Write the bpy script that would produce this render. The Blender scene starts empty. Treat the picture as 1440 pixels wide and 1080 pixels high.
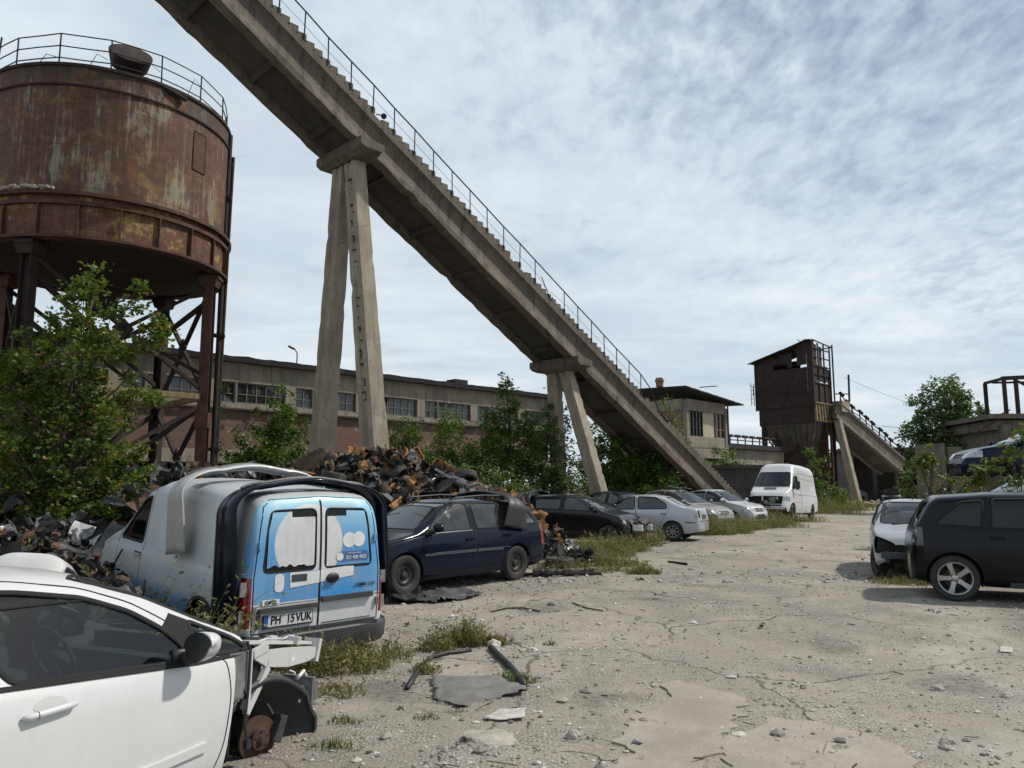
import bpy, bmesh, math, random
import numpy as np
from mathutils import Vector, Matrix, Euler
from mathutils.bvhtree import BVHTree
from mathutils import noise as mnoise
random.seed(7); RNG = np.random.default_rng(7)
SC = bpy.context.scene; COL = SC.collection
R = math.radians; PI = math.pi

# ---------------------------------------------------------------- camera
EYE = 1.72; FPX = 1082.0; PITCH = math.atan(142/FPX)
cd = bpy.data.cameras.new('camera'); cam = bpy.data.objects.new('camera', cd); COL.objects.link(cam)
cam.location = (0, 0, EYE); cam.rotation_euler = (PI/2 + PITCH, 0, 0)
cd.sensor_width = 36; cd.lens = 36*FPX/1440; cd.clip_end = 3000; cd.clip_start = 0.05
SC.camera = cam
_f = Vector((0, math.cos(PITCH), math.sin(PITCH))); _u = Vector((0, -math.sin(PITCH), math.cos(PITCH)))
def at(px, py, Y):
    """survey helper: the world point at distance Y along the view direction of a survey reading"""
    d = _f + Vector((1, 0, 0))*((px-720)/FPX) + _u*((540-py)/FPX)
    return Vector((0, 0, EYE)) + d*(Y/d.y)
def gr(px, py, z=0):
    d = _f + Vector((1, 0, 0))*((px-720)/FPX) + _u*((540-py)/FPX)
    return Vector((0, 0, EYE)) + d*((z-EYE)/d.z)

# ---------------------------------------------------------------- tagging
def tag(o, label=None, cat=None, group=None, kind=None):
    if label: o['label'] = label
    if cat: o['category'] = cat
    if group: o['group'] = group
    if kind: o['kind'] = kind
    return o
def empty(name, loc=(0, 0, 0), rot=(0, 0, 0), label=None, cat=None, group=None):
    o = bpy.data.objects.new(name, None); COL.objects.link(o)
    o.location = loc; o.rotation_euler = rot; o.empty_display_size = .3
    return tag(o, label, cat, group)
def copy_tree(o, parent=None):
    c = o.copy(); COL.objects.link(c); c.parent = parent
    for ch in o.children: copy_tree(ch, c)
    return c

# ---------------------------------------------------------------- mesh builder
class MB:
    def __init__(s): s.v = []; s.f = []; s.m = []; s.off = Vector((0, 0, 0))
    def add(s, vs, fs, mi=0):
        n = len(s.v); s.v += [tuple(v) for v in vs]; s.f += [tuple(n+i for i in f) for f in fs]; s.m += [mi]*len(fs); return s
    def box(s, c, sz, rot=None, mi=0, taper=1.0):
        x, y, z = sz[0]/2, sz[1]/2, sz[2]/2; t = taper
        P = [Vector(p) for p in ((-x,-y,-z),(x,-y,-z),(x,y,-z),(-x,y,-z),(-x*t,-y*t,z),(x*t,-y*t,z),(x*t,y*t,z),(-x*t,y*t,z))]
        if rot is not None:
            M = rot if isinstance(rot, Matrix) else Euler(rot).to_matrix()
            P = [M @ p for p in P]
        c = Vector(c)
        return s.add([p+c for p in P], [(0,3,2,1),(4,5,6,7),(0,1,5,4),(1,2,6,5),(2,3,7,6),(3,0,4,7)], mi)
    def bar(s, a, b, w, h=None, up=(0, 0, 1), mi=0, w2=None, h2=None, jit=0, seg=1):
        """rectangular bar from a to b; w across, h along up"""
        a, b = Vector(a), Vector(b); h = w if h is None else h
        d = (b-a).normalized(); up = Vector(up)
        x = d.cross(up)
        if x.length < 1e-3: x = d.cross(Vector((1, 0, 0)))
        x.normalize(); y = x.cross(d).normalized()
        w2 = w if w2 is None else w2; h2 = h if h2 is None else h2
        P = []; F = []
        for i in range(seg+1):
            t = i/seg; W = (w+(w2-w)*t)/2; H = (h+(h2-h)*t)/2; c = a.lerp(b, t)
            for sx, sy in ((-1,-1),(1,-1),(1,1),(-1,1)):
                j = Vector((random.uniform(-jit, jit) for _ in range(3))) if jit else Vector((0,0,0))
                P.append(c + x*W*sx + y*H*sy + j)
        for i in range(seg):
            k = i*4
            for q in range(4): F.append((k+q, k+(q+1)%4, k+4+(q+1)%4, k+4+q))
        F.append((3,2,1,0)); k = seg*4; F.append((k,k+1,k+2,k+3))
        return s.add(P, F, mi)
    def tube(s, pts, r, n=8, mi=0, cap=True, closed=False):
        pts = [Vector(p) for p in pts]; m = len(pts); rr = r if hasattr(r, '__len__') else [r]*m
        P = []; F = []; px = None
        for i, p in enumerate(pts):
            if closed: d = pts[(i+1) % m]-pts[i-1]
            else: d = pts[min(i+1, m-1)]-pts[max(i-1, 0)]
            if d.length < 1e-9: d = Vector((0, 0, 1))
            d.normalize()
            if px is None:
                px = d.cross(Vector((0, 0, 1)))
                if px.length < .05: px = d.cross(Vector((1, 0, 0)))
            else:
                px = px - d*px.dot(d)
                if px.length < 1e-6: px = d.cross(Vector((0, .3, 1)))
            px.normalize(); py = d.cross(px)
            for k in range(n):
                a = 2*PI*k/n; P.append(p + (px*math.cos(a)+py*math.sin(a))*rr[i])
        for i in range(m if closed else m-1):
            A = i*n; B = ((i+1) % m)*n
            for k in range(n): F.append((A+k, A+(k+1) % n, B+(k+1) % n, B+k))
        if cap and not closed: F.append(tuple(range(n-1, -1, -1))); F.append(tuple((m-1)*n+k for k in range(n)))
        return s.add(P, F, mi)
    def lathe(s, prof, n=24, axis='z', c=(0, 0, 0), mi=0, a0=0, a1=2*PI):
        """prof: (radius, height) list"""
        P = []; F = []; full = abs(a1-a0-2*PI) < 1e-6; N = n if full else n+1; c = Vector(c)
        for r_, h in prof:
            for k in range(N):
                a = a0+(a1-a0)*k/n; x, y = r_*math.cos(a), r_*math.sin(a)
                P.append(c + Vector({'z': (x, y, h), 'y': (x, h, y), 'x': (h, x, y)}[axis]))
        for i in range(len(prof)-1):
            for k in range(n):
                k2 = (k+1) % N; F.append((i*N+k, i*N+k2, (i+1)*N+k2, (i+1)*N+k))
        return s.add(P, F, mi)
    def prism(s, poly, vec, mi=0):
        """closed polygon (3d points) extruded by vec"""
        n = len(poly); vec = Vector(vec); P = [Vector(p) for p in poly]; P += [p+vec for p in P]
        F = [tuple(range(n-1, -1, -1)), tuple(range(n, 2*n))] + [(i, (i+1) % n, n+(i+1) % n, n+i) for i in range(n)]
        return s.add(P, F, mi)
    def grid(s, fn, nu, nv, mi=0):
        P = [Vector(fn(i/nu, j/nv)) for i in range(nu+1) for j in range(nv+1)]
        F = [(i*(nv+1)+j, (i+1)*(nv+1)+j, (i+1)*(nv+1)+j+1, i*(nv+1)+j+1) for i in range(nu) for j in range(nv)]
        return s.add(P, F, mi)
    def quad(s, a, b, c, d, mi=0): return s.add([a, b, c, d], [(0, 1, 2, 3)], mi)
    def build(s, name, mat, parent=None, world=False, smooth=False, ang=None, **kw):
        """link as ONE mesh; world=True: vertices were given in world space"""
        V = [Vector(v) for v in s.v]
        loc = Vector((0, 0, 0))
        if world:
            if parent is not None:
                M = Matrix.Identity(4); q = parent
                while q is not None: M = (Matrix.Translation(q.location) @ q.rotation_euler.to_matrix().to_4x4()) @ M; q = q.parent
                Mi = M.inverted(); V = [Mi @ v for v in V]
            elif V:
                xs = [v.x for v in V]; ys = [v.y for v in V]; zs = [v.z for v in V]
                loc = Vector(((min(xs)+max(xs))/2, (min(ys)+max(ys))/2, min(zs))); V = [v-loc for v in V]
        me = bpy.data.meshes.new(name); me.from_pydata(V, [], s.f)
        mats = mat if isinstance(mat, (list, tuple)) else [mat]
        for m in mats: me.materials.append(m)
        if len(mats) > 1: me.polygons.foreach_set('material_index', s.m)
        if smooth: me.polygons.foreach_set('use_smooth', [True]*len(s.f))
        me.update()
        if ang is not None:
            bm = bmesh.new(); bm.from_mesh(me); bmesh.ops.remove_doubles(bm, verts=bm.verts, dist=1e-5); bmesh.ops.recalc_face_normals(bm, faces=bm.faces)
            for e in bm.edges:
                if len(e.link_faces) == 2 and e.calc_face_angle(0) > R(ang): e.smooth = False
            for f in bm.faces: f.smooth = True
            bm.to_mesh(me); bm.free()
        o = bpy.data.objects.new(name, me); COL.objects.link(o); o.location = loc
        if parent is not None: o.parent = parent
        return tag(o, **kw)

# ---------------------------------------------------------------- materials
PB = {}; M = {}
class NT:
    def __init__(s, name):
        s.m = bpy.data.materials.new(name); s.m.use_nodes = True; s.t = s.m.node_tree; s.t.nodes.clear()
        s.out = s.n('ShaderNodeOutputMaterial')
    def n(s, typ, **kw):
        d = s.t.nodes.new(typ)
        for k, v in kw.items():
            if k in d.inputs.keys() if isinstance(k, str) else False: d.inputs[k].default_value = v
            else: setattr(d, k, v)
        return d
    def l(s, a, b): s.t.links.new(a, b)
    def coord(s, kind='Object', scale=(1, 1, 1), rot=(0, 0, 0)):
        if kind == 'World':
            g = s.n('ShaderNodeNewGeometry'); src = g.outputs['Position']
        else: src = s.n('ShaderNodeTexCoord').outputs[kind]
        mp = s.n('ShaderNodeMapping'); mp.inputs['Scale'].default_value = scale; mp.inputs['Rotation'].default_value = rot
        s.l(src, mp.inputs['Vector']); return mp.outputs['Vector']
    def noise(s, vec, scale, detail=5, rough=.6, dist=0):
        d = s.n('ShaderNodeTexNoise'); d.inputs['Scale'].default_value = scale; d.inputs['Detail'].default_value = detail
        d.inputs['Roughness'].default_value = rough; d.inputs['Distortion'].default_value = dist; s.l(vec, d.inputs['Vector']); return d.outputs['Fac']
    def ramp(s, fac, stops, interp='LINEAR'):
        d = s.n('ShaderNodeValToRGB'); d.color_ramp.interpolation = interp; e = d.color_ramp.elements
        while len(e) < len(stops): e.new(.5)
        for i, (p, c) in enumerate(stops):
            e[i].position = p; e[i].color = (c, c, c, 1) if isinstance(c, (int, float)) else (*c, 1)
        s.l(fac, d.inputs['Fac']); return d.outputs['Color']
    def mix(s, a, b, fac, mode='MIX'):
        d = s.n('ShaderNodeMix', data_type='RGBA', blend_type=mode)
        for i, v in ((0, fac), (6, a), (7, b)):
            if isinstance(v, bpy.types.NodeSocket): s.l(v, d.inputs[i])
            elif i == 0: d.inputs[0].default_value = v
            else: d.inputs[i].default_value = (*v, 1) if len(v) == 3 else v
        return d.outputs[2]
    def math(s, op, a, b=None, c=None, clamp=False):
        d = s.n('ShaderNodeMath', operation=op, use_clamp=clamp)
        for i, v in enumerate((a, b, c)):
            if v is None: continue
            if isinstance(v, bpy.types.NodeSocket): s.l(v, d.inputs[i])
            else: d.inputs[i].default_value = v
        return d.outputs[0]
    def bsdf(s, color, rough=.8, metal=0, bump=None, bstr=.5, bdist=.02, coat=0, spec=.5, normal=None, **kw):
        p = s.n('ShaderNodeBsdfPrincipled')
        def setv(k, v):
            if isinstance(v, bpy.types.NodeSocket): s.l(v, p.inputs[k])
            elif k == 'Base Color': p.inputs[k].default_value = (*v, 1)
            else: p.inputs[k].default_value = v
        setv('Base Color', color); setv('Roughness', rough); setv('Metallic', metal); setv('Specular IOR Level', spec)
        if coat: setv('Coat Weight', coat); p.inputs['Coat Roughness'].default_value = .06
        for k, v in kw.items(): setv(k, v)
        if bump is not None:
            b = s.n('ShaderNodeBump'); b.inputs['Strength'].default_value = bstr; b.inputs['Distance'].default_value = bdist
            s.l(bump, b.inputs['Height']); s.l(b.outputs['Normal'], p.inputs['Normal'])
        s.l(p.outputs[0], s.out.inputs['Surface']); return p

def simple(name, col, rough=.7, metal=0, var=.25, scale=3, bump=.0, coat=0, spec=.5, kind='Object'):
    t = NT(name); v = t.coord(kind); n = t.noise(v, scale, 6)
    c = t.mix(tuple(x*(1-var) for x in col), tuple(min(1, x*(1+var)) for x in col), t.ramp(n, [(.3, 0), (.7, 1)]))
    n2 = t.noise(v, scale*12, 4)
    t.bsdf(c, rough, metal, bump=n2 if bump else None, bstr=bump, coat=coat, spec=spec); return t.m

def paint(name, col, dust=(.33, .30, .26), dustamt=.35, rough=.24, metal=0.0, coat=.8, zd=.35, shell=False, spec=.5):
    if not shell: PB[name] = paint(name+'_body', col, dust, dustamt, rough, metal, coat, zd, True, spec)
    """car paint with road dust lying on it and dirt thrown up the sills"""
    t = NT(name); v = t.coord('Object'); sp = t.n('ShaderNodeSeparateXYZ'); t.l(v, sp.inputs[0])
    dustamt = dustamt*.75; n = t.noise(v, 2.2, 7, .65); n2 = t.noise(v, 38, 5, .7); st = t.noise(t.coord('Object', (6, 6, .8)), 3, 5)
    low = t.math('MULTIPLY', t.math('SUBTRACT', zd, sp.outputs['Z'], clamp=True), 2.2)
    d = t.math('MULTIPLY', t.ramp(n, [(.35, .15), (.75, 1)]), dustamt)
    d = t.math('ADD', d, t.math('MULTIPLY', t.ramp(st, [(.45, 0), (.75, 1)]), dustamt*.5))
    d = t.math('ADD', d, low, clamp=True)
    d = t.math('MULTIPLY', d, t.ramp(n2, [(.25, .55), (.7, 1)]), clamp=True)
    g = t.n('ShaderNodeNewGeometry'); gs = t.n('ShaderNodeSeparateXYZ'); t.l(g.outputs['Normal'], gs.inputs[0])
    up = t.math('MULTIPLY', t.math('MAXIMUM', gs.outputs['Z'], 0), dustamt*.7)
    d = t.math('MINIMUM', t.math('ADD', d, up), .85)
    c = t.mix(col, dust, d)
    if shell: c = t.mix(c, (.03, .03, .032), g.outputs['Backfacing'])
    r_ = t.math('ADD', rough, t.math('MULTIPLY', d, .55))
    cw = t.math('SUBTRACT', coat, t.math('MULTIPLY', d, coat*1.1), clamp=True)
    p = t.bsdf(c, r_, metal, bump=t.noise(v, 1.3, 2), bstr=.04, bdist=.05, spec=spec); t.l(cw, p.inputs['Coat Weight']); p.inputs['Coat Roughness'].default_value = .08
    return t.m

def glass(name, tint=(.35, .42, .40), dirty=.12, rough=.03, gl_=1.15):
    t = NT(name); v = t.coord('Object'); n = t.noise(v, 5, 6, .7); n2 = t.noise(t.coord('Object', (3, 3, .5)), 4, 4)
    tr = t.n('ShaderNodeBsdfTransparent'); tr.inputs[0].default_value = (*tint, 1)
    gl = t.n('ShaderNodeBsdfGlossy'); gl.inputs['Roughness'].default_value = rough; gl.inputs[0].default_value = (.9, .95, .95, 1)
    df = t.n('ShaderNodeBsdfDiffuse'); df.inputs[0].default_value = (.22, .22, .21, 1)
    fr = t.n('ShaderNodeFresnel'); fr.inputs['IOR'].default_value = 1.6
    m1 = t.n('ShaderNodeMixShader'); t.l(t.math('ADD', t.math('MULTIPLY', fr.outputs[0], gl_), .01, clamp=True), m1.inputs[0]); t.l(tr.outputs[0], m1.inputs[1]); t.l(gl.outputs[0], m1.inputs[2])
    m2 = t.n('ShaderNodeMixShader'); t.l(t.math('MULTIPLY', t.math('MULTIPLY', t.ramp(n, [(.3, .2), (.75, 1)]), t.ramp(n2, [(.3, .5), (.7, 1)])), dirty*2, clamp=True), m2.inputs[0])
    t.l(m1.outputs[0], m2.inputs[1]); t.l(df.outputs[0], m2.inputs[2]); t.l(m2.outputs[0], t.out.inputs['Surface']); return t.m

M['rubber'] = simple('tyre_rubber', (.028, .027, .026), .85, var=.35, scale=6, bump=.25)
M['dusty_rubber'] = simple('dusty_rubber', (.055, .052, .048), .9, var=.4, scale=5, bump=.3)
M['blackplastic'] = simple('black_plastic', (.022, .023, .025), .5, var=.3, scale=4, bump=.15)
M['greyplastic'] = simple('grey_bumper_plastic', (.045, .048, .055), .55, var=.3, scale=4, bump=.2)
M['seal'] = simple('rubber_seal', (.006, .006, .006), .85, var=.2)
M['gap'] = simple('panel_gap', (.006, .006, .006), .9, var=.1)
M['interior'] = simple('cabin_trim', (.03, .031, .033), .8, var=.3)
M['seatfab'] = simple('seat_fabric', (.05, .05, .055), .95, var=.3, scale=20)
M['steelrim'] = simple('steel_rim', (.05, .046, .042), .6, .3, var=.4, scale=8, bump=.2)
M['alloy'] = simple('alloy_rim', (.36, .36, .36), .38, .85, var=.2, scale=6)
M['alloydull'] = simple('dull_alloy_rim', (.25, .25, .25), .5, .6, var=.3, scale=6)
M['chrome'] = simple('worn_chrome', (.45, .45, .46), .25, .9, var=.2)
M['lampglass'] = simple('lamp_lens', (.34, .35, .36), .12, .45, var=.5, scale=14, coat=.8)
M['smokelens'] = simple('smoked_lens', (.05, .05, .055), .12, .2, var=.6, scale=10, coat=.8)
M['redlens'] = simple('red_lens', (.20, .008, .008), .2, 0, var=.5, scale=22, coat=.7)
M['amber'] = simple('amber_lens', (.4, .12, .01), .2, 0, coat=.6)
M['underbody'] = simple('underbody', (.02, .018, .016), .9, var=.5, scale=6, bump=.3)
M['baremetal'] = simple('bare_metal', (.30, .30, .30), .4, .7, var=.35, scale=9, bump=.15)
M['white_metal'] = paint('dirty_white_metal', (.50, .51, .51), dustamt=.45, rough=.5, coat=.15, zd=.1)
M['rustdisc'] = simple('rusty_disc', (.085, .050, .036), .75, .45, var=.4, scale=14, bump=.35)
M['caliper'] = simple('caliper_iron', (.07, .065, .065), .7, .5, var=.4, scale=20, bump=.4)
M['white'] = paint('white_paint', (.60, .615, .62), dustamt=.34, rough=.3, zd=.1)
M['vanwhite'] = paint('van_white_paint', (.60, .61, .62), dustamt=.25, rough=.35, zd=.55)
M['navy'] = paint('navy_paint', (.0022, .0055, .016), dust=(.05, .05, .05), dustamt=.12, rough=.16, coat=.12, zd=.26, spec=.26)
M['black'] = paint('black_paint', (.004, .004, .005), dust=(.05, .05, .048), dustamt=.08, rough=.22, spec=.3, coat=.25, zd=.3)
M['mpvblack'] = paint('dusty_black_paint', (.0022, .0025, .004), dust=(.035, .036, .038), dustamt=.08, rough=.16, coat=.06, zd=.10, spec=.24)
M['navycover'] = paint('navy_cover_paint', (.0016, .0035, .012), dust=(.04, .04, .04), dustamt=.06, rough=.2, coat=.06, zd=-9, spec=.16)
M['bluecar'] = paint('dark_blue_paint', (.003, .006, .024), dust=(.05, .05, .05), dustamt=.03, rough=.2, coat=.05, zd=.05, spec=.2)
M['silver'] = paint('silver_paint', (.42, .44, .46), dustamt=.22, rough=.32, metal=.35, zd=.35)
M['silver2'] = paint('pale_silver_paint', (.42, .44, .45), dustamt=.3, rough=.35, metal=.3, zd=.35)
M['brown'] = paint('brown_grey_paint', (.09, .085, .082), dustamt=.45, rough=.35, metal=.3, zd=.4)
M['red'] = paint('red_paint', (.16, .02, .02), dustamt=.4)
M['glass'] = glass('car_glass', (.50, .62, .60), .015, gl_=.85)
M['glassdark'] = glass('tinted_glass', (.035, .045, .045), .015, gl_=.55)
M['glassmid'] = glass('dusty_glass', (.32, .38, .37), .09)
M['glassclear'] = glass('light_glass', (.5, .56, .55), .16)
M['textblack'] = simple('black_lettering', (.008, .008, .01), .5, var=.05)
M['platewhite'] = simple('plate_white', (.62, .63, .62), .5, var=.12, scale=12)
M['plateblue'] = simple('plate_blue', (.02, .08, .30), .5, var=.1)
M['whitevinyl'] = simple('white_vinyl', (.66, .67, .66), .5, var=.08, scale=5)
M['navyvinyl'] = simple('navy_vinyl', (.05, .13, .30), .5, var=.15)
for k_ in list(M):
    if M[k_].name in PB: M[k_+'_body'] = PB[M[k_].name]
# ================================================================ vehicles
def smooth_curve(pts, xs, sig=.025):
    pts = sorted(pts); px = [p[0] for p in pts]; pz = [p[1] for p in pts]
    lo, hi = px[0]-.2, px[-1]+.2; g = np.arange(lo, hi, .005); v = np.interp(g, px, pz)
    if sig > 0:
        k = np.arange(-int(3*sig/.005), int(3*sig/.005)+1)*.005; w = np.exp(-k*k/(2*sig*sig)); w /= w.sum()
        n = len(k)//2; v = np.convolve(np.pad(v, n, mode='edge'), w, 'valid')
    return np.interp(xs, g, v)

def in_poly(x, y, poly):
    c = False; n = len(poly); j = n-1
    for i in range(n):
        xi, yi = poly[i]; xj, yj = poly[j]
        if (yi > y) != (yj > y) and x < (xj-xi)*(y-yi)/(yj-yi)+xi: c = not c
        j = i
    return c
def rounded(poly, r=.04, n=3):
    out = []; m = len(poly)
    for i in range(m):
        p = Vector(poly[i]).to_2d(); a = Vector(poly[i-1]).to_2d(); b = Vector(poly[(i+1) % m]).to_2d()
        ra = min(r, (a-p).length*.45); rb = min(r, (b-p).length*.45)
        A = p+(a-p).normalized()*ra; B = p+(b-p).normalized()*rb
        for k in range(n+1):
            t = k/n; out.append(tuple(A*(1-t)**2 + p*2*t*(1-t) + B*t*t))
    return out
def circle(cx, cz, r, n=20): return [(cx+r*math.cos(2*PI*k/n), cz+r*math.sin(2*PI*k/n)) for k in range(n)]

def body_shell(sp):
    L = sp['L']; xr, xf = sp['top'][0][0], sp['top'][-1][0]
    xs = set(np.round(np.arange(xr, xf, sp.get('step', .06)), 4)); xs |= {xr, xf}
    for k in (.01, .025, .045, .075, .11, .15): xs.add(xr+k); xs.add(xf-k)
    for p in sp['top']: xs.add(p[0])
    xs = sorted(xs); q = [xs[0]]
    for x in xs[1:]:
        if x-q[-1] > .006: q.append(x)
    xs = np.array(q)
    sg = sp.get('sig', .03)
    zt = smooth_curve(sp['top'], xs, sg*.6); zb = smooth_curve(sp['bot'], xs, sg); bl = smooth_curve(sp['belt'], xs, sg); w = smooth_curve(sp['plan'], xs, .02)
    H = max(p[1] for p in sp['top']); tum = sp.get('tumble', .16); crown = sp.get('crown', .05); rr = sp.get('rr', .08)
    sill = sp.get('sill', .05); waist = sp.get('waist', .015); spans = sp.get('spans', (3, 5, 4, 2, 2, 9, 3, 6))
    rings = []
    for x, T, B, S, W in zip(xs, zt, zb, bl, w):
        T = max(T, B+.08); S = min(S, T-.012); mid = B+(S-B)*.5
        g = max(0, min(1, (T-S)/(H-S-.0001))) if H-S > .1 else 0
        wr = W*.965 - tum*g; cr = crown*(.35+.65*g); e = min(rr, (T-S)*.35)
        P = [(W-sill, B), (W-.008, B+(S-B)*.16), (W, mid), (W*.992-waist*.3, S-(S-B)*.14), (W*.965-waist*.5, S),
             (W*.955-waist*.5 - .0*g, S+.004), (wr, T-cr-e), (wr-e*.9, T-cr*.9), (0, T)]
        pts = []
        for i, n in enumerate(spans):
            a, b = P[i], P[i+1]
            for k in range(n):
                t = k/n
                pts.append((a[0]+(b[0]-a[0])*t, a[1]+(b[1]-a[1])*t))
        pts.append(P[-1])
        # roof crown parabola over last span
        n = spans[-1]; a = P[7]
        for k in range(n+1):
            t = k/n; y = a[0]*(1-t); pts[-1-n+k] = (y, T - (T-a[1])*(y/max(a[0], 1e-6))**2)
        # side glass bulge
        A = np.array(pts); keep = A.copy()
        for _ in range(2):
            Bm = A.copy(); Bm[1:-1] = A[1:-1]*.5+(A[:-2]+A[2:])*.25; A = Bm
        A[0] = keep[0]; A[-1] = (0, keep[-1][1])
        rings.append(A)
    bm = bmesh.new(); n = len(rings[0]); V = []
    for x, A in zip(xs, rings):
        rt = [bm.verts.new((x, -a[0], a[1])) for a in A]
        lf = [bm.verts.new((x, a[0], a[1])) for a in A[:-1]]
        V.append((rt, lf + [rt[-1]]))
    for i in range(len(xs)-1):
        for s in (0, 1):
            a, b = V[i][s], V[i+1][s]
            for j in range(n-1):
                f = (a[j], b[j], b[j+1], a[j+1]) if s == 0 else (a[j], a[j+1], b[j+1], b[j])
                bm.faces.new(f)
    for e in (0, -1):
        r_, l_ = V[e]
        for j in range(n-1):
            f = [r_[j], r_[j+1], l_[j+1], l_[j]]
            if j == n-2: f = [r_[j], r_[j+1], l_[j]]
            if e == -1: f.reverse()
            # subdivide the cap across so that regions can be cut out of it
            bm.faces.new(f)
    capf = [f for f in bm.faces if abs(f.normal.x) > .9 or f.calc_area() < 0]
    bm.normal_update()
    # orientation: make outward
    bmesh.ops.recalc_face_normals(bm, faces=bm.faces); bm.normal_update()
    f = max(bm.faces, key=lambda f: f.calc_center_median().z)
    if f.normal.z < 0: bmesh.ops.reverse_faces(bm, faces=bm.faces)
    bm.normal_update()
    return bm

def face_in(f, rg, c=None):
    c = f.calc_center_median(); n = f.normal
    x0, x1 = rg.get('xr', (-99, 99))
    if not (x0 <= c.x <= x1): return False
    if rg['view'] == 'side':
        if 'sgn' in rg and c.y*rg['sgn'] < 0: return False
        if abs(n.y) < rg.get('nmin', .25): return False
        return in_poly(c.x, c.z, rg['poly'])
    if rg['view'] == 'front':
        if 'nx' in rg and n.x*rg['nx'] < .08: return False
        return in_poly(c.y, c.z, rg['poly'])
    if rg['view'] == 'top':
        if n.z < .3: return False
        return in_poly(c.x, c.y, rg['poly'])

def cut(bm, rg):
    P = rg['poly']; n = len(P); view = rg['view']; x0, x1 = rg.get('xr', (-99, 99))
    a0 = min(p[0] for p in P); a1 = max(p[0] for p in P); b0 = min(p[1] for p in P); b1 = max(p[1] for p in P); m = .12
    def near():
        out = []
        for f in bm.faces:
            vs = [v.co for v in f.verts]
            fx0 = min(v.x for v in vs); fx1 = max(v.x for v in vs)
            if fx1 < x0-.02 or fx0 > x1+.02: continue
            if view == 'side':
                if abs(f.normal.y) < .1: continue
                if fx1 < a0-.02 or fx0 > a1+.02: continue
                if max(v.z for v in vs) < b0-.02 or min(v.z for v in vs) > b1+.02: continue
                if 'sgn' in rg and vs[0].y*rg['sgn'] < -.01: continue
            elif view == 'front':
                if 'nx' in rg and f.normal.x*rg['nx'] < .05: continue
                if max(v.y for v in vs) < a0-.02 or min(v.y for v in vs) > a1+.02: continue
                if max(v.z for v in vs) < b0-.02 or min(v.z for v in vs) > b1+.02: continue
            else:
                if f.normal.z < .2 or fx1 < a0-.02 or fx0 > a1+.02: continue
            out.append(f)
        return out
    cand = near(); ia, ib = {'side': (0, 2), 'front': (1, 2), 'top': (0, 1)}[view]
    for i in range(n):
        p, q = P[i], P[(i+1) % n]; d = (q[0]-p[0], q[1]-p[1])
        l = math.hypot(*d)
        if l < 1e-5: continue
        nn = (-d[1]/l, d[0]/l)
        if view == 'side': co, no = (p[0], 0, p[1]), (nn[0], 0, nn[1])
        elif view == 'front': co, no = (0, p[0], p[1]), (0, nn[0], nn[1])
        else: co, no = (p[0], p[1], 0), (nn[0], nn[1], 0)
        # only faces that straddle this segment
        fs = []; rest = []
        for f in cand:
            cs = [(v.co[ia], v.co[ib]) for v in f.verts]
            s = [(c[0]-p[0])*nn[0]+(c[1]-p[1])*nn[1] for c in cs]
            if min(s) > -1e-6 or max(s) < 1e-6: rest.append(f); continue
            t = [((c[0]-p[0])*d[0]+(c[1]-p[1])*d[1])/l for c in cs]
            if max(t) < -.01 or min(t) > l+.01: rest.append(f); continue
            fs.append(f)
        if not fs: continue
        geom = set(fs)
        for f in fs: geom |= set(f.edges) | set(f.verts)
        res = bmesh.ops.bisect_plane(bm, geom=list(geom), plane_co=co, plane_no=no, dist=1e-5)
        cand = rest + [g for g in res['geom'] if isinstance(g, bmesh.types.BMFace)]
    if view == 'front' and 'xr' in rg:
        for X in rg['xr']:
            if abs(X) > 5: continue
            fs = [f for f in bm.faces if min(v.co.x for v in f.verts) < X-1e-5 < max(v.co.x for v in f.verts)]
            geom = set(fs)
            for f in fs: geom |= set(f.edges) | set(f.verts)
            if fs: bmesh.ops.bisect_plane(bm, geom=list(geom), plane_co=(X, 0, 0), plane_no=(1, 0, 0), dist=1e-5)
    bm.normal_update()

def ribbon(bvh, poly, view, w, lift=.004, sgn=-1, xside=None, closed=True, step=.04, off=0):
    """strip that follows poly on the body; returns verts, faces"""
    pts = []; n = len(poly); rng_ = range(n if closed else n-1)
    for i in rng_:
        p, q = poly[i], poly[(i+1) % n]; l = math.hypot(q[0]-p[0], q[1]-p[1]); k = max(1, int(l/step))
        for j in range(k): t = j/k; pts.append((p[0]+(q[0]-p[0])*t, p[1]+(q[1]-p[1])*t))
    if not closed: pts.append(poly[-1])
    H = []
    for a, b in pts:
        if view == 'side': o, d = Vector((a, 3*sgn, b)), Vector((0, -sgn, 0))
        elif view == 'front': o, d = Vector((5*xside, a, b)), Vector((-xside, 0, 0))
        else: o, d = Vector((a, b, 5)), Vector((0, 0, -1))
        h, nrm, _, _ = bvh.ray_cast(o, d)
        if h is None: H.append(None); continue
        if nrm.dot(d) > 0: nrm = -nrm
        H.append((h, nrm))
    V = []; F = []; m = len(H); idx = {}
    for i, h in enumerate(H):
        if h is None: continue
        a = H[i-1] or h; b = H[(i+1) % m] or h
        if not closed:
            if i == 0: a = h
            if i == m-1: b = h
        t = (b[0]-a[0])
        if t.length < 1e-6: continue
        t.normalize(); c = t.cross(h[1]).normalized()
        idx[i] = len(V); V += [h[0]+c*(w/2+off)+h[1]*lift, h[0]-c*(w/2-off)+h[1]*lift, h[0]+c*(w/2+off)-h[1]*.004, h[0]-c*(w/2-off)-h[1]*.004]
    for i in (range(m) if closed else range(m-1)):
        j = (i+1) % m
        if i in idx and j in idx and (V[idx[i]]-V[idx[j]]).length < .25:
            a, b = idx[i], idx[j]; F += [(a, a+1, b+1, b), (a+2, a, b, b+2), (a+1, a+3, b+3, b+1)]
    return V, F

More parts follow.
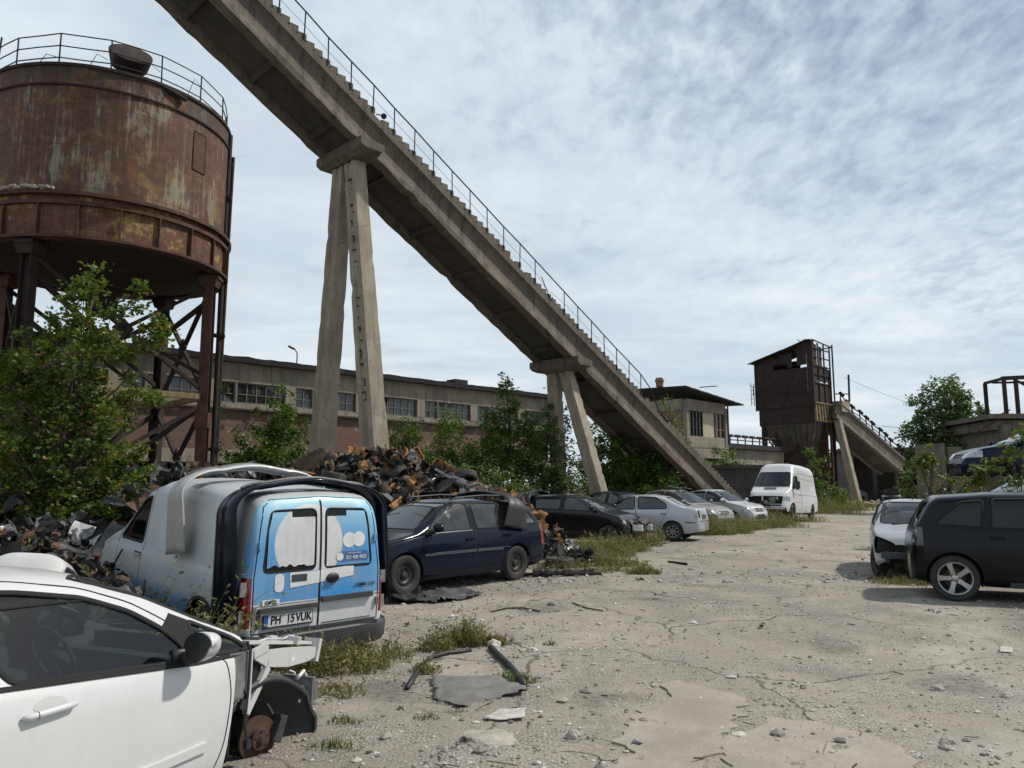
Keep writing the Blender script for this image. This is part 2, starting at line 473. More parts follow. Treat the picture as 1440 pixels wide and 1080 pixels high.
def wheel(parent, x, y, r, w, rim='steel', z=None, steer=0, mat=None, seed=0, name='wheel'):
    """tyre (part) with its rim (sub-part); axis along y"""
    z = r if z is None else z; sg = 1 if y > 0 else -1
    t = MB(); rr = r*.62 if rim != 'big' else r*.70
    hw = w/2
    prof = [(rr-.01, -hw*.75), (rr+.012, -hw*.88), (rr+(r-rr)*.35, -hw), (rr+(r-rr)*.75, -hw*.97), (r-.012, -hw*.82), (r, -hw*.62), (r, -hw*.3), (r-.007, -hw*.27), (r-.007, -hw*.22), (r, -hw*.19),
            (r, hw*.19), (r-.007, hw*.22), (r-.007, hw*.27), (r, hw*.3), (r, hw*.62), (r-.012, hw*.82), (rr+(r-rr)*.75, hw*.97), (rr+(r-rr)*.35, hw), (rr+.012, hw*.88), (rr-.01, hw*.75)]
    t.lathe(prof, 36, 'y'); o = t.build(name, mat or M['rubber'], parent, ang=35)
    o.location = (x, y, z); o.rotation_euler = (0, R(seed*37 % 360), steer)
    m = MB(); f = hw*.55*sg
    if rim == 'steel':
        m.lathe([(rr+.008, hw*.86*sg), (rr-.008, hw*.80*sg), (rr-.02, f), (rr*.86, f-.015*sg), (rr*.80, f-.006*sg), (rr*.62, f-.002*sg), (rr*.45, f-.03*sg), (rr*.30, f-.028*sg), (rr*.25, f+.01*sg), (rr*.12, f+.018*sg), (0.001, f+.018*sg)], 32, 'y')
        for k in range(16):
            a = 2*PI*k/16; m.lathe([(.001, f+.0012*sg), (rr*.068, f+.0012*sg), (rr*.068, f-.008*sg)], 8, 'y', (rr*.71*math.cos(a), 0, rr*.71*math.sin(a)), mi=1)
        for k in range(4):
            a = 2*PI*k/4; m.lathe([(.001, f-.016*sg), (.012, f-.016*sg), (.012, f-.03*sg)], 6, 'y', (rr*.36*math.cos(a), 0, rr*.36*math.sin(a)), mi=1)
        m.build('rim', [M['steelrim'], M['gap']], o, ang=35)
    else:
        ns = 5 if rim in ('five', 'big') else 8; mm = M['alloy'] if rim in ('five', 'big') else M['alloydull']
        m.lathe([(rr+.01, hw*.9*sg), (rr+.002, hw*.98*sg), (rr-.012, hw*.93*sg), (rr-.022, hw*.5*sg), (rr-.022, -hw*.6*sg)], 36, 'y')
        m.lathe([(rr-.022, -hw*.05*sg), (.02, -hw*.05*sg)], 24, 'y', mi=1)
        m.lathe([(rr*.62, -hw*.02*sg), (rr*.62, hw*.06*sg), (rr*.2, hw*.08*sg)], 24, 'y', mi=2)
        for k in range(ns):
            a = 2*PI*k/ns+.3; c, s_ = math.cos(a), math.sin(a); e = .010 if ns == 5 else .004
            wi, wo = (rr*.125, rr*.17) if ns == 5 else (rr*.09, rr*.10)
            P = []
            for rad, ww, yy in ((rr*.16, wi*1.25, hw*.62), (rr*.55, wi, hw*.80), (rr-.015, wo, hw*.84)):
                for s2 in (-1, 1):
                    P.append((rad*c - s2*ww*s_, yy*sg, rad*s_ + s2*ww*c))
                for s2 in (-1, 1):
                    P.append((rad*c - s2*(ww+e)*s_, (yy-hw*.5)*sg, rad*s_ + s2*(ww+e)*c))
            F = []
            for q in (0, 4): F += [(q, q+1, q+5, q+4), (q+2, q, q+4, q+6), (q+1, q+3, q+7, q+5)]
            m.add(P, F)
        m.lathe([(.001, hw*.72*sg), (rr*.15, hw*.72*sg), (rr*.24, hw*.6*sg), (rr*.26, hw*.1*sg)], 20, 'y')
        if ns == 5:
            for k in range(5):
                a = 2*PI*k/5+.93; m.lathe([(.001, hw*.665*sg), (.014, hw*.665*sg), (.014, hw*.5*sg)], 8, 'y', (rr*.225*math.cos(a), 0, rr*.225*math.sin(a)), mi=1)
        m.build('rim', [mm, M['gap'], M['rustdisc']], o, ang=40)
    return o

def seat(mb, x, y, z0=.35, h=.62, w=.48):
    mb.box((x+.25, y, z0), (.5, w, .16)); 
    mb.box((x-.02, y, z0+h/2+.02), (.13, w, h), (0, -.25, 0), taper=.85)
    mb.box((x-.14, y, z0+h+.12), (.09, .26, .17), (0, -.2, 0), taper=.85)

def car(sp):
    """builds body, windows, doors, lamps, wheels of one vehicle; returns the Empty"""
    hd = sp['heading']
    t = empty(sp['name'], sp['pos'], (sp.get('roll', 0), -sp.get('pitch', 0), R(90-hd)), sp['label'], sp['cat'], sp.get('group'))
    t.rotation_mode = 'XYZ'
    pm = M[sp['paint']]; pb = M[sp['paint']+'_body']; gm = M[sp.get('glass', 'glassmid')]
    bm = body_shell(sp); bvh = BVHTree.FromBMesh(bm)
    xf, xr_ = sp['axles']; wr = sp['wr']; ar = sp.get('arch', wr+.045); az = sp.get('archz', wr)
    regs = []
    for ax in (xf, xr_):
        regs.append(dict(name=None, view='side', poly=circle(ax, az, ar, 24), nmin=.2, kind='arch'))
    for rg in sp.get('regions', []): regs.append(rg)
    def both(d):
        for s in (-1, 1): yield dict(d, sgn=s)
    for p in sp.get('sidewin', []):
        for d in both(dict(name='side_window', view='side', poly=rounded(p, .05), mat=gm, inset=.006, trim=sp.get('sealw', .03), tm=M['seal'], smooth=True)): regs.append(d)
    if 'wind' in sp: regs.append(dict(name='windshield', view='front', nx=1, poly=rounded(sp['wind'], .07), xr=sp.get('windx', (0, 9)), mat=M[sp.get('windglass', sp.get('glass', 'glassmid'))], inset=.004, trim=.04, tm=M['seal']))
    if 'rearwin' in sp: regs.append(dict(name='rear_window', view='front', nx=-1, poly=rounded(sp['rearwin'], .07), xr=(-9, -.3), mat=gm, inset=.004, trim=.04, tm=M['seal']))
    for p, hx, hz in sp.get('doors', []):
        for d in both(dict(name='door', view='side', poly=rounded(p, .06), mat=pb, trim=.009, tm=M['gap'], handle=(hx, hz), nmin=.1)): regs.append(d)
    for rg in regs: cut(bm, rg)
    bm.faces.ensure_lookup_table(); asg = {i: [] for i in range(-1, len(regs))}
    for f in bm.faces:
        k = -1
        for i, rg in enumerate(regs):
            if face_in(f, rg): k = i; break
        if k == -1 and 'keepx' in sp and f.calc_center_median().x > sp['keepx']: continue
        asg[k].append(f)
    def mesh_from(fs, inset=0):
        vm = {}; V = []; F = []
        for f in fs:
            idx = []
            for v in f.verts:
                if v.index not in vm or True:
                    pass
                if v not in vm: vm[v] = len(V); V.append(v.co - v.normal*inset if inset else v.co.copy())
                idx.append(vm[v])
            F.append(idx)
        return V, F
    bm.normal_update()
    V, F = mesh_from(asg[-1]); b = MB(); b.add(V, F)
    # shallow sill returns and liner
    body = b.build('body', pb, t, smooth=True)
    body_seams = MB()
    for i, rg in enumerate(regs):
        if rg.get('kind') == 'arch': continue
        if not asg[i] : continue
        V, F = mesh_from(asg[i], rg.get('inset', 0)); m = MB(); m.add(V, F, 0)
        if rg.get('trim') and not rg.get('notrim'):
            xs_ = None
            if rg['view'] == 'front': xs_ = rg.get('nx', 1)
            rv, rf = ribbon(bvh, rg['poly'], rg['view'], rg['trim'], lift=rg.get('lift', .0035 if rg['trim'] > .015 else .0012), sgn=rg.get('sgn', -1), xside=xs_)
            m.add(rv, rf, 1)
        if rg['name']:
            o = m.build(rg['name'], [rg['mat'], rg.get('tm', M['gap'])], t, smooth=True)
            rg['obj'] = o
            if rg.get('handle') and rg['handle'][0] is not None:
                hx, hz = rg['handle']; s = rg['sgn']
                h, n_, _, _ = bvh.ray_cast(Vector((hx, 3*s, hz)), Vector((0, -s, 0)))
                if h:
                    hm = MB()
                    hm.box((hx, h.y-.004*s, hz), (.19, .012, .062), mi=1); hm.box((hx, h.y+.016*s, hz+.006), (.19, .022, .026), (0, R(2), 0), mi=0)
                    hm.build('handle', [sp.get('hmat', pm), M[sp.get('hback', 'gap')]], o, ang=30)
    # arch liners and lips
    W = max(p[1] for p in sp['plan'])
    for ax in (xf, xr_):
        for s in (-1, 1):
            if sp.get('noliner') and ax == xf and s == sp['noliner']: continue
            m = MB(); pts = []
            n = 18; prof = []
            for k in range(n+1):
                a = R(-20)+R(220)*k/n; prof.append((ax+(ar-.004)*math.cos(a), az+(ar-.004)*math.sin(a)))
            P = []; F = []
            for (x, z) in prof:
                P += [(x, s*(W-.05), z), (x, s*(W-.36), z)]
            for k in range(n): F.append((2*k, 2*k+1, 2*k+3, 2*k+2))
            P.append((ax, s*(W-.36), az)); c = len(P)-1
            for k in range(n): F.append((2*k+1, c, 2*k+3))
            m.add(P, F, 0)
            rv, rf = ribbon(bvh, [(ax+(ar+.008)*math.cos(R(a)), az+(ar+.008)*math.sin(R(a))) for a in range(-25, 206, 10)], 'side', .035, lift=.010, sgn=s, closed=False)
            m.add(rv, rf, 1)
            m.build('wheel_arch', [M['underbody'], pm], t)
    # floor and cabin
    m = MB(); x0, x1 = sp['top'][0][0]+.25, sp.get('floorx', sp['top'][-1][0]-.3); zb = min(p[1] for p in sp['bot'])
    a, c = xr_+ar+.02, xf-ar-.02
    m.box(((a+c)/2, 0, zb+.09), (c-a, 2*W-.14, .10)); m.box(((x0+a)/2, 0, zb+.14), (a-x0, 2*W-.78, .12))
    if x1 > c: m.box(((x1+c)/2, 0, zb+.14), (x1-c, 2*W-.78, .12))
    for yy in (-.2, .25): m.tube([(x0, yy, zb+.03), (a, yy, zb+.02), (c, yy, zb+.03)], .03, 6)
    m.build('floor', M['underbody'], t)
    if sp.get('cabin', True):
        cb = MB(); cx = sp.get('seatx', .1)
        for y in (-.36, .36): seat(cb, cx, y)
        if sp.get('rearseat', True):
            cb.box((cx-.75, 0, .40), (.5, 1.2, .16)); cb.box((cx-1.02, 0, .72), (.13, 1.22, .6), (0, -.25, 0), taper=.92)
            for y in (-.36, .36): cb.box((cx-1.14, y, 1.03), (.08, .24, .14))
        cb.build('seats', M['seatfab'], t, ang=40)
        dx = sp.get('dashx', cx+1.0); db = MB(); zc = sp.get('dashz', .88)
        db.box((dx, 0, zc-.14), (.38, 2*W-.3, .26), (0, R(8), 0), taper=.9)
        db.build('dashboard', M['interior'], t)
        sw = MB(); c0 = Vector((dx-.33, .36, zc+.0)); q = Euler((0, R(-25), 0)).to_matrix()
        sw.tube([c0+q @ Vector((0, .185*math.cos(k*PI/12), .185*math.sin(k*PI/12))) for k in range(24)], .014, 8, closed=True)
        for an in (200, 340, 270): sw.tube([c0, c0+q @ Vector((0, .18*math.cos(R(an)), .18*math.sin(R(an))))], .016, 6)
        sw.tube([c0+Vector((-.01, 0, 0)), c0+Vector((.25, 0, -.1))], .035, 8)
        sw.build('steering_wheel', M['interior'], t, smooth=True)
    # mirrors
    if 'mirror' in sp:
        mx, mz = sp['mirror']
        for s in (-1, 1):
            if s in sp.get('nomirror', ()): continue
            h, n_, _, _ = bvh.ray_cast(Vector((mx, 3*s, mz-.07)), Vector((0, -s, 0)))
            if not h: continue
            y0 = abs(h.y); mm = MB()
            def sh(u, v, y0=y0, s=s):
                a = 2*PI*u; b_ = PI*(v-.5); ex = math.copysign(abs(math.cos(a))**.75, math.cos(a)); ey = math.copysign(abs(math.sin(a))**.75, math.sin(a))
                return (mx-.01+.075*math.cos(b_)*ex if ex > 0 else mx-.01+.03*math.cos(b_)*ex, s*(y0+.155+.11*math.sin(b_)), mz+.015+.075*math.cos(b_)*ey)
            mm.grid(sh, 20, 10); 
            mr = mm.build('mirror', pm if not sp.get('blackmirror') else M['blackplastic'], t, smooth=True)
            m2 = MB(); m2.tube([(mx, s*(y0-.02), mz-.06), (mx, s*(y0+.08), mz-.05), (mx, s*(y0+.14), mz-.015)], [.04, .03, .02], 8)
            m2.box((mx-.041, s*(y0+.155), mz+.015), (.006, .17, .115))
            m2.build('mirror_foot', M['blackplastic'], mr, smooth=False)
    # wheels
    for (ax, sd, rim, stt) in sp.get('wheels', [(xf, -1, 'steel', 0), (xf, 1, 'steel', 0), (xr_, -1, 'steel', 0), (xr_, 1, 'steel', 0)]):
        wheel(t, ax, sd*(W-.115-sp.get('winset', 0)), wr, sp.get('ww', .2), rim, z=sp.get('wz', wr), steer=stt, seed=ax*7+sd, mat=M[sp.get('tyremat', 'rubber')])
    sp['t'] = t; sp['bvh'] = bvh
    return t

def strip_on(sp, name, pts, w, mat, view='side', sgn=-1, xside=None, lift=.008, parent=None, both=True):
    for s in ((-1, 1) if both else (sgn,)):
        P = pts if view == 'side' else [(p[0]*(-s), p[1]) for p in pts]
        rv, rf = ribbon(sp['bvh'], P, view, w, lift=lift, sgn=s, xside=xside, closed=False)
        m = MB(); m.add(rv, rf)
        if rv: m.build(name, mat, parent or sp['t'], smooth=False)

def arch_cover(name, label, loc, rot, W, Hs, depth, thick, mat, lean=0, group=None, wob=0.02, cat='bumper cover', r=.55, trim=None):
    """a loose bumper cover stood on its two ends like an arch: local x across, y along the vehicle, z up"""
    t = empty(name, loc, rot, label, cat, group)
    # centreline: up the side, round the corner, over the top, down
    P = []
    n1, n2, n3 = 8, 9, 14; hx = W/2
    for k in range(n1): P.append((-hx, -Hs*(1-k/n1)))
    for k in range(n2): a = PI-(PI/2)*k/n2; P.append((-hx+r+r*math.cos(a), r*.62*math.sin(a)))
    for k in range(n3+1): u = k/n3; P.append((-hx+r+(W-2*r)*u, r*.62+.05*math.sin(PI*u)))
    for k in range(1, n2+1): a = PI/2-(PI/2)*k/n2; P.append((hx-r+r*math.cos(a), r*.62*math.sin(a)))
    for k in range(1, n1+1): P.append((hx, -Hs*k/n1))
    N = len(P); C = []
    # C-section across depth: outward bulge profile
    sec = [(-.5, -.02), (-.5, -.005), (-.47, .004), (-.30, .022), (-.05, .03), (.0, .018), (.12, .024), (.30, .02), (.44, .0), (.47, -.012), (.475, -.02)]
    V = []; F = []
    for i, (x, z) in enumerate(P):
        a = P[max(i-1, 0)]; b = P[min(i+1, N-1)]; tx, tz = b[0]-a[0], b[1]-a[1]; l = math.hypot(tx, tz); nx, nz = -tz/l, tx/l
        u = i/(N-1); e = min(u, 1-u)*2; dm = depth*(1.15-.45*min(1, e*1.6)); 
        for k, (d, h) in enumerate(sec):
            hh = h*(1+.3*mnoise.noise(Vector((u*6, k*.4, 3)))); sw = lean*(1-e)*.5
            V.append((x+nx*hh, d*dm+sw+wob*mnoise.noise(Vector((u*5, k*.3, 1))), z+nz*hh))
    m = len(sec)
    for i in range(N-1):
        for k in range(m-1): F.append((i*m+k, (i+1)*m+k, (i+1)*m+k+1, i*m+k+1))
    b = MB(); b.add(V, F); o = b.build('cover', mat, t, smooth=True)
    sol = o.modifiers.new('thick', 'SOLIDIFY'); sol.thickness = thick; sol.offset = -1
    if trim:
        b = MB(); I = range(int(N*.28), int(N*.72))
        b.tube([Vector((P[i][0], depth*.12, P[i][1]+.035)) for i in I], .02, 6); b.build('grille_strip', trim, o)
    return t
def decal(sp, name, poly, mat, lift=.004, xside=-1, parent=None, view='front', sgn=-1, step=.05, thick=0, **kw):
    a0 = min(p[0] for p in poly); a1 = max(p[0] for p in poly); b0 = min(p[1] for p in poly); b1 = max(p[1] for p in poly)
    n1 = max(1, int((a1-a0)/step)); n2 = max(1, int((b1-b0)/step)); bm = bmesh.new(); V = []
    for i in range(n1+1):
        for j in range(n2+1):
            a, b = a0+(a1-a0)*i/n1, b0+(b1-b0)*j/n2
            V.append(bm.verts.new((0, a, b) if view == 'front' else (a, 0, b)))
    for i in range(n1):
        for j in range(n2): bm.faces.new((V[i*(n2+1)+j], V[(i+1)*(n2+1)+j], V[(i+1)*(n2+1)+j+1], V[i*(n2+1)+j+1]))
    bm.normal_update(); rg = dict(view=view, poly=poly); cut(bm, rg)
    V = []; F = []; vm = {}
    for f in bm.faces:
        c = f.calc_center_median()
        if not in_poly(c.y if view == 'front' else c.x, c.z, poly): continue
        ix = []
        for v in f.verts:
            if v not in vm:
                if view == 'front': h, n, _, _ = sp['bvh'].ray_cast(Vector((5*xside, v.co.y, v.co.z)), Vector((-xside, 0, 0)))
                else: h, n, _, _ = sp['bvh'].ray_cast(Vector((v.co.x, 3*sgn, v.co.z)), Vector((0, -sgn, 0)))
                if h is None: h = v.co
                vm[v] = len(V); V.append(h + (Vector((xside, 0, 0)) if view == 'front' else Vector((0, sgn, 0)))*lift)
            ix.append(vm[v])
        F.append(ix[::-1] if (view == 'front' and xside < 0) or (view == 'side' and sgn > 0) else ix)
    m = MB(); m.add(V, F); return m.build(name, mat, parent or sp['t'], **kw)

def text(body, size, loc, rot, mat, parent, name='lettering', extrude=.0015, align='CENTER', sx=1.0, bold=0):
    c = bpy.data.curves.new('t', 'FONT'); c.body = body; c.size = size; c.extrude = extrude; c.align_x = align; c.align_y = 'CENTER'; c.offset = bold
    o = bpy.data.objects.new('t', c); COL.objects.link(o); bpy.context.view_layer.update()
    me = bpy.data.meshes.new_from_object(o.evaluated_get(bpy.context.evaluated_depsgraph_get())); bpy.data.objects.remove(o)
    me.materials.clear(); me.materials.append(mat)
    p = bpy.data.objects.new(name, me); COL.objects.link(p); p.parent = parent; p.location = loc; p.rotation_euler = rot; p.scale = (sx, 1, 1); return p

LAMPF = lambda y0, y1, z0, z1, x0, mat='lampglass', name='headlight': [dict(name=name, view='front', poly=[(s*y0, z0), (s*y1, z0+.01), (s*y1, z1), (s*y0, z1-.02)], xr=(x0, 9), mat=M[mat], inset=0, trim=None) for s in (-1, 1)]
def LAMPR(y0, y1, z0, z1, x1, mat='redlens', name='tail_light'):
    return [dict(name=name, view='front', poly=[(s*y0, z0), (s*y1, z0), (s*y1, z1), (s*y0, z1)], xr=(-9, x1), mat=M[mat], inset=0) for s in (-1, 1)]
def PANEL(name, y, z0, z1, mat, nx, xr, trim=None): return dict(name=name, view='front', nx=nx, poly=[(-y, z0), (y, z0), (y, z1), (-y, z1)], xr=xr, mat=M[mat], inset=.012 if trim is None else 0, trim=trim, tm=M['gap'])

def place(lx, ly, p, hd):
    "where the origin must stand for the local point (lx, ly) to fall on p"
    f = Vector((math.sin(R(hd)), math.cos(R(hd)), 0)); l = Vector((-f.y, f.x, 0)); q = Vector(p)-f*lx-l*ly; return (q.x, q.y, 0)
# ---------------------------------------------------------------- navy estate
ESTATE = dict(name='estate_car', cat='car', L=4.49, paint='navy', glass='glassclear', axles=(1.38, -1.26), wr=.315, ww=.2, arch=.365, archz=.32,
    label='dark navy estate car with a black bumper cover lying over its rear roof', pos=place(-1.26, .74, gr(722, 816), 221.5), heading=221.5,
    top=[(-2.24,.50),(-2.22,.85),(-2.16,.96),(-2.02,1.12),(-1.84,1.37),(-1.62,1.44),(-.6,1.485),(.05,1.47),(.42,1.37),(1.1,.98),(1.2,.955),(1.7,.87),(2.02,.76),(2.17,.66),(2.24,.48)],
    belt=[(-2.24,.5),(-2.14,.92),(-1,.93),(.9,.90),(1.2,.87),(1.8,.76),(2.24,.46)], bot=[(-2.24,.34),(-1.9,.25),(-.8,.21),(1.8,.2),(2.24,.25)],
    plan=[(-2.245,.60),(-2.2,.71),(-2.05,.79),(-1.6,.845),(0,.855),(1.4,.84),(1.9,.77),(2.12,.66),(2.2,.55),(2.245,.42)],
    sidewin=[[(-.12,.965),(.94,.945),(.44,1.33),(.1,1.405),(-.10,1.41)], [(-.25,.97),(-.21,1.415),(-.88,1.40),(-1.09,1.15),(-1.09,.98)], [(-1.22,.99),(-1.02,1.385),(-1.60,1.365),(-1.93,1.01)]],
    doors=[([(-.18,.29),(.99,.29),(1.05,.6),(1.0,.92),(.47,1.39),(.0,1.445),(-.16,1.445)], -.03, .80), ([(-.19,.29),(-.17,1.445),(-.9,1.435),(-1.16,1.15),(-1.14,.85),(-.94,.62),(-.86,.29)], -.98, .82)],
    wind=[(-.63,1.0),(.63,1.0),(.50,1.41),(-.50,1.41)], windx=(.2, 1.3), windglass='glassmid', rearwin=[(-.55,1.0),(.55,1.0),(.47,1.34),(-.47,1.34)],
    mirror=(.80, 1.02), blackmirror=False, seatx=0, dashx=.95,
    regions=LAMPR(.60, .95, .62, .98, -2.0) + LAMPF(.35, .75, .60, .73, 1.9) + [PANEL('grille', .28, .60, .70, 'blackplastic', 1, (2.0, 9))])
es = car(ESTATE)
strip_on(ESTATE, 'side_moulding', [(-.86,.60),(-.2,.605)], .035, M['greyplastic'], both=True)
strip_on(ESTATE, 'side_moulding', [(-.17,.605),(1.0,.60)], .035, M['greyplastic'], both=True)
strip_on(ESTATE, 'chrome_strip', [(-1.05,.625),(-.2,.628)], .008, M['chrome'], both=True, lift=.012)
strip_on(ESTATE, 'chrome_strip', [(-.17,.628),(.80,.624)], .008, M['chrome'], both=True, lift=.012)
strip_on(ESTATE, 'chrome_strip', [(-.12,.95),(.94,.93)], .012, M['chrome'], both=True, lift=.010)
for s in (-1, 1):
    m = MB(); m.tube([(-1.7, s*.55, 1.46), (-1.55, s*.56, 1.505), (-.6, s*.57, 1.535), (.05, s*.565, 1.50), (.2, s*.56, 1.47)], .016, 8); m.build('roof_rail', M['blackplastic'], es, smooth=True)

# ---------------------------------------------------------------- black people carrier at the right
MPV = dict(name='people_carrier', cat='car', L=4.36, paint='mpvblack', glass='glassdark', axles=(1.30, -1.60), wr=.335, ww=.215, arch=.385, archz=.345, tumble=.20,
    label='black people carrier with a silver five spoke wheel at the right edge', pos=place(-1.60, -.80, gr(1345, 845), 113), heading=113,
    top=[(-2.17,.55),(-2.16,.86),(-2.12,.98),(-2.02,1.20),(-1.87,1.48),(-1.74,1.56),(-1.0,1.615),(0,1.62),(.5,1.55),(1.25,1.08),(1.4,1.02),(1.85,.86),(2.1,.7),(2.18,.5)],
    belt=[(-2.17,.55),(-2.10,1.02),(-1,1.03),(.9,.98),(1.3,.95),(1.8,.8),(2.18,.48)], bot=[(-2.17,.30),(-1.9,.25),(-.8,.22),(1.8,.22),(2.18,.25)],
    plan=[(-2.18,.62),(-2.13,.76),(-2.0,.835),(-1.6,.88),(0,.885),(1.4,.87),(1.9,.79),(2.1,.68),(2.18,.5)],
    sidewin=[[(-.05,1.06),(1.1,1.04),(.6,1.40),(.2,1.50),(-.05,1.52)], [(-.17,1.07),(-.15,1.52),(-1.02,1.51),(-1.08,1.08)], [(-1.20,1.09),(-1.14,1.49),(-1.45,1.46),(-1.83,1.13)]],
    doors=[([(-.11,.3),(1.1,.3),(1.16,.7),(1.12,1.0),(.6,1.45),(.1,1.56),(-.1,1.56)], .05, .90), ([(-.12,.3),(-.11,1.56),(-1.05,1.55),(-1.14,1.3),(-1.20,.95),(-1.20,.74),(-1.14,.3)], -1.02, .93)],
    wind=[(-.65,1.1),(.65,1.1),(.5,1.52),(-.5,1.52)], windx=(.4, 1.5), rearwin=[(-.6,1.05),(.6,1.05),(.5,1.46),(-.5,1.46)], mirror=(1.0, 1.1), seatx=.1, dashx=1.1,
    regions=LAMPR(.62, .95, .80, 1.08, -1.99, 'smokelens') + LAMPF(.4, .8, .66, .84, 1.8),
    wheels=[(1.30,-1,'big',0),(1.30,1,'big',0),(-1.60,-1,'big',0),(-1.60,1,'big',0)])
mp = car(MPV)
strip_on(MPV, 'sill_strip', [(-.9,.27),(.98,.26)], .07, M['greyplastic'])
strip_on(MPV, 'bumper_seam', [(-2.12,.70),(-1.8,.68),(-1.66,.62)], .008, M['gap'], lift=.002)
for z in (.86, 1.0):
    m = MB()
    for s in (-1, 1): m.lathe([(.001, .012), (.04, .012), (.045, -.02)], 16, 'x', (-2.11+(z-.86)*.35, s*.72, z))
    m.build('lamp_bowl', M['chrome'], mp, smooth=True)

# ---------------------------------------------------------------- small silver hatchback with its nose stripped
CLIO = dict(name='hatchback', cat='car', L=3.8, paint='silver', glass='glassclear', axles=(1.22, -1.25), wr=.29, ww=.18, arch=.345, tumble=.17,
    label='small silver hatchback missing its front bumper and headlights, behind the black people carrier', pos=place(1.22, -.70, gr(1238, 811), 204), heading=204,
    top=[(-1.9,.5),(-1.88,.9),(-1.75,1.15),(-1.55,1.36),(-1.3,1.40),(-.5,1.44),(.0,1.42),(.35,1.31),(1.0,.97),(1.1,.94),(1.55,.84),(1.72,.76),(1.78,.66),(1.82,.45)],
    belt=[(-1.9,.5),(-1.8,.93),(-1,.93),(.9,.88),(1.1,.86),(1.6,.78),(1.82,.42)], bot=[(-1.9,.30),(-.8,.2),(1.5,.2),(1.82,.34)],
    plan=[(-1.9,.6),(-1.85,.72),(-1.6,.80),(0,.82),(1.3,.81),(1.65,.76),(1.76,.70),(1.82,.62)],
    sidewin=[[(-.55,.96),(.80,.94),(.36,1.28),(-.0,1.36),(-.55,1.37)], [(-.65,.97),(-.65,1.36),(-1.2,1.33),(-1.4,1.0)]],
    doors=[([(-.6,.27),(.82,.27),(.9,.6),(.86,.9),(.38,1.34),(-.1,1.40),(-.6,1.41)], -.45, .80)],
    wind=[(-.64,.99),(.64,.99),(.52,1.375),(-.52,1.375)], windx=(.1, 1.3), rearwin=[(-.5,1.0),(.5,1.0),(.45,1.32),(-.45,1.32)], seatx=-.1, dashx=.85,
    regions=[dict(name='lamp_opening', view='front', poly=rounded([(s*.40,.50),(s*.95,.46),(s*.95,.70),(s*.74,.79),(s*.42,.66)], .08), xr=(1.5, 9), mat=M['gap'], inset=.05) for s in (-1, 1)]
        + [PANEL('grille_opening', .42, .50, .64, 'gap', 1, (1.6, 9)), PANEL('lower_opening', .60, .20, .40, 'gap', 1, (1.6, 9))],
    wheels=[(1.22,-1,'steel',R(14)),(1.22,1,'steel',R(14)),(-1.25,-1,'steel',0),(-1.25,1,'steel',0)])
cl = car(CLIO)
m = MB(); m.box((1.85, 0, .45), (.07, 1.36, .11)); 
for s in (-1, 1): m.box((1.78, s*.58, .42), (.14, .07, .2))
m.build('bumper_beam', M['greyplastic'], cl, ang=30)
m = MB(); m.tube([(1.70, y, .30+.02*math.sin(y*9)) for y in np.linspace(-.55, .55, 9)], .03, 6); m.box((1.72, .1, .55), (.04, .7, .22)); m.build('radiator', M['underbody'], cl)
m = MB(); m.tube([(1.16, -.45, .975), (1.0, .1, 1.02), (.98, .4, 1.03)], .012, 6); m.tube([(1.16, .15, .985), (1.02, .5, 1.01)], .012, 6); m.build('wiper', M['blackplastic'], cl)
m = MB(); m.tube([(-.1, .0, 1.43), (-.14, 0, 1.50)], .008, 6); m.box((-.1, 0, 1.45), (.05, .03, .03)); m.build('aerial', M['blackplastic'], cl)

# ---------------------------------------------------------------- silver saloon seen from behind
SALOON = dict(name='saloon_car', cat='car', L=4.25, paint='silver', glass='glassmid', axles=(1.29, -1.31), wr=.30, ww=.19, arch=.35,
    label='silver saloon car turned with its boot towards the track beyond the black hatchback', pos=place(-1.31, .75, gr(947, 761), 296), heading=296,
    top=[(-2.12,.50),(-2.10,.93),(-2.04,1.0),(-1.78,1.04),(-1.66,1.05),(-1.05,1.35),(-.55,1.42),(0,1.41),(.35,1.32),(1.05,.97),(1.15,.95),(1.7,.83),(2.0,.68),(2.12,.5)],
    belt=[(-2.12,.5),(-2.08,.95),(-1.7,.97),(-1,.94),(.9,.90),(1.15,.87),(1.8,.74),(2.12,.46)], bot=[(-2.12,.3),(-1.8,.24),(-.8,.21),(1.8,.2),(2.12,.25)],
    plan=[(-2.12,.62),(-2.06,.74),(-1.9,.80),(-1.5,.85),(0,.855),(1.4,.84),(1.9,.75),(2.12,.5)],
    sidewin=[[(-.1,.96),(.94,.94),(.42,1.28),(.0,1.35),(-.08,1.36)], [(-.21,.97),(-.18,1.36),(-.75,1.34),(-1.1,1.14),(-1.14,.99)]],
    doors=[([(-.16,.28),(1.0,.28),(1.05,.6),(1.0,.9),(.45,1.33),(.0,1.39),(-.13,1.39)], -.02, .80), ([(-.17,.28),(-.14,1.39),(-.8,1.38),(-1.2,1.14),(-1.2,.95),(-.98,.62),(-.88,.28)], -1.03, .82)],
    wind=[(-.62,.99),(.62,.99),(.5,1.35),(-.5,1.35)], windx=(.2, 1.3), rearwin=[(-.60,1.07),(.60,1.07),(.48,1.33),(-.48,1.33)],
    regions=[dict(name='tail_light_opening', view='front', nx=-1, poly=[(s*.52,.72),(s*.66,.72),(s*.66,.95),(s*.52,.95)], xr=(-9,-1.9), mat=M['gap'], inset=.02) for s in (-1,1)] + LAMPR(.66, .95, .70, .93, -1.97, 'lampglass') + LAMPF(.4,.8,.6,.75,1.8),
    wheels=[(1.29,-1,'cap',0),(1.29,1,'cap',0),(-1.31,-1,'cap',0),(-1.31,1,'cap',0)], mirror=(.8,1.0), seatx=.05, dashx=.95)
sa = car(SALOON)
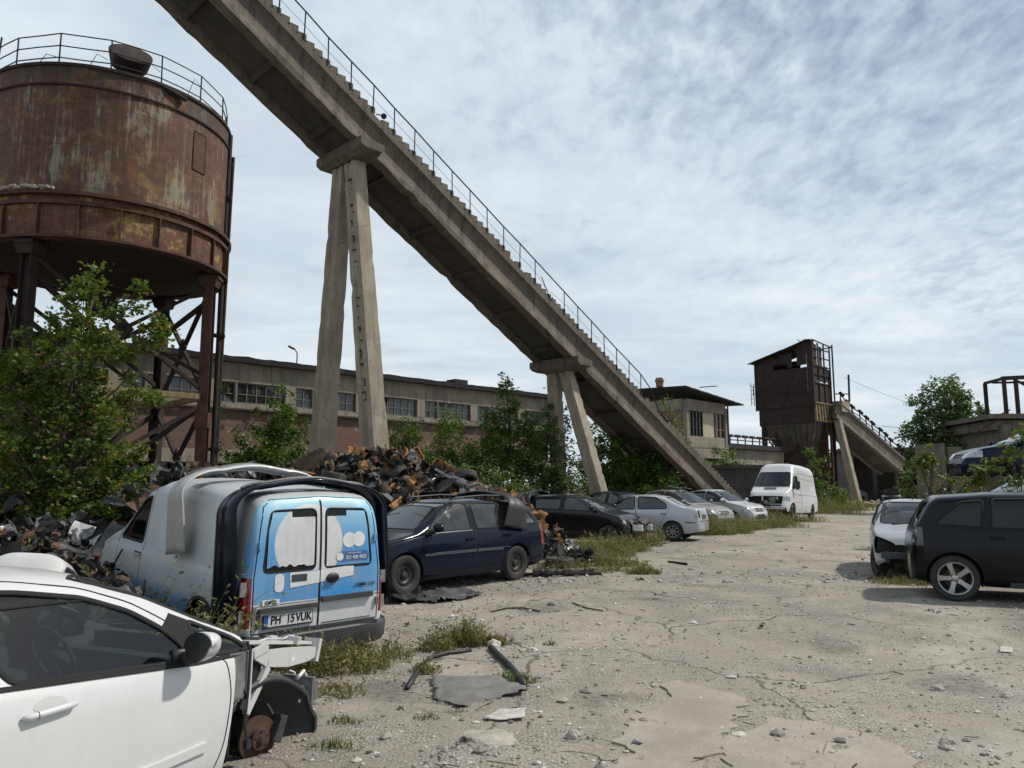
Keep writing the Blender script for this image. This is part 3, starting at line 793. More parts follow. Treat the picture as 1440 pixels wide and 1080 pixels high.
strip_on(SALOON, 'side_moulding', [(-2.0,.57),(-1.7,.58)], .03, M['greyplastic'])
strip_on(SALOON, 'bumper_seam', [(-.6,.60),(.6,.60)], .012, M['gap'], view='front', xside=-1, lift=.003, both=False, sgn=-1)
decal(SALOON, 'plate_recess', rounded([(-.30,.66),(.30,.66),(.30,.80),(-.30,.80)], .03), M['greyplastic'])

# ---------------------------------------------------------------- two facing saloons
FCACHE = {}
def facing(paint, label, pos, hd, glass='glassmid', name='saloon_car', roof=1.53, extra=(), **kw):
    sp = dict(name=name, cat='car', L=4.25, paint=paint, glass=glass, axles=(1.30, -1.33), wr=.30, ww=.19, arch=.35, label=label, pos=pos, heading=hd,
        top=[(-2.12,.5),(-2.1,.98),(-2.04,1.05),(-1.7,1.08),(-1.55,1.12),(-1.0,1.46),(-.5,roof),(0,roof-.01),(.38,roof-.12),(1.0,1.03),(1.1,1.0),(1.65,.90),(1.92,.80),(2.03,.68),(2.12,.5)],
        belt=[(-2.12,.5),(-2.05,1.0),(-1,1.0),(.9,.95),(1.15,.92),(1.8,.80),(2.12,.46)], bot=[(-2.12,.3),(-.8,.22),(1.8,.2),(2.12,.22)],
        plan=[(-2.12,.62),(-2.05,.76),(-1.6,.85),(0,.87),(1.4,.85),(1.85,.79),(2.03,.70),(2.12,.52)],
        sidewin=[[(-.1,1.02),(.92,1.0),(.42,1.38),(.0,1.45),(-.08,1.46)], [(-.21,1.03),(-.18,1.46),(-.8,1.43),(-1.06,1.22),(-1.08,1.05)]],
        doors=[([(-.16,.28),(1.0,.28),(1.05,.6),(1.0,.97),(.45,1.42),(.0,1.49),(-.13,1.49)], -.02, .85), ([(-.17,.28),(-.14,1.49),(-.85,1.47),(-1.14,1.2),(-1.15,1.0),(-.98,.62),(-.88,.28)], -1.0, .87)],
        wind=[(-.65,1.04),(.65,1.04),(.52,roof-.08),(-.52,roof-.08)], windx=(.15, 1.3), rearwin=[(-.55,1.12),(.55,1.12),(.48,1.42),(-.48,1.42)],
        regions=list(extra) + [dict(name='headlight', view='front', poly=rounded([(s*.34,.62),(s*.95,.66),(s*.95,.80),(s*.70,.83),(s*.36,.74)], .04), xr=(1.72, 9), mat=M['lampglass'], inset=0) for s in (-1, 1)]
            + [dict(name='grille', view='front', nx=1, poly=rounded([(-.30,.60),(.30,.60),(.32,.75),(-.32,.75)], .04), xr=(1.8, 9), mat=M['blackplastic'], inset=.02, trim=.02, tm=M['chrome']),
               dict(name='lower_grille', view='front', nx=1, poly=rounded([(-.5,.27),(.5,.27),(.46,.40),(-.46,.40)], .04), xr=(1.8, 9), mat=M['blackplastic'], inset=.02)] + LAMPR(.6,.95,.7,1.0,-2.0),
        mirror=(.85, 1.06), seatx=.05, dashx=.95)
    sp.update(kw); key = repr({k: v for k, v in sp.items() if k not in ('paint', 'label', 'pos', 'heading', 'group', 'pitch', 'roll', 'name')})
    key = key.replace(repr(M), '')
    if key in FCACHE:
        q = FCACHE[key]; t = copy_tree(q['t']); t.name = sp['name']; tag(t, label, 'car', sp.get('group')); t.location = pos; t.rotation_euler = (sp.get('roll', 0), -sp.get('pitch', 0), R(90-hd))
        if 'group' in t and not sp.get('group'): del t['group']
        def sw(o):
            for c in o.children:
                if c.type == 'MESH' and paint != q['paint'] and {M[q['paint']].name, M[q['paint']+'_body'].name} & {m.name for m in c.data.materials}:
                    c.data = c.data.copy()
                    for i, m in enumerate(c.data.materials):
                        if m.name == M[q['paint']].name: c.data.materials[i] = M[paint]
                        if m.name == M[q['paint']+'_body'].name: c.data.materials[i] = M[paint+'_body']
                sw(c)
        sw(t); sp['t'] = t; sp['bvh'] = q['bvh']; return sp, t
    t = car(sp); FCACHE[key] = sp; return sp, t
s1, t1 = facing('brown', 'dusty dark grey saloon facing the track between the silver and the white saloons', (6.45, 30.2, .02), 137)
for k in (-.12, 0, .12):
    m = MB(); m.bar((2.07, k*.6, .62), (2.04, k*2.2, .73), .02, .02); m.build('grille_bar', M['chrome'], t1)
m = MB(); m.tube([(-.2, -.3, 1.56), (.1, .2, 1.60), (.3, .5, 1.53)], .02, 6); m.box((-.1, -.1, 1.60), (.5, .25, .05), (.1, .2, .5)); m.box((.1, .3, 1.6), (.12, .12, .1)); 
tag(m.build('scrap_trim', M['blackplastic'], None), 'black scrap trim lying on the roof of the dusty dark grey saloon', 'scrap trim').matrix_world = t1.matrix_basis
s2, t2 = facing('silver2', 'pale silver saloon facing the track, beside the white van', (9.15, 34.6, 0), 139)
m = MB(); m.bar((2.07, 0, .60), (2.03, 0, .76), .05, .02); m.build('grille_bar', M['silver'], t2)
m = MB(); m.box((2.13, 0, .44), (.015, .50, .11)); m.build('number_plate_holder', M['blackplastic'], t2)

# ---------------------------------------------------------------- black hatchback with its nose torn off
BH = dict(facing_=1)
s3, t3 = facing('black', 'black hatchback with its front end torn off, weeds in front', (1.95, 23.4, 0), 118, name='hatchback', roof=1.46,
    top=[(-2.0,.5),(-1.98,.95),(-1.85,1.12),(-1.6,1.36),(-1.2,1.43),(-.4,1.46),(.0,1.45),(.4,1.34),(1.08,1.0),(1.2,.96),(1.6,.86),(1.75,.72),(1.82,.5)],
    extra=[PANEL('nose_opening', .62, .30, .74, 'gap', 1, (1.6, 9))], keepx=9, glass='glassmid',
    sidewin=[[(-.1,1.0),(.94,.98),(.45,1.32),(.0,1.385),(-.08,1.39)], [(-.21,1.01),(-.18,1.39),(-.85,1.37),(-1.2,1.18),(-1.22,1.04)]])
M['s_greyb'] = simple('greasy_metal', (.07,.07,.07), .6, .4, var=.5, scale=9, bump=.3)
def engine_junk(parent, x, y, z, s=1.0, seed=1, name='engine', n=16, mats=('underbody', 'baremetal')):
    rnd = random.Random(seed); m = MB()
    for k in range(n):
        a = Vector((x+rnd.uniform(-.22, .22)*s, y+rnd.uniform(-.42, .42)*s, z+rnd.uniform(-.22, .2)*s))
        if k % 3 == 0: m.box(a, (rnd.uniform(.08, .3)*s, rnd.uniform(.08, .3)*s, rnd.uniform(.06, .2)*s), (rnd.uniform(0, 3), rnd.uniform(0, 3), rnd.uniform(0, 3)), mi=rnd.choice((0, 0, 1)), taper=.8)
        elif k % 3 == 1: m.tube([a, a+Vector((rnd.uniform(-.2, .2), rnd.uniform(-.3, .3), rnd.uniform(-.15, .15)))*s, a+Vector((rnd.uniform(-.3, .3), rnd.uniform(-.4, .4), rnd.uniform(-.2, .1)))*s], rnd.uniform(.012, .04)*s, 7, mi=rnd.choice((0, 0, 1)))
        else: m.lathe([(.001, 0), (.06*s, 0), (.08*s, .02*s), (.08*s, .08*s), (.03*s, .1*s), (.001, .1*s)], 12, rnd.choice('xyz'), a, mi=rnd.choice((0, 1)))
    return m.build(name, [M[mats[0]], M[mats[1]]], parent, ang=35)
engine_junk(t3, 1.85, .1, .5, .9, 3, n=22, mats=('underbody', 's_greyb'))
for s, z in ((-.45, .52), (.38, .50)):
    m = MB(); m.tube([(2.18, s+.035*math.cos(a), z+.075*math.sin(a)) for a in np.linspace(0, 2*PI, 17)[:-1]], .017, 6, closed=True); m.box((2.05, s, z), (.26, .09, .16)); m.build('crash_can', [M['platewhite']], t3)
# two more dark cars behind that row
s4, t4 = facing('black', 'dark car mostly hidden behind the black hatchback and the scrap heap', (.55, 27.2, 0), 140, roof=1.50, glass='glassmid')
s5, t5 = facing('navy', 'dark blue car of which only the roof shows behind the silver saloon', (4.3, 30.2, 0), 140, roof=1.50)

# ---------------------------------------------------------------- white panel van
VAN = dict(name='panel_van', cat='van', L=5.6, paint='vanwhite', glass='glassmid', axles=(1.95, -1.6), wr=.33, ww=.21, arch=.40, archz=.36, tumble=.17, rr=.14, crown=.04, sill=.03,
    label='white high roof panel van with its grille missing, standing beside the track', pos=(12.9, 37.0, .12), heading=214, pitch=.035,
    top=[(-2.8,.6),(-2.79,2.25),(-2.7,2.48),(-2.4,2.56),(-1,2.60),(.55,2.58),(.95,2.48),(1.22,2.20),(1.95,1.42),(2.06,1.36),(2.5,1.20),(2.66,1.04),(2.74,.8),(2.78,.5)],
    belt=[(-2.8,1.0),(-2.6,1.28),(.9,1.28),(1.95,1.26),(2.4,1.10),(2.78,.48)], bot=[(-2.8,.42),(-2,.32),(2,.3),(2.78,.38)],
    plan=[(-2.8,.90),(-2.7,.95),(0,.965),(1.9,.95),(2.4,.88),(2.66,.78),(2.78,.66)],
    sidewin=[[(.62,1.36),(.62,1.98),(1.10,1.97),(1.20,1.36)], [(1.28,1.36),(1.16,1.96),(1.22,1.96),(1.78,1.38)]],
    doors=[([(.48,.42),(1.46,.42),(1.56,.75),(1.86,1.1),(1.86,1.38),(1.2,2.05),(.48,2.07)], .66, 1.12)],
    wind=[(-.80,1.47),(.80,1.47),(.68,2.14),(-.68,2.14)], windx=(1.1, 2.1), seatx=.75, dashx=1.7, dashz=1.28, rearseat=False,
    regions=[dict(name='grille_opening', view='front', nx=1, poly=rounded([(-.64,.58),(.64,.58),(.68,1.02),(-.68,1.02)], .04), xr=(2.4, 9), mat=M['gap'], inset=.06),
        dict(name='headlight', view='front', poly=rounded([(.66,.80),(.97,.80),(.97,1.02),(.66,1.0)], .03), xr=(2.3, 9), mat=M['lampglass'], inset=0),
        dict(name='lamp_opening', view='front', poly=rounded([(-.66,.74),(-.95,.74),(-.95,1.0),(-.66,.98)], .03), xr=(2.35, 9), mat=M['gap'], inset=.05),
        PANEL('nose_gap', .8, .3, .52, 'gap', 1, (2.4, 9))])
vn = car(VAN)
for z in (.78, 1.12): strip_on(VAN, 'side_crease', [(-2.7, z), (-2.0, z)] if z < 1 else [(-2.7, z), (.46, z)], .012, M['greyplastic'], lift=.003)
strip_on(VAN, 'side_crease', [(-2.7, 2.1), (.46, 2.12)], .02, M['gap'], lift=.003); strip_on(VAN, 'side_crease', [(-2.7, 1.85), (.40, 1.87)], .012, M['gap'], lift=.003)
strip_on(VAN, 'side_crease', [(.5, .78), (1.5, .78)], .012, M['greyplastic'], lift=.003); strip_on(VAN, 'side_crease', [(.5, 1.12), (1.84, 1.12)], .012, M['greyplastic'], lift=.003)
strip_on(VAN, 'side_crease', [(.42, .42), (.40, 2.1)], .014, M['gap'], lift=.003)
m = MB(); m.box((2.76, 0, .50), (.08, 1.5, .12)); m.box((2.74, .1, .66), (.05, 1.1, .04)); m.box((2.72, -.2, .85), (.04, .06, .3)); m.build('bumper_beam', M['white_metal'], vn)
engine_junk(vn, 2.66, .05, .72, 1.0, 5)
m = MB(); m.box((2.12, 0, 1.39), (.12, .55, .02), (0, .4, 0)); m.build('air_intake', M['blackplastic'], vn)
for s in (-1, 1):
    m = MB(); m.box((1.62, s*1.10, 1.55), (.10, .17, .32), taper=.9); m.tube([(1.6, s*.93, 1.42), (1.62, s*1.05, 1.45)], .03, 6); m.build('mirror', M['blackplastic'], vn, ang=30)

# ---------------------------------------------------------------- far cars under the second conveyor
far = [('black', 'black car parked under the far conveyor, its grille towards the track', gr(1252, 709)+Vector((1.4, 2.2, 0)), 212), ('silver2', 'grey car low behind the foot of the far concrete leg', gr(1228, 708)+Vector((-.6, 4.5, 0)), 250),
       ('navy', 'dark blue car with its roof showing above the grey car by the far leg', gr(1232, 704)+Vector((-1.2, 9, 0)), 255), ('silver', 'pale car beyond the rusty lattice column', gr(1206, 703)+Vector((0, 6, 0)), 240),
       ('black', 'black estate farthest back under the far conveyor', gr(1222, 700)+Vector((0, 8, 0)), 265)]
for pn, lb, p, hd in far: facing(pn, lb, (p.x, p.y, 0), hd, step=.14, sealw=.05, group='cars parked under the far conveyor')

# ---------------------------------------------------------------- cars piled at the right edge
s6, t6 = facing('silver2', 'silver car with crumpled roof edge behind the black people carrier', (11.35, 15.75, .36), 100, roof=1.46)
s7, t7 = facing('red', 'red wreck crushed beneath the dark blue car', (12.9, 19.8, .25), 290, roof=1.30, cabin=False)
s8, t8 = facing('bluecar', 'dark blue car stacked on top of the red wreck at the right edge', (13.5, 19.6, 1.72), 281, roof=1.46, wheels=[], pitch=.02)
# ---------------------------------------------------------------- white three door car, front corner stripped
CORSA = dict(name='three_door_car', cat='car', L=4.0, paint='white', glass='glass', axles=(1.20, -1.31), wr=.30, ww=.19, arch=.37, archz=.31, tumble=.235, waist=.03, step=.045,
    label='white three door car in the foreground with its front wing, bonnet and wheel removed', pos=(-2.83, 4.42, -.20), heading=24, pitch=R(-3.0), keepx=1.02, rr=.10,
    top=[(-2.0,.5),(-1.98,.85),(-1.93,1.02),(-1.72,1.33),(-1.5,1.41),(-.9,1.475),(-.25,1.485),(.05,1.455),(.35,1.365),(.75,1.185),(1.15,.985),(1.3,.95),(1.75,.82),(1.95,.62),(2.0,.5)],
    belt=[(-2.0,.5),(-1.93,.97),(-1,.95),(.2,.905),(.9,.90),(1.15,.89),(1.8,.72),(2.0,.46)], bot=[(-2.0,.3),(-1.7,.24),(-.8,.2),(1.5,.2),(2.0,.25)],
    plan=[(-2.0,.60),(-1.95,.70),(-1.8,.78),(-1.4,.84),(-.3,.855),(.8,.845),(1.3,.83),(1.8,.72),(2.0,.5)],
    sidewin=[[(-.50,.98),(.55,.935),(.53,1.02),(.42,1.12),(.22,1.235),(-.05,1.325),(-.4,1.375),(-.74,1.388),(-.66,1.2)], [(.645,.945),(1.05,.935),(.93,1.02),(.62,1.15)], [(-.68,1.0),(-.90,1.38),(-1.4,1.33),(-1.55,1.1)]],
    doors=[([(-.62,.24),(.72,.24),(.81,.42),(.85,.70),(.82,.915),(.60,.945),(.575,1.06),(.45,1.165),(.24,1.28),(-.05,1.375),(-.4,1.425),(-1.0,1.435),(-.82,1.2),(-.665,.95)], None, None)],
    wind=[(-.66,.99),(.66,.99),(.50,1.425),(-.50,1.425)], windx=(.0, 1.3), windglass='glass', mirror=(.50, 1.03), nomirror=(-1,), rearwin=[(-.5,1.0),(.5,1.0),(.45,1.35),(-.45,1.35)],
    regions=[dict(name=None, view='side', poly=[(.845,.05),(1.25,.05),(1.25,.905),(.895,.905),(.875,.70),(.845,.44)], nmin=.05)],
    seatx=-.25, dashx=.85, dashz=.88, sealw=.028, hback='white_metal', noliner=-1, floorx=1.0,
    wheels=[(-1.31,-1,'steel',0),(-1.31,1,'steel',0),(1.20,1,'steel',0)])
co = car(CORSA)
# mirror cap on the near side
bv = CORSA['bvh']; h, _, _, _ = bv.ray_cast(Vector((.50, -3, .95)), Vector((0, 1, 0))); y0 = h.y
m = MB()
def cap(u, v):
    a = 2*PI*u; b_ = PI*(v-.5); p = .8
    ex = math.copysign(abs(math.cos(a))**p, math.cos(a)); ez = math.copysign(abs(math.sin(a))**p, math.sin(a))
    return (.455+(.15 if ex > 0 else .0)*math.cos(b_)*ex, y0-.155+.095*math.sin(b_)*(1+.1*ez), 1.035+.082*math.cos(b_)*ez-.012*math.sin(b_))
m.grid(cap, 28, 14); mr = m.build('mirror', M['white'], co, smooth=True)
m = MB()
def cap2(u, v):
    x, y, z = cap(u, v); return (.518 - (.028 if u < 2 else 0)*math.cos(PI*(v-.5)), y, z)
m.grid(lambda u, v: (.452-.012*math.cos(PI*(v-.5)), cap(u, v)[1], cap(u, v)[2]), 28, 14)
m.tube([(.50, y0+.02, .955), (.51, y0-.05, .955), (.52, y0-.13, .975)], [.045, .036, .03], 10)
m.box((.52, y0+.012, .97), (.16, .03, .07), (0, .05, 0)); m.build('mirror_housing', M['blackplastic'], mr, smooth=True)
cdoor = [o for o in co.children if o.name.startswith('door')]
for s, dr in ((-1, [o for o in cdoor if sum(v.co.y for v in o.data.vertices) < 0]), (1, [o for o in cdoor if sum(v.co.y for v in o.data.vertices) > 0])):
    if not dr: continue
    decal(CORSA, 'handle_recess', [(-.33+.085*math.cos(k*PI/12), .868+.036*math.sin(k*PI/12)) for k in range(24)], M['white_metal'], .0015, view='side', sgn=s, step=.02, parent=dr[0])
    hp_ = [bv.ray_cast(Vector((x, 3*s, z)), Vector((0, -s, 0)))[0] for x, z in ((-.475,.836),(-.45,.838),(-.37,.843),(-.28,.850),(-.22,.856),(-.205,.858))]
    m = MB(); m.tube([p+Vector((0, s*(.010 if i in (0, 5) else .026), 0)) for i, p in enumerate(hp_)], [.008,.017,.0165,.0165,.015,.007], 12); hd_ = m.build('handle', M['white'], dr[0], smooth=True)
    m = MB(); p = hp_[1].lerp(hp_[2], .45)+Vector((0, s*.026, 0)); m.tube([p+Vector((-.002,0,0)), p+Vector((.002,0,0))], .0178, 12); m.build('handle_gap', M['gap'], hd_)
strip_on(CORSA, 'side_moulding', [(-.62,.385),(-.2,.40),(.3,.425),(.66,.452)], .05, M['white'], lift=.016, both=True)
strip_on(CORSA, 'belt_seal', [(-.66,.972),(-.1,.948),(.60,.915),(1.06,.918)], .022, M['seal'], lift=.009)
for s in (-1, 1): decal(CORSA, 'quarter_strut', [(.545,.925),(.655,.925),(.63,1.15),(.50,1.20),(.42,1.14),(.53,1.03)], M['seal'], .004, view='side', sgn=s)
# roof gutter line running down the screen pillar
rv, rf = ribbon(bv, [(-1.4,.585),(-.9,.60),(-.3,.60),(0.0,.592)], 'top', .01, lift=.001, closed=False); m = MB(); m.add(rv, rf)
rv, rf = ribbon(bv, [(-1.4,-.585),(-.9,-.60),(-.3,-.60),(0.0,-.592)], 'top', .01, lift=.001, closed=False); m.add(rv, rf); m.build('roof_gutter', M['gap'], co)
# inner structure laid bare ahead of the door
m = MB()
m.prism([(.86,-.80,.62),(.98,-.80,.66),(1.06,-.79,.90),(1.0,-.79,.93),(.86,-.79,.93)], (0, .05, 0)); m.build('pillar_panel', M['baremetal'], co, ang=30)
m = MB()
rail = [(1.06,-.765,.93,.05),(1.22,-.755,.90,.10),(1.45,-.735,.885,.12),(1.68,-.70,.86,.10),(1.80,-.68,.845,.07)]
for a, b in zip(rail, rail[1:]): m.bar((a[0],a[1],a[2]-a[3]/2), (b[0],b[1],b[2]-b[3]/2), .06, a[3], w2=.06, h2=b[3])
m.bar((1.06,-.785,.90), (1.20,-.775,.93), .035, .05); m.bar((1.03,-.795,.55), (1.22,-.775,.80), .03, .045); m.bar((1.03,-.79,.93), (1.03,-.80,.55), .03, .03)
m.bar((1.06,-.70,.97), (1.80,-.62,.87), .10, .02); m.box((1.82,-.66,.82), (.04,.12,.16), (0,.3,.2)); m.box((1.66,-.62,.905), (.10,.08,.05), (.2,.1,.4)); m.box((1.45,-.60,.93), (.06,.05,.05)); m.box((1.60,-.70,.925), (.05,.03,.03),(.4,.2,.3))
m.tube([(1.12,-.72,.95),(1.3,-.68,.96),(1.5,-.66,.935),(1.62,-.6,.93)], .008, 6)
m.build('inner_wing_rail', M['white_metal'], co, ang=30)
m = MB()
for x, z in ((1.20,.85),(1.34,.80),(1.48,.845),(1.60,.80),(1.72,.825)): m.lathe([(.001,0),(.011,0),(.011,.01)], 10, 'y', (x,-.775+(x-1.2)*.14,z+.005))
m.prism([(1.27,-.781,.795),(1.52,-.757,.795),(1.50,-.757,.85),(1.25,-.781,.865)], (0,.004,0), mi=1)
m.build('rail_holes', [M['gap'], M['platewhite']], co)
m = MB(); m.add([(1.05,-.77,.60),(1.06,-.77,.88),(1.19,-.76,.84),(1.17,-.76,.76)], [(0,1,2,3)]); m.build('scuttle_opening', M['gap'], co)
m = MB(); pts = [(.985,-.80,.99),(1.02,-.805,.93),(1.02,-.81,.70),(1.0,-.82,.50),(1.015,-.84,.40)]; m.tube(pts, .009, 6); m.box((1.015,-.84,.38), (.04,.03,.05)); m.box((.97,-.82,.62), (.05,.02,.06), (0,.3,0)); m.build('loose_wire', M['blackplastic'], co)
# black wheel arch liner
m = MB(); cx, cz, n = 1.22, .30, 26
def lin(k, y, r, dz=0):
    a = R(-34)+R(234)*k/n; w = 1+.04*math.sin(k*1.7)
    rx = r*(1.05+.20*max(0, math.cos(a)))
    return (cx+rx*math.cos(a)*w, y, cz+dz+r*1.02*math.sin(a))
P = []; F = []
for k in range(n+1):
    P += [lin(k,-.80,.395), lin(k,-.79,.425), lin(k,-.62,.415), lin(k,-.50,.40), lin(k,-.46,.30)]
for k in range(n):
    for j in range(4): F.append((k*5+j, (k+1)*5+j, (k+1)*5+j+1, k*5+j+1))
m.add(P, F); lo = m.build('wheel_arch_liner', M['blackplastic'], co, smooth=True)
sol = lo.modifiers.new('t', 'SOLIDIFY'); sol.thickness = .006
m = MB(); P = []; F = []
for k in range(0, n+1):
    a = R(-34)+R(234)*k/n
    if a > R(98): break
    P += [lin(k,-.79,.42), (cx+.10*math.cos(a)+.02, -.47, cz+.02+.10*math.sin(a))]
q = len(P)//2
for k in range(q-1): F.append((2*k, 2*k+2, 2*k+3, 2*k+1))
m.add(P, F); m.build('liner_skirt', M['blackplastic'], co, smooth=True)
m = MB()
for x, y, z in ((1.45,-.70,.42),(1.36,-.795,.69),(1.05,-.795,.67),(1.55,-.795,.53)): m.lathe([(.001,.004),(.012,.004),(.014,0)], 8, 'y', (x,y,z))
m.build('liner_clips', M['baremetal'], lo)
# brake
dz = .36; bc = Vector((1.20, -.755, dz)); br = MB()
br.lathe([(.001,-.055),(.028,-.055),(.030,-.045),(.062,-.045),(.068,-.038),(.070,-.012),(.074,-.010),(.136,-.010),(.138,-.006),(.138,.012),(.134,.014),(.06,.014)], 40, 'y')
br.lathe([(.001,-.062),(.020,-.062),(.024,-.045)], 6, 'y', mi=1)
for k in range(5):
    a = 2*PI*k/5+.4; br.lathe([(.001,-.0465),(.008,-.0465),(.008,-.03)], 8, 'y', (.048*math.cos(a), 0, .048*math.sin(a)), mi=2)
b = br.build('brake_disc', [M['rustdisc'], M['caliper'], M['gap']], co, ang=35); b.location = bc; b.rotation_euler = (0, 0, R(-14))
m = MB(); 
m.box((.135,-.0,.045), (.07,.12,.17), (0,.35,0), taper=.8); m.box((.128,-.05,.04), (.05,.03,.14), (0,.35,0)); m.box((.12,.05,-.05), (.05,.05,.08)); m.tube([(.13,.03,.12),(.10,.08,.2),(.02,.12,.22)], .009, 6)
cal = m.build('brake_caliper', M['caliper'], co, ang=30); cal.location = bc; cal.rotation_euler = (0, 0, R(-14))
m = MB(); m.tube([(1.20,-.66,dz+.05),(1.17,-.58,.42),(1.15,-.55,.78)], [.045,.04,.035], 12); m.tube([(1.16,-.57,.45+k*.035) for k in range(9)], .06, 10)
m.bar((1.20,-.66,dz-.02), (1.05,-.28,.14), .10, .04); m.tube([(1.2,-.68,dz),(1.2,-.3,.24)], .022, 8); m.tube([(1.1,-.66,dz+.02),(1.0,-.2,.22)], .014, 6)
m.tube([(1.14,-.70,dz+.12),(1.10,-.74,dz+.22),(1.12,-.66,dz+.3),(1.08,-.6,.6)], .007, 6); m.tube([(1.05,-.66,.55),(1.0,-.70,.3),(1.03,-.62,.12)], .008, 6)
m.box((1.2,-.68,dz), (.14,.09,.16), (.1,.2,0), taper=.7)
m.build('suspension', M['underbody'], co, ang=35)
# front crash beam and engine bay
m = MB(); m.bar((1.62,-.50,.50), (1.93,-.50,.48), .09, .12); m.box((1.95,-.46,.50), (.03,.28,.20)); m.box((1.98,-.30,.50), (.05,.6,.13)); m.box((1.98,.2,.50), (.05,.5,.13)); m.bar((1.62,.50,.50), (1.93,.50,.48), .09, .12)
m.build('crash_beam', M['baremetal'], co, ang=30)
m = MB(); m.tube([(1.75,-.60,.62),(1.85,-.58,.66),(1.93,-.52,.63),(1.98,-.50,.60)], .012, 6); m.tube([(1.98,-.34,.62),(2.02,-.36,.60),(2.02,-.36,.40),(1.99,-.35,.38)], .008, 6); m.build('bracket_wire', M['platewhite'], co)
engine_junk(co, 1.45, .1, .55, 1.1, 11, 'engine', 30)
m = MB(); m.box((1.12, 0, .66), (.05, 1.44, .56)); m.box((1.25,.66,.6), (.6,.05,.5)); m.box((1.35,-.42,.42), (.5,.04,.42)); m.build('bulkhead', M['underbody'], co)
m = MB(); m.box((1.20, 0, .965), (.12, 1.30, .03), (0, .15, 0)); m.build('scuttle_panel', M['blackplastic'], co)

# ---------------------------------------------------------------- delivery van with blue and white film
t = NT('van_film_paint'); v = t.coord('Object'); sp_ = t.n('ShaderNodeSeparateXYZ'); t.l(v, sp_.inputs[0]); X, Y, Z = sp_.outputs
def wmask(c): return c
blue = t.mix((.004, .25, .62), (.33, .61, .73), t.ramp(Z, [(.0, 0), (.0, 0)]) if False else t.math('MULTIPLY', t.math('SUBTRACT', Z, 1.22, clamp=True), 2.2, clamp=True))
edge = t.math('MULTIPLY', t.math('SUBTRACT', t.math('ABSOLUTE', Y), .50, clamp=True), 1.6, clamp=True); blue = t.mix(blue, (.20, .46, .66), edge)
vo = t.n('ShaderNodeTexVoronoi'); vo.inputs['Scale'].default_value = 26; vo.inputs['Randomness'].default_value = 0; t.l(t.coord('Object', (1, 1, 1)), vo.inputs['Vector'])
dots = t.math('MULTIPLY', t.math('LESS_THAN', vo.outputs['Distance'], .30), t.math('MULTIPLY', t.math('LESS_THAN', Z, 1.0), .12)); blue = t.mix(blue, (.30, .55, .78), dots)
dy = t.math('SUBTRACT', Y, .13); dzn = t.math('SUBTRACT', Z, 1.26); rr_ = t.math('SQRT', t.math('ADD', t.math('MULTIPLY', dy, dy), t.math('MULTIPLY', dzn, dzn)))
circ = t.math('MULTIPLY', t.math('LESS_THAN', rr_, .385), t.math('GREATER_THAN', Z, .99)); wh = (.66, .67, .67)
rear = t.mix(blue, wh, circ)
low = t.math('LESS_THAN', Z, t.math('ADD', .70, t.math('MULTIPLY', t.noise(v, 3, 2), .02))); rear = t.mix(rear, wh, low)
# sides: grey white above, blue band low
side = t.mix((.44, .46, .47), (.03, .20, .42), t.ramp(t.math('ADD', Z, t.math('MULTIPLY', t.noise(v, 2.5, 4), .12)), [(.60, 1), (.74, 0)]))
isr = t.math('LESS_THAN', X, -2.02); col = t.mix(side, rear, isr)
d = t.ramp(t.noise(v, 3, 8, .7), [(.35, .02), (.7, .42)]); d2 = t.ramp(t.noise(t.coord('Object', (9, 9, 1.0)), 2.5, 6), [(.5, 0), (.8, .3)])
col = t.mix(col, (.36, .35, .33), t.math('ADD', d, d2, clamp=True)); g = t.n('ShaderNodeNewGeometry'); col = t.mix(col, (.03, .03, .032), g.outputs['Backfacing'])
t.bsdf(col, .42, coat=.25); M['film'] = M['film_body'] = t.m
def rd(s): return [(s*.006,.44),(s*.715,.44),(s*.715,.95),(s*.655,1.45),(s*.62,1.62),(s*.54,1.69),(s*.006,1.715)]
def rw(s): return rounded([(s*.055,1.0),(s*.625,1.0),(s*.585,1.40),(s*.55,1.585),(s*.055,1.60)], .06)
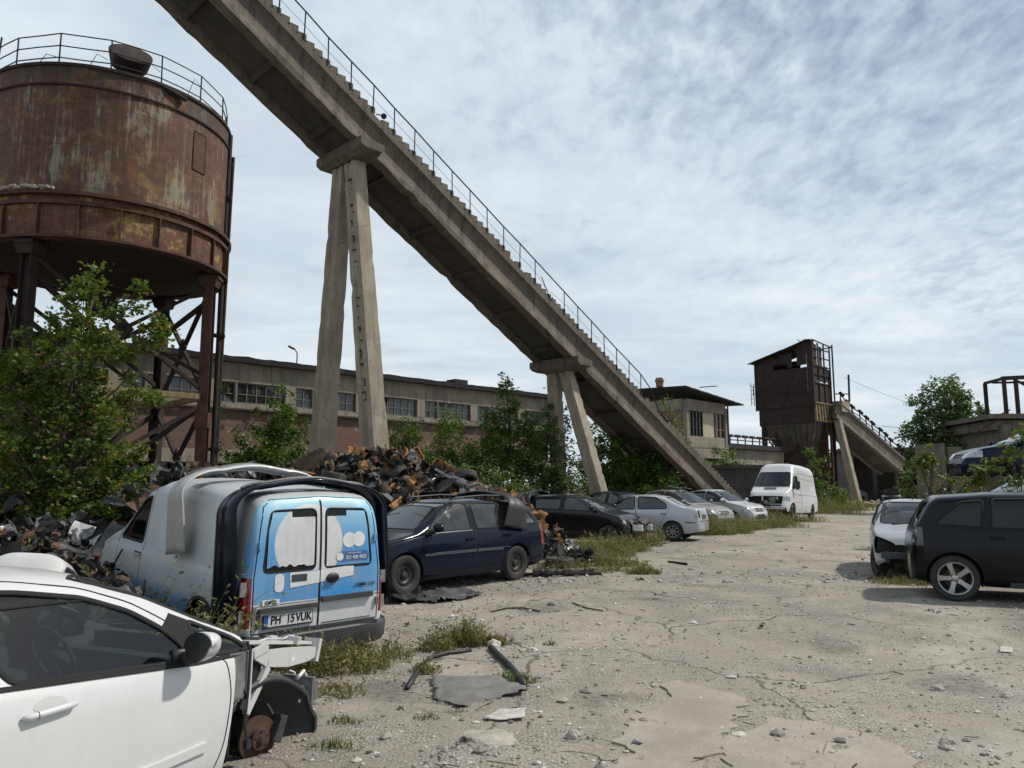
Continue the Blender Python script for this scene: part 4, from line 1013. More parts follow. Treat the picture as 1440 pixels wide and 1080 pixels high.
COMBO = dict(name='delivery_van', cat='van', L=4.32, paint='film', glass='glassdark', axles=(1.40, -1.32), wr=.30, ww=.19, arch=.36, tumble=.11, rr=.10, crown=.05, sig=.02,
    label='blue and white delivery van seen from behind, number plate on its rear door', pos=(-3.52, 9.5, .01), heading=-45.8, pitch=R(3.4),
    top=[(-2.16,.45),(-2.155,1.0),(-2.10,1.60),(-2.05,1.71),(-1.95,1.765),(-1,1.80),(.2,1.79),(.6,1.68),(1.25,1.14),(1.38,1.08),(1.9,.92),(2.1,.75),(2.16,.5)],
    belt=[(-2.16,.9),(-2.0,.95),(.9,.95),(1.4,.93),(1.9,.8),(2.16,.46)], bot=[(-2.16,.33),(-1.9,.28),(1.8,.22),(2.16,.25)],
    plan=[(-2.16,.765),(-2.12,.80),(-2.05,.825),(-1.8,.84),(0,.845),(1.4,.83),(1.9,.76),(2.16,.5)],
    sidewin=[[(.42,1.02),(1.12,1.02),(.62,1.52),(.42,1.56)]],
    doors=[([(.36,.3),(1.05,.3),(1.12,.7),(1.2,1.0),(.62,1.60),(.36,1.64)], .48, .88)],
    wind=[(-.68,1.16),(.68,1.16),(.58,1.66),(-.58,1.66)], windx=(.4, 1.4), seatx=.2, dashx=1.05, dashz=1.0, rearseat=False, cabin=True,
    regions=[dict(name='rear_window', view='front', nx=-1, poly=rw(s), xr=(-9, -1.95), mat=M['glassdark'], inset=.004, trim=.016, tm=M['seal'], lift=.002) for s in (-1, 1)]
        + [dict(name='rear_door', view='front', nx=-1, poly=rd(s), xr=(-9, -1.95), mat=M['film'], trim=.011, tm=M['gap']) for s in (-1, 1)]
        + [dict(name='tail_light', view='front', poly=[(s*.735,.50),(s*.95,.50),(s*.95,.96),(s*.735,.96)], xr=(-9, -2.03), mat=M['redlens']) for s in (-1, 1)])
cb = car(COMBO)
rdoor = [r['obj'] for r in COMBO['regions'] if r.get('obj') and r['name'] == 'rear_door']; dL, dR = rdoor[1], rdoor[0]
# film over the rear windows, torn at the lower edge
rnd = random.Random(4)
def torn(y0, y1, z, n=26, a=.03):
    return [(y0+(y1-y0)*k/n, z+max(0, a*(mnoise.noise(Vector((k*.37, 2.2, 0)))+.25))+rnd.uniform(0, .006)) for k in range(n+1)]
filmL = torn(.59, .075, 1.035, a=.045) + [(.07,1.50),(.075,1.52),(.33,1.52),(.33,1.575),(.535,1.568),(.575,1.40)]
decal(COMBO, 'window_film', filmL, M['film'], .0045)
filmR = [(-.07,1.02),(-.60,1.02),(-.565,1.40),(-.53,1.565),(-.30,1.575),(-.30,1.52),(-.07,1.52)]
decal(COMBO, 'window_film', filmR, M['film'], .0045)
decal(COMBO, 'white_patch', [(.33,.84),(.006,.865),(.006,.985),(.34,.985)], M['whitevinyl'], .004, parent=dL); decal(COMBO, 'white_patch', [(-.006,.87),(-.40,.905),(-.40,1.0),(-.30,1.005),(-.006,.99)], M['whitevinyl'], .004, parent=dR)
decal(COMBO, 'paper_label', rounded([(.40,.81),(.50,.81),(.50,.985),(.40,.985)], .05), M['whitevinyl'], .005, parent=dL)
decal(COMBO, 'grey_sticker', [(.15,.895),(.32,.895),(.32,.965),(.15,.965)], M['greyplastic'], .007, parent=dL)
decal(COMBO, 'logo_disc', circle(-.335,1.27,.078,24), M['whitevinyl'], .0075, step=.2); decal(COMBO, 'logo_disc', circle(-.455,1.275,.078,24), M['whitevinyl'], .0085, step=.2)
decal(COMBO, 'phone_strip', rounded([(-.20,1.055),(-.585,1.055),(-.575,1.155),(-.20,1.155)], .03), M['navyvinyl'], .0075, step=.2)
decal(COMBO, 'phone_disc', circle(-.225,1.105,.042,20), M['whitevinyl'], .0095, step=.2)
RX = (R(90), 0, R(-90))
def sx(y, z, d=.011):
    h, _, _, _ = COMBO['bvh'].ray_cast(Vector((-5, y, z)), Vector((1, 0, 0))); return Vector((h.x-d, y, z))
text('031 400 4003', .052, sx(-.425, 1.09), RX, M['whitevinyl'], cb, sx=.88, bold=.0006)
text('informatii clienti', .024, sx(-.40, 1.135), RX, M['whitevinyl'], cb)
text('OPEL', .048, sx(.53, .722), RX, M['textblack'], dL, sx=1.15, bold=.0015); decal(COMBO, 'badge_plate', [(.44,.695),(.62,.695),(.62,.75),(.44,.75)], M['whitevinyl'], .006, parent=dL)
text('COMBO 1.7 D', .042, sx(-.545, .805), RX, M['textblack'], dR, sx=.95, bold=.0012)
# number plate, trim strips, handle
m = MB(); m.box(sx(.34,.545,.012), (.012,.54,.13)); pf = m.build('number_plate', M['blackplastic'], dL)
m = MB(); m.box(sx(.34,.552,.020), (.004,.52,.112)); m.build('plate_face', M['platewhite'], pf)
m = MB(); m.box(sx(.58,.552,.0235), (.002,.045,.108)); m.build('country_band', M['plateblue'], pf)
text('PH', .112, sx(.475,.552,.0235), RX, M['textblack'], pf, sx=.80, bold=.0028); text('15', .112, sx(.318,.552,.0235), RX, M['textblack'], pf, sx=.80, bold=.0028); text('VUK', .112, sx(.175,.552,.0235), RX, M['textblack'], pf, sx=.78, bold=.0028)
text('RO', .028, sx(.58,.52,.0255), RX, M['platewhite'], pf)
m = MB(); m.bar(sx(.66,.655,.018), sx(.02,.655,.018), .05, .04, up=(0,0,1)); m.bar(sx(.66,.655,.012), sx(.66,.49,.012), .03, .03, up=(1,0,0)); m.build('trim_strip', M['greyplastic'], dL)
m = MB(); m.bar(sx(-.02,.70,.016), sx(-.63,.70,.016), .05, .05, up=(0,0,1)); m.build('trim_strip', M['greyplastic'], dR)
decal(COMBO, 'recess_line', [(-.04,.46),(-.63,.46),(-.63,.468),(-.04,.468)], M['gap'], .004, parent=dR)
hh = MB()
def hnd(u, v):
    a = 2*PI*u; r_ = v; p = sx(-.145, .90, 0); return (p.x-.012-.022*math.sqrt(max(0, 1-r_*r_)), p.y+.078*r_*math.cos(a), p.z+.052*r_*math.sin(a))
hh.grid(hnd, 28, 8); hh.build('door_handle', M['blackplastic'], dR, smooth=True)
m = MB(); p = sx(-.145,.905,.042); m.box(p, (.01,.09,.022)); m.build('handle_slot', M['gap'], dR)
for s, zz in ((1,1.26),(-1,1.28),(-1,.62),(1,.66)):
    m = MB(); p = sx(s*.70 if zz < 1.0 else s*.665, zz, .01); m.box(p, (.03,.03,.075)); m.tube([p+Vector((-.01,s*.012,-.03)), p+Vector((-.01,s*.012,.03))], .01, 8); m.build('hinge', M['baremetal'] if zz < 1 else M['film'], cb, ang=30)
# rear bumper
m = MB(); P = []; F = []; path = [(-1.45,.86),(-1.75,.872),(-1.98,.868),(-2.13,.845),(-2.22,.78),(-2.265,.66),(-2.285,.40),(-2.29,0)]
path = path + [(x, -y) for x, y in path[-2::-1]]
sec = [(-.05,.425),(.0,.43),(.012,.415),(.012,.36),(.005,.27),(-.03,.21),(-.10,.19)]
for i, (x, y) in enumerate(path):
    a = path[max(i-1,0)]; b = path[min(i+1,len(path)-1)]; tx, ty = b[0]-a[0], b[1]-a[1]; l = math.hypot(tx,ty); nx, ny = ty/l, -tx/l
    if nx*(-1)+0 < 0 and abs(nx) > .5: nx, ny = -nx, -ny
    if abs(nx) <= .5 and ny*y < 0: nx, ny = -nx, -ny
    for dd, z in sec:
        s_ = 1.0 if i not in (0, len(path)-1) else .6
        P.append((x+nx*dd, y+ny*dd, .32+(z-.32)*s_))
k = len(sec)
for i in range(len(path)-1):
    for j in range(k-1): F.append((i*k+j, (i+1)*k+j, (i+1)*k+j+1, i*k+j+1))
m.add(P, F); bo = m.build('rear_bumper', M['greyplastic'], cb, ang=38); bo.modifiers.new('s','SOLIDIFY').thickness = .01
m = MB(); m.box((-2.235,0,.432), (.10,1.30,.012)); 
for q in range(34): m.box((-2.235, -.63+q*.038, .442), (.09,.012,.012))
m.build('bumper_step', M['greyplastic'], bo)
for s in (-1, 1):
    m = MB()
    for zz in (.60, .86): m.box((-2.115, s*.80, zz), (.03, .07, .13), taper=.8)
    m.build('lamp_insert', M['lampglass'], cb)

# ---------------------------------------------------------------- loose bumper covers
hd = R(90+45.8)
def vloc(x, y, z):
    c = Matrix.Rotation(hd, 4, 'Z') @ Matrix.Rotation(-R(3.4), 4, 'Y'); return Vector((-3.52, 9.5, .01)) + c @ Vector((x, y, z))
arch_cover('bumper_cover', 'glossy dark navy bumper cover arched over the rear roof of the delivery van', vloc(-1.88, -.02, 1.56), (R(-5), 0, hd-PI/2), 1.79, 1.04, .46, .012, M['navycover'], lean=.30, r=.42, group='loose bumper covers', trim=M['blackplastic'])
arch_cover('bumper_cover', 'pale silver bumper cover arched over the middle of the delivery van', vloc(-.62, .02, 1.60), (R(-6), 0, hd-PI/2), 1.78, .58, .42, .012, M['silver2'], lean=-.1, r=.50, group='loose bumper covers', trim=M['blackplastic'])
eh = R(90-221.5)
def eloc(x, y, z): return Vector(ESTATE['pos']) + Matrix.Rotation(eh, 4, 'Z') @ Vector((x, y, z))
arch_cover('bumper_cover', 'matt black bumper cover lying over the rear roof of the navy estate car', eloc(-1.22, 0, 1.28), (R(10), 0, eh-PI/2), 1.76, .34, .56, .012, M['blackplastic'], r=.42, group='loose bumper covers')
arch_cover('bumper_cover', 'black bumper cover lying over the roof of the black hatchback', Vector((.75, 23.95, 1.22)), (R(5), 0, R(90-118)-PI/2), 1.74, .85, .50, .012, M['black'], r=.45, group='loose bumper covers')
# ================================================================ materials for the setting
def concrete(name, base=(.27,.25,.22), dark=(.09,.085,.08), stain=.5, kind='Object', bumpd=.03, soot=.35):
    t = NT(name); v = t.coord(kind); n = t.noise(v, 1.1, 8, .65); n2 = t.noise(v, 9, 6, .7); st = t.noise(t.coord(kind, (2.2, 2.2, .25)), 2.0, 6, .65); big = t.noise(v, .35, 3)
    c = t.mix(tuple(x*.72 for x in base), tuple(x*1.18 for x in base), t.ramp(n, [(.3, 0), (.7, 1)]))
    c = t.mix(c, dark, t.math('MULTIPLY', t.ramp(st, [(.48, 0), (.72, 1)]), stain)); c = t.mix(c, tuple(min(1, x*1.5) for x in base), t.math('MULTIPLY', t.ramp(n2, [(.55, 0), (.75, 1)]), .4))
    c = t.mix(c, (.13,.10,.07), t.math('MULTIPLY', t.ramp(big, [(.48, 0), (.62, 1)]), soot))
    vo = t.n('ShaderNodeTexVoronoi', feature='DISTANCE_TO_EDGE'); vo.inputs['Scale'].default_value = .9; dv = t.mix(v, t.noise(v, 3, 4), .25); t.l(dv, vo.inputs['Vector'])
    cr = t.ramp(vo.outputs['Distance'], [(0, 1), (.012, 0)]); c = t.mix(c, (.03,.028,.025), t.math('MULTIPLY', cr, t.ramp(n, [(.45, 0), (.6, .8)])))
    h = t.math('ADD', t.math('MULTIPLY', n2, .5), t.noise(v, 30, 4, .7)); t.bsdf(c, .92, bump=h, bstr=.6, bdist=bumpd); return t.m
M['concrete'] = concrete('weathered_concrete', (.125,.108,.085), (.017,.015,.013), .9, soot=.55); M['concretelight'] = concrete('pale_weathered_concrete', (.345,.30,.225), (.10,.085,.065), .5); M['concretedark'] = concrete('dark_shade_concrete', (.055,.05,.045), (.02,.02,.02), .6)  # concretedark puts the shade under the bridge decks into its dark base colour
def rust(name, z0, z1, paint_amt=.35, yel=.75, grey=.55):
    t = NT(name); v = t.coord('Object'); sp = t.n('ShaderNodeSeparateXYZ'); t.l(v, sp.inputs[0])
    n = t.noise(v, .55, 8, .68); n2 = t.noise(v, 4, 8, .7); st = t.noise(t.coord('Object', (3.2, 3.2, .16)), 1.6, 7, .68, .3); st2 = t.noise(t.coord('Object', (9, 9, .22)), 1.4, 5, .6); pk = t.noise(t.coord('Object', (1.3, 1.3, .55)), .9, 7, .72, .15)
    c = t.ramp(n2, [(.25, (.038,.012,.008)), (.5, (.095,.032,.017)), (.75, (.19,.075,.032))]); c = t.mix(c, (.19,.07,.026), t.math('MULTIPLY', t.ramp(n, [(.5, 0), (.62, 1)]), .4))
    c = t.mix(c, (.042,.033,.025), t.ramp(st, [(.42, 0), (.62, grey)]))
    c = t.mix(c, (.13,.095,.055), t.math('MULTIPLY', t.ramp(st2, [(.52, 0), (.68, 1)]), .55))
    # surviving grey green paint and lime runs
    c = t.mix(c, (.17,.16,.12), t.math('MULTIPLY', t.ramp(pk, [(.565, 0), (.64, 1)]), paint_amt*2, clamp=True))
    c = t.mix(c, (.24,.22,.17), t.math('MULTIPLY', t.math('MULTIPLY', t.ramp(st2, [(.5, 0), (.6, 1)]), t.ramp(pk, [(.50, 0), (.60, 1)])), paint_amt*1.6, clamp=True))
    c = t.mix(c, (.30,.22,.06), t.math('MULTIPLY', t.math('MULTIPLY', t.ramp(t.noise(v, 1.6, 8, .75), [(.50, 0), (.58, 1)]), t.ramp(n, [(.46, 0), (.54, 1)])), yel))
    # soot near the rims
    zz = t.math('ABSOLUTE', t.math('DIVIDE', t.math('SUBTRACT', sp.outputs['Z'], (z0+z1)/2), (z1-z0)/2)); e = t.math('MULTIPLY', t.math('SUBTRACT', zz, .72, clamp=True), 3, clamp=True)
    c = t.mix(c, (.02,.018,.015), t.math('MULTIPLY', e, t.ramp(st, [(.3, .3), (.6, 1)])))
    seam = t.math('LESS_THAN', t.math('FRACT', t.math('DIVIDE', sp.outputs['Z'], 1.38)), .012); c = t.mix(c, (.03,.02,.016), seam)
    t.bsdf(c, .72, .15, bump=t.math('ADD', n2, t.math('MULTIPLY', n, 2)), bstr=.35, bdist=.03); return t.m
M['rusttank'] = rust('rusty_tank_plate', 7.5, 12.0, .12, 1.0, .3)
M['rust'] = simple('rusty_steel', (.075,.034,.022), .8, .2, var=.55, scale=2.5, bump=.4)
M['rustdark'] = simple('dark_rusty_steel', (.027,.017,.014), .85, .2, var=.5, scale=2.5, bump=.4)
M['rustgreen'] = simple('rusty_green_plate', (.062,.058,.045), .8, .1, var=.5, scale=1.2, bump=.4)
M['yellowrust'] = simple('flaking_yellow_steel', (.17,.13,.06), .85, .05, var=.6, scale=3.5, bump=.4)
M['railpaint'] = simple('dark_rail_steel', (.022,.024,.028), .7, .3, var=.3)
M['pipe'] = simple('painted_pipe', (.10,.105,.11), .6, .2, var=.3)
def brick(name, c1=(.20,.088,.06), c2=(.27,.15,.11), mortar=(.22,.20,.17), rotz=0):
    t = NT(name); g = t.n('ShaderNodeNewGeometry'); mp = t.n('ShaderNodeMapping', vector_type='POINT'); mp.inputs['Rotation'].default_value = (0, 0, rotz); t.l(g.outputs['Position'], mp.inputs[0])
    s = t.n('ShaderNodeSeparateXYZ'); t.l(mp.outputs[0], s.inputs[0]); cb_ = t.n('ShaderNodeCombineXYZ'); t.l(t.math('ADD', s.outputs['X'], s.outputs['Y']), cb_.inputs[0]); t.l(s.outputs['Z'], cb_.inputs[1])
    b = t.n('ShaderNodeTexBrick'); t.l(cb_.outputs[0], b.inputs['Vector']); b.inputs['Scale'].default_value = 1; b.inputs['Brick Width'].default_value = .27; b.inputs['Row Height'].default_value = .088; b.inputs['Mortar Size'].default_value = .012
    b.inputs['Color1'].default_value = (*c1, 1); b.inputs['Color2'].default_value = (*c2, 1); b.inputs['Mortar'].default_value = (*mortar, 1)
    v = t.coord('World'); c = t.mix(b.outputs['Color'], (.10,.085,.07), t.math('MULTIPLY', t.ramp(t.noise(v, .7, 7, .7), [(.4, 0), (.7, 1)]), .7)); c = t.mix(c, (.30,.27,.22), t.math('MULTIPLY', t.ramp(t.noise(v, 1.3, 8, .75), [(.56, 0), (.62, 1)]), .6))
    t.bsdf(c, .92, bump=t.math('ADD', b.outputs['Fac'], t.math('MULTIPLY', t.noise(v, 12, 4), -.6)), bstr=-.6, bdist=.02); return t.m
M['brick'] = brick('old_brick', (.125,.042,.026), (.17,.075,.05), (.12,.10,.085), rotz=R(45)); M['brickred'] = brick('red_brick', (.22,.07,.05), (.28,.10,.07), rotz=R(45))
M['render'] = concrete('stained_render', (.27,.24,.185), (.07,.06,.05), .65); M['tar'] = simple('tar_roofing', (.018,.017,.017), .9, var=.4, scale=2, bump=.3)
M['winframe'] = simple('flaking_window_frame', (.12,.115,.10), .8, var=.3, scale=9); M['windark'] = glass('grimy_pane', (.04,.045,.045), .13)
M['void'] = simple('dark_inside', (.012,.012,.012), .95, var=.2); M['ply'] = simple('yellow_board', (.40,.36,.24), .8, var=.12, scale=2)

# ================================================================ rusty water tank on its steel frame
TX, TY, TR = -14.8, 27.15, 4.05
tk = empty('storage_tank', (TX, TY, 0), (0,0,0), 'huge rusty round steel tank on a braced steel frame at the left edge', 'tank')
z0, z1 = 10.85, 15.12
def dent(p, r0=TR):
    a = math.atan2(p[1], p[0]); k = 1+.0035*mnoise.noise(Vector((p[0]*.5, p[1]*.5, p[2]*.7))); return (p[0]*k, p[1]*k, p[2])
m = MB(); m.grid(lambda u, v: dent((TR*math.cos(2*PI*u), TR*math.sin(2*PI*u), z0+(z1-z0)*v)), 120, 14); o = m.build('shell', rust('rusty_tank_plate_upper', z0-1.5, z1, .5, .35, .8), tk, smooth=True)
m = MB(); m.lathe([(TR, z1), (TR-.6, z1+.06), (.001, z1+.35)], 48); m.build('lid', M['rustdark'], tk, smooth=True)
m = MB()
for zz, rr0, w_, h_ in ((z1-.02,TR+.03,.05,.10),(z1-.70,TR+.035,.05,.06)): m.lathe([(rr0-.04,zz-h_/2),(rr0+w_/2,zz-h_/2),(rr0+w_/2,zz+h_/2),(rr0-.04,zz+h_/2)], 96)
m.build('hoop', M['rustdark'], tk)
m = MB(); zr = 9.38; RB = TR+.03
m.lathe([(RB, zr+.05), (RB, z0-.12)], 96); ringo = m.build('ring_beam', M['rusttank'], tk, smooth=True)
m = MB(); m.lathe([(RB-.05,z0-.13),(RB+.20,z0-.13),(RB+.20,z0-.02),(RB-.05,z0+.0)], 96); m.lathe([(RB-.05,z0-.42),(RB+.12,z0-.42),(RB+.12,z0-.30),(RB-.05,z0-.30)], 96); m.lathe([(RB-.3,zr-.03),(RB+.13,zr-.03),(RB+.13,zr+.05),(RB-.3,zr+.05)], 96)
for k in range(22):
    a = 2*PI*k/22+.16; c, s = math.cos(a), math.sin(a); m.box((c*(RB+.05), s*(RB+.05), (zr+z0)/2-.15), (.14, .035, z0-zr-.3), (0, 0, a))
m.build('flange', M['rust'], ringo, ang=30)
m = MB(); m.lathe([(RB-.25,zr+.03),(2.6,zr-.22),(.9,zr-.75),(.001,zr-.8)], 48); m.lathe([(.55,zr-.7),(.5,zr-1.6),(.001,zr-1.6)], 24); m.build('bottom', M['rustdark'], tk, smooth=True)
# crumbled pale ledge on the ring
rnd = random.Random(3); m = MB()
for k in range(70):
    a = R(-118)+R(34)*k/70; rr0 = RB+.1+rnd.uniform(-.05,.06); m.box((rr0*math.cos(a), rr0*math.sin(a), z0+.05+rnd.uniform(-.02,.04)), (rnd.uniform(.1,.35), rnd.uniform(.1,.22), rnd.uniform(.04,.1)), (rnd.uniform(-.2,.2), rnd.uniform(-.2,.2), a+rnd.uniform(-.4,.4)))
m.build('crumbled_ledge', M['concretelight'], tk)
# railing
rail = []; NP = 16; rndp = random.Random(9)
m = MB(); PT = []
for k in range(NP):
    a = 2*PI*k/NP-.34; lean = rndp.uniform(-.03,.06); b_ = Vector(((TR-.12)*math.cos(a), (TR-.12)*math.sin(a), z1)); t_ = Vector(((TR-.12+lean)*math.cos(a+rndp.uniform(-.01,.01)), (TR-.12+lean)*math.sin(a), z1+1.08)); PT.append((b_, t_)); m.tube([b_, t_], .024, 6); m.box(b_+Vector((0,0,.03)), (.14,.14,.1), (0,0,a))
for h in (.25, .62, 1.0):
    pts = []
    for k in range(NP):
        A = PT[k][0].lerp(PT[k][1], h); B = PT[(k+1) % NP][0].lerp(PT[(k+1) % NP][1], h); pts.append(A); mid = (A+B)/2; pts.append(mid*1.0+Vector((mid.x*.008, mid.y*.008, rndp.uniform(-.03,.01))))
    m.tube(pts, .020, 6, closed=True)
m.tube([PT[11][0]+Vector((.1,0,0)), PT[11][1]+Vector((.2,0,.5))], .03, 6)
m.build('railing', M['railpaint'], tk)
# tilted round hatch
hp = at(183, 92, TY-1.6)-Vector((TX, TY, 0)); q = Euler((R(38), R(30), 0)).to_matrix(); m = MB()
ring = MB(); ring.lathe([(.60,-.5),(.66,-.25),(.72,0),(.70,.05),(.0,.12)], 28); m.add([q @ Vector(v)+Vector((hp.x, hp.y, z1+1.75)) for v in ring.v], ring.f); m.tube([Vector((hp.x-.3,hp.y,z1)), Vector((hp.x-.45,hp.y,z1+1.6))], .06, 6); m.tube([Vector((hp.x,hp.y+.3,z1)), Vector((hp.x,hp.y+.2,z1+.9))], .05, 6)
m.build('vent_hood', M['rustdark'], tk, ang=35)
m = MB()
for k in range(4):
    a = R(-95)+R(22)*k; c = Vector((TR*math.cos(a), TR*math.sin(a), z1+.02)); m.tube([c, c+Vector((.2,0,.3+.1*k)), c+Vector((.5,.1,.25))], .012, 5)
m.build('bent_rods', M['railpaint'], tk)
m = MB(); aa = R(-38); c = Vector(((TR+.05)*math.cos(aa), (TR+.05)*math.sin(aa), z1-.15)); m.tube([c+Vector((-.7,-.4,.22)), c, c+Vector((.35,.35,-.12))], .09, 8); m.build('overflow_pipe', M['rustdark'], tk)
m = MB(); aa = R(-20)
for zb_, zt_ in ((12.6, 14.0),):
    P = []
    for (da, zz) in ((-.07,zt_),(.07,zt_),(.07,zb_),(-.07,zb_)): P.append(((TR+.02)*math.cos(aa+da), (TR+.02)*math.sin(aa+da), zz))
    m.add(P, [(0,1,2,3)]); m.tube(P, .02, 5, closed=True)
m.build('patch_plate', M['rust'], tk)
# frame: six legs, lattice bracing
legs = []; hexa = [R(x) for x in (5, 82, 175, 265)]
LB = 3.75
for a in hexa:
    c, s = math.cos(a)*LB, math.sin(a)*LB; lm = MB(); legs.append((c, s))
    for sx_, sy_ in ((-1,0),(1,0)):
        lm.box((c+sx_*.16*math.cos(a+PI/2), s+sx_*.16*math.sin(a+PI/2), zr/2-.1), (.03,.36,zr+.2), (0,0,a+PI/2))
    lm.box((c, s, zr/2-.1), (.32,.03,zr+.2), (0,0,a+PI/2))
    lm.box((c,s,zr-.15), (.75,.6,.12), (0,0,a)); lm.box((c,s,zr-.35), (.5,.5,.3), (0,0,a), taper=1.35); lm.box((c,s,4.0), (.46,.42,.55), (0,0,a)); lm.box((c,s,.2), (.7,.7,.4), (0,0,a))
    lm.build('leg', M['rust'] if len(legs) % 2 else M['rustdark'], tk)
for i in range(4):
    A, B = Vector((*legs[i],0)), Vector((*legs[(i+1) % 4],0)); U = Vector((0,0,1))
    for za, zb2 in ((.9, 4.6), (5.0, 8.9)):
        bmk = MB(); bmk.bar(A+U*za, B+U*zb2, .14, .12); bmk.bar(A+U*zb2+Vector((.03,.03,0)), B+U*za+Vector((.03,.03,0)), .14, .12); mid = (A+B)/2+U*(za+zb2)/2; bmk.box(mid, (.5,.08,.5), (0,R(45),math.atan2(B.y-A.y, B.x-A.x))); bmk.build('brace', M['rustdark'], tk)
    bmk = MB(); bmk.bar(A+U*4.85, B+U*4.85, .16, .2); bmk.build('girt', M['yellowrust'] if i in (3, 0) else M['rust'], tk)
    bmk = MB(); bmk.bar(A+U*.9, B+U*.9, .16, .2); bmk.build('girt', M['yellowrust'] if i in (3,) else M['rust'], tk)
    # diagonal struts reaching inward
    bmk = MB(); bmk.bar(A+U*8.4, (A+B)*.25+U*6.6, .12, .16); bmk.bar(A+U*5.6, (A+B)*.18+U*7.2, .10, .14); bmk.bar(A+U*4.6, (A+B)*.2+U*2.6, .12, .16); bmk.build('strut', M['rustdark'], tk)
# downpipes beside the right hand leg
m = MB(); a = R(12)
for off, r_ in ((0,.095),(.28,.06)):
    x, y = (TR-.0)*math.cos(a+off*.1), (TR-.0)*math.sin(a+off*.1); m.tube([(x+off*.5+.05, y, 15.0-off*3),(x+off*.5, y, 9.0),(x+off*.4, y, 5),(x+off*.4, y, .0)], r_, 10)
for zz in (12.5, 9.3, 7.2, 3.0): m.box((TR*math.cos(a), TR*math.sin(a), zz), (.4,.25,.12), (0,0,a))
m.build('downpipe', M['rustdark'], tk, ang=40)

# pale concrete pole at the far left
pc = at(1, 40, 34); pl = MB(); pl.tube([(pc.x-.35, 34, 0), (pc.x-.25, 34, 19.5)], [.30,.18], 14); o = pl.build('concrete_pole', M['concretelight'], None, world=True, smooth=True); tag(o, 'tall pale concrete pole behind the rusty tank at the left edge', 'pole')

# ================================================================ long concrete conveyor bridge
HD, SL = R(45), R(29.1)
CP = Vector((-3.99, 24.63, 13.42)); CD = Vector((math.sin(HD)*math.cos(SL), math.cos(HD)*math.cos(SL), -math.sin(SL))); CN = Vector((math.cos(HD), -math.sin(HD), 0))   # CN points to the near side
CU = CN.cross(CD)*-1
if CU.z < 0: CU = -CU
cvb = empty('conveyor_bridge', (12.5, 41.0, 0), (0,0,0), 'long sloping concrete conveyor bridge with a stair and railing, running down across the sky', 'conveyor bridge')
def cp(t, n=0, u=0): return CP + CD*t + CN*n + CU*u
T0, T1 = -14.0, 27.5; WB = 2.15
rnd = random.Random(5)
def girder(n_off, side):
    g = MB(); N = 130; P = []; prof = None
    for i in range(N+1):
        t = T0+(T1-T0)*i/N; j = [mnoise.noise(Vector((t*1.9, k*3.1, side))) for k in range(8)]; ch = max(0, mnoise.noise(Vector((t*3.9, 5, side)))-.25)*.3
        prof = [(0,0), (.0,-.22), (-.10,-.27), (-.16,-.42+.01*j[1]), (-.17,-.88), (-.06+.03*j[1],-1.00+.06*j[2]), (.03+.05*j[3],-1.06+.06*j[2]), (.04+.04*j[4],-1.26-.03*j[5]+ch), (-.30,-1.30-.02*j[6]+ch), (-.34,-1.10), (-.32,-.42), (-.36,-.24), (-.36, 0)]
        for (a, b) in prof: P.append(cp(t, n_off+a*side, b))
    K = len(prof); F = []
    for i in range(N):
        for k in range(K): F.append((i*K+k, i*K+(k+1) % K, (i+1)*K+(k+1) % K, (i+1)*K+k))
    F.append(tuple(range(K))); F.append(tuple(N*K+k for k in range(K-1,-1,-1))); g.add(P, F); return g.build('girder', M['concrete'], cvb, world=True, ang=50)
girder(0, 1); girder(-WB, -1)
m = MB()
P = []; N = 80
for i in range(N+1):
    t = T0+(T1-T0)*i/N
    for (n_, u_) in ((-.365,-.10),(-WB+.365,-.10),(-WB+.31,-1.12),(-.31,-1.02-.05*mnoise.noise(Vector((t*3,2,2))))): P.append(cp(t, n_, u_))
F = []
for i in range(N):
    for k in range(4): F.append((i*4+k, i*4+(k+1) % 4, i*4+4+(k+1) % 4, i*4+4+k))
m.add(P, F); m.build('deck', M['concretedark'], cvb, world=True)  # underside shade is put into the colour of this closed slab
t = T0
while t < T1: m = MB(); m.bar(cp(t,-.30,-1.12), cp(t,-WB+.30,-1.18), .16, .12, up=CU); m.build('cross_beam', M['concretedark'], cvb, world=True); t += 2.45  # beams coloured dark for the shade below the deck
# stair along the near edge
m = MB(); nst = int((T1-T0)/.3296); run = .3296
for i in range(nst):
    t = T0+i*run; a = cp(t+.1, -.20, 0); w_ = .44; h_ = run*math.sin(SL)
    if rnd.random() < .04: continue
    c = a+Vector((0,0,h_*.55+.02*rnd.uniform(-1,1))); 
    m.box(c+CN*(-.02), (w_, run*math.cos(SL)*1.02+rnd.uniform(-.03,.02), h_*1.35), Euler((rnd.uniform(-.03,.03), rnd.uniform(-.03,.03), -HD)).to_matrix(), taper=.97)
m.build('stair', M['concrete'], cvb, world=True)
# railing on the near edge
PS = .98883257; posts = []; k0 = -14; m = MB(); pm_ = []
for k in range(-14, 17):
    b_ = CP + CD*(k*PS) + CN*.02 + Vector((0,0,.03)); lean = Vector((rnd.uniform(-.02,.02), rnd.uniform(-.02,.02), 0)); tt = b_+Vector((0,0,.92))+lean
    if k == 9: tt = b_+Vector((-.35,-.2,.85))
    pm_.append((b_, tt))
    m = MB(); m.bar(b_, tt, .035, .035, up=(1,0,0)); m.build('railing_post', M['railpaint'], cvb, world=True)
m = MB(); m.bar(pm_[9+14][0]+Vector((.1,.1,-.0)), pm_[9+14][1]+Vector((.45,.35,-.75)), .04, .04)
m.build('bent_post', M['railpaint'], cvb, world=True)
m = MB(); top = [p[1] for p in pm_]; top[9+14] = (pm_[8+14][1]+pm_[10+14][1])/2
end = pm_[-1][0]; top += [end+CD*.9+Vector((0,0,.75)), end+CD*1.6+Vector((0,0,.15)), end+CD*2.3+Vector((.1,.1,.0))]
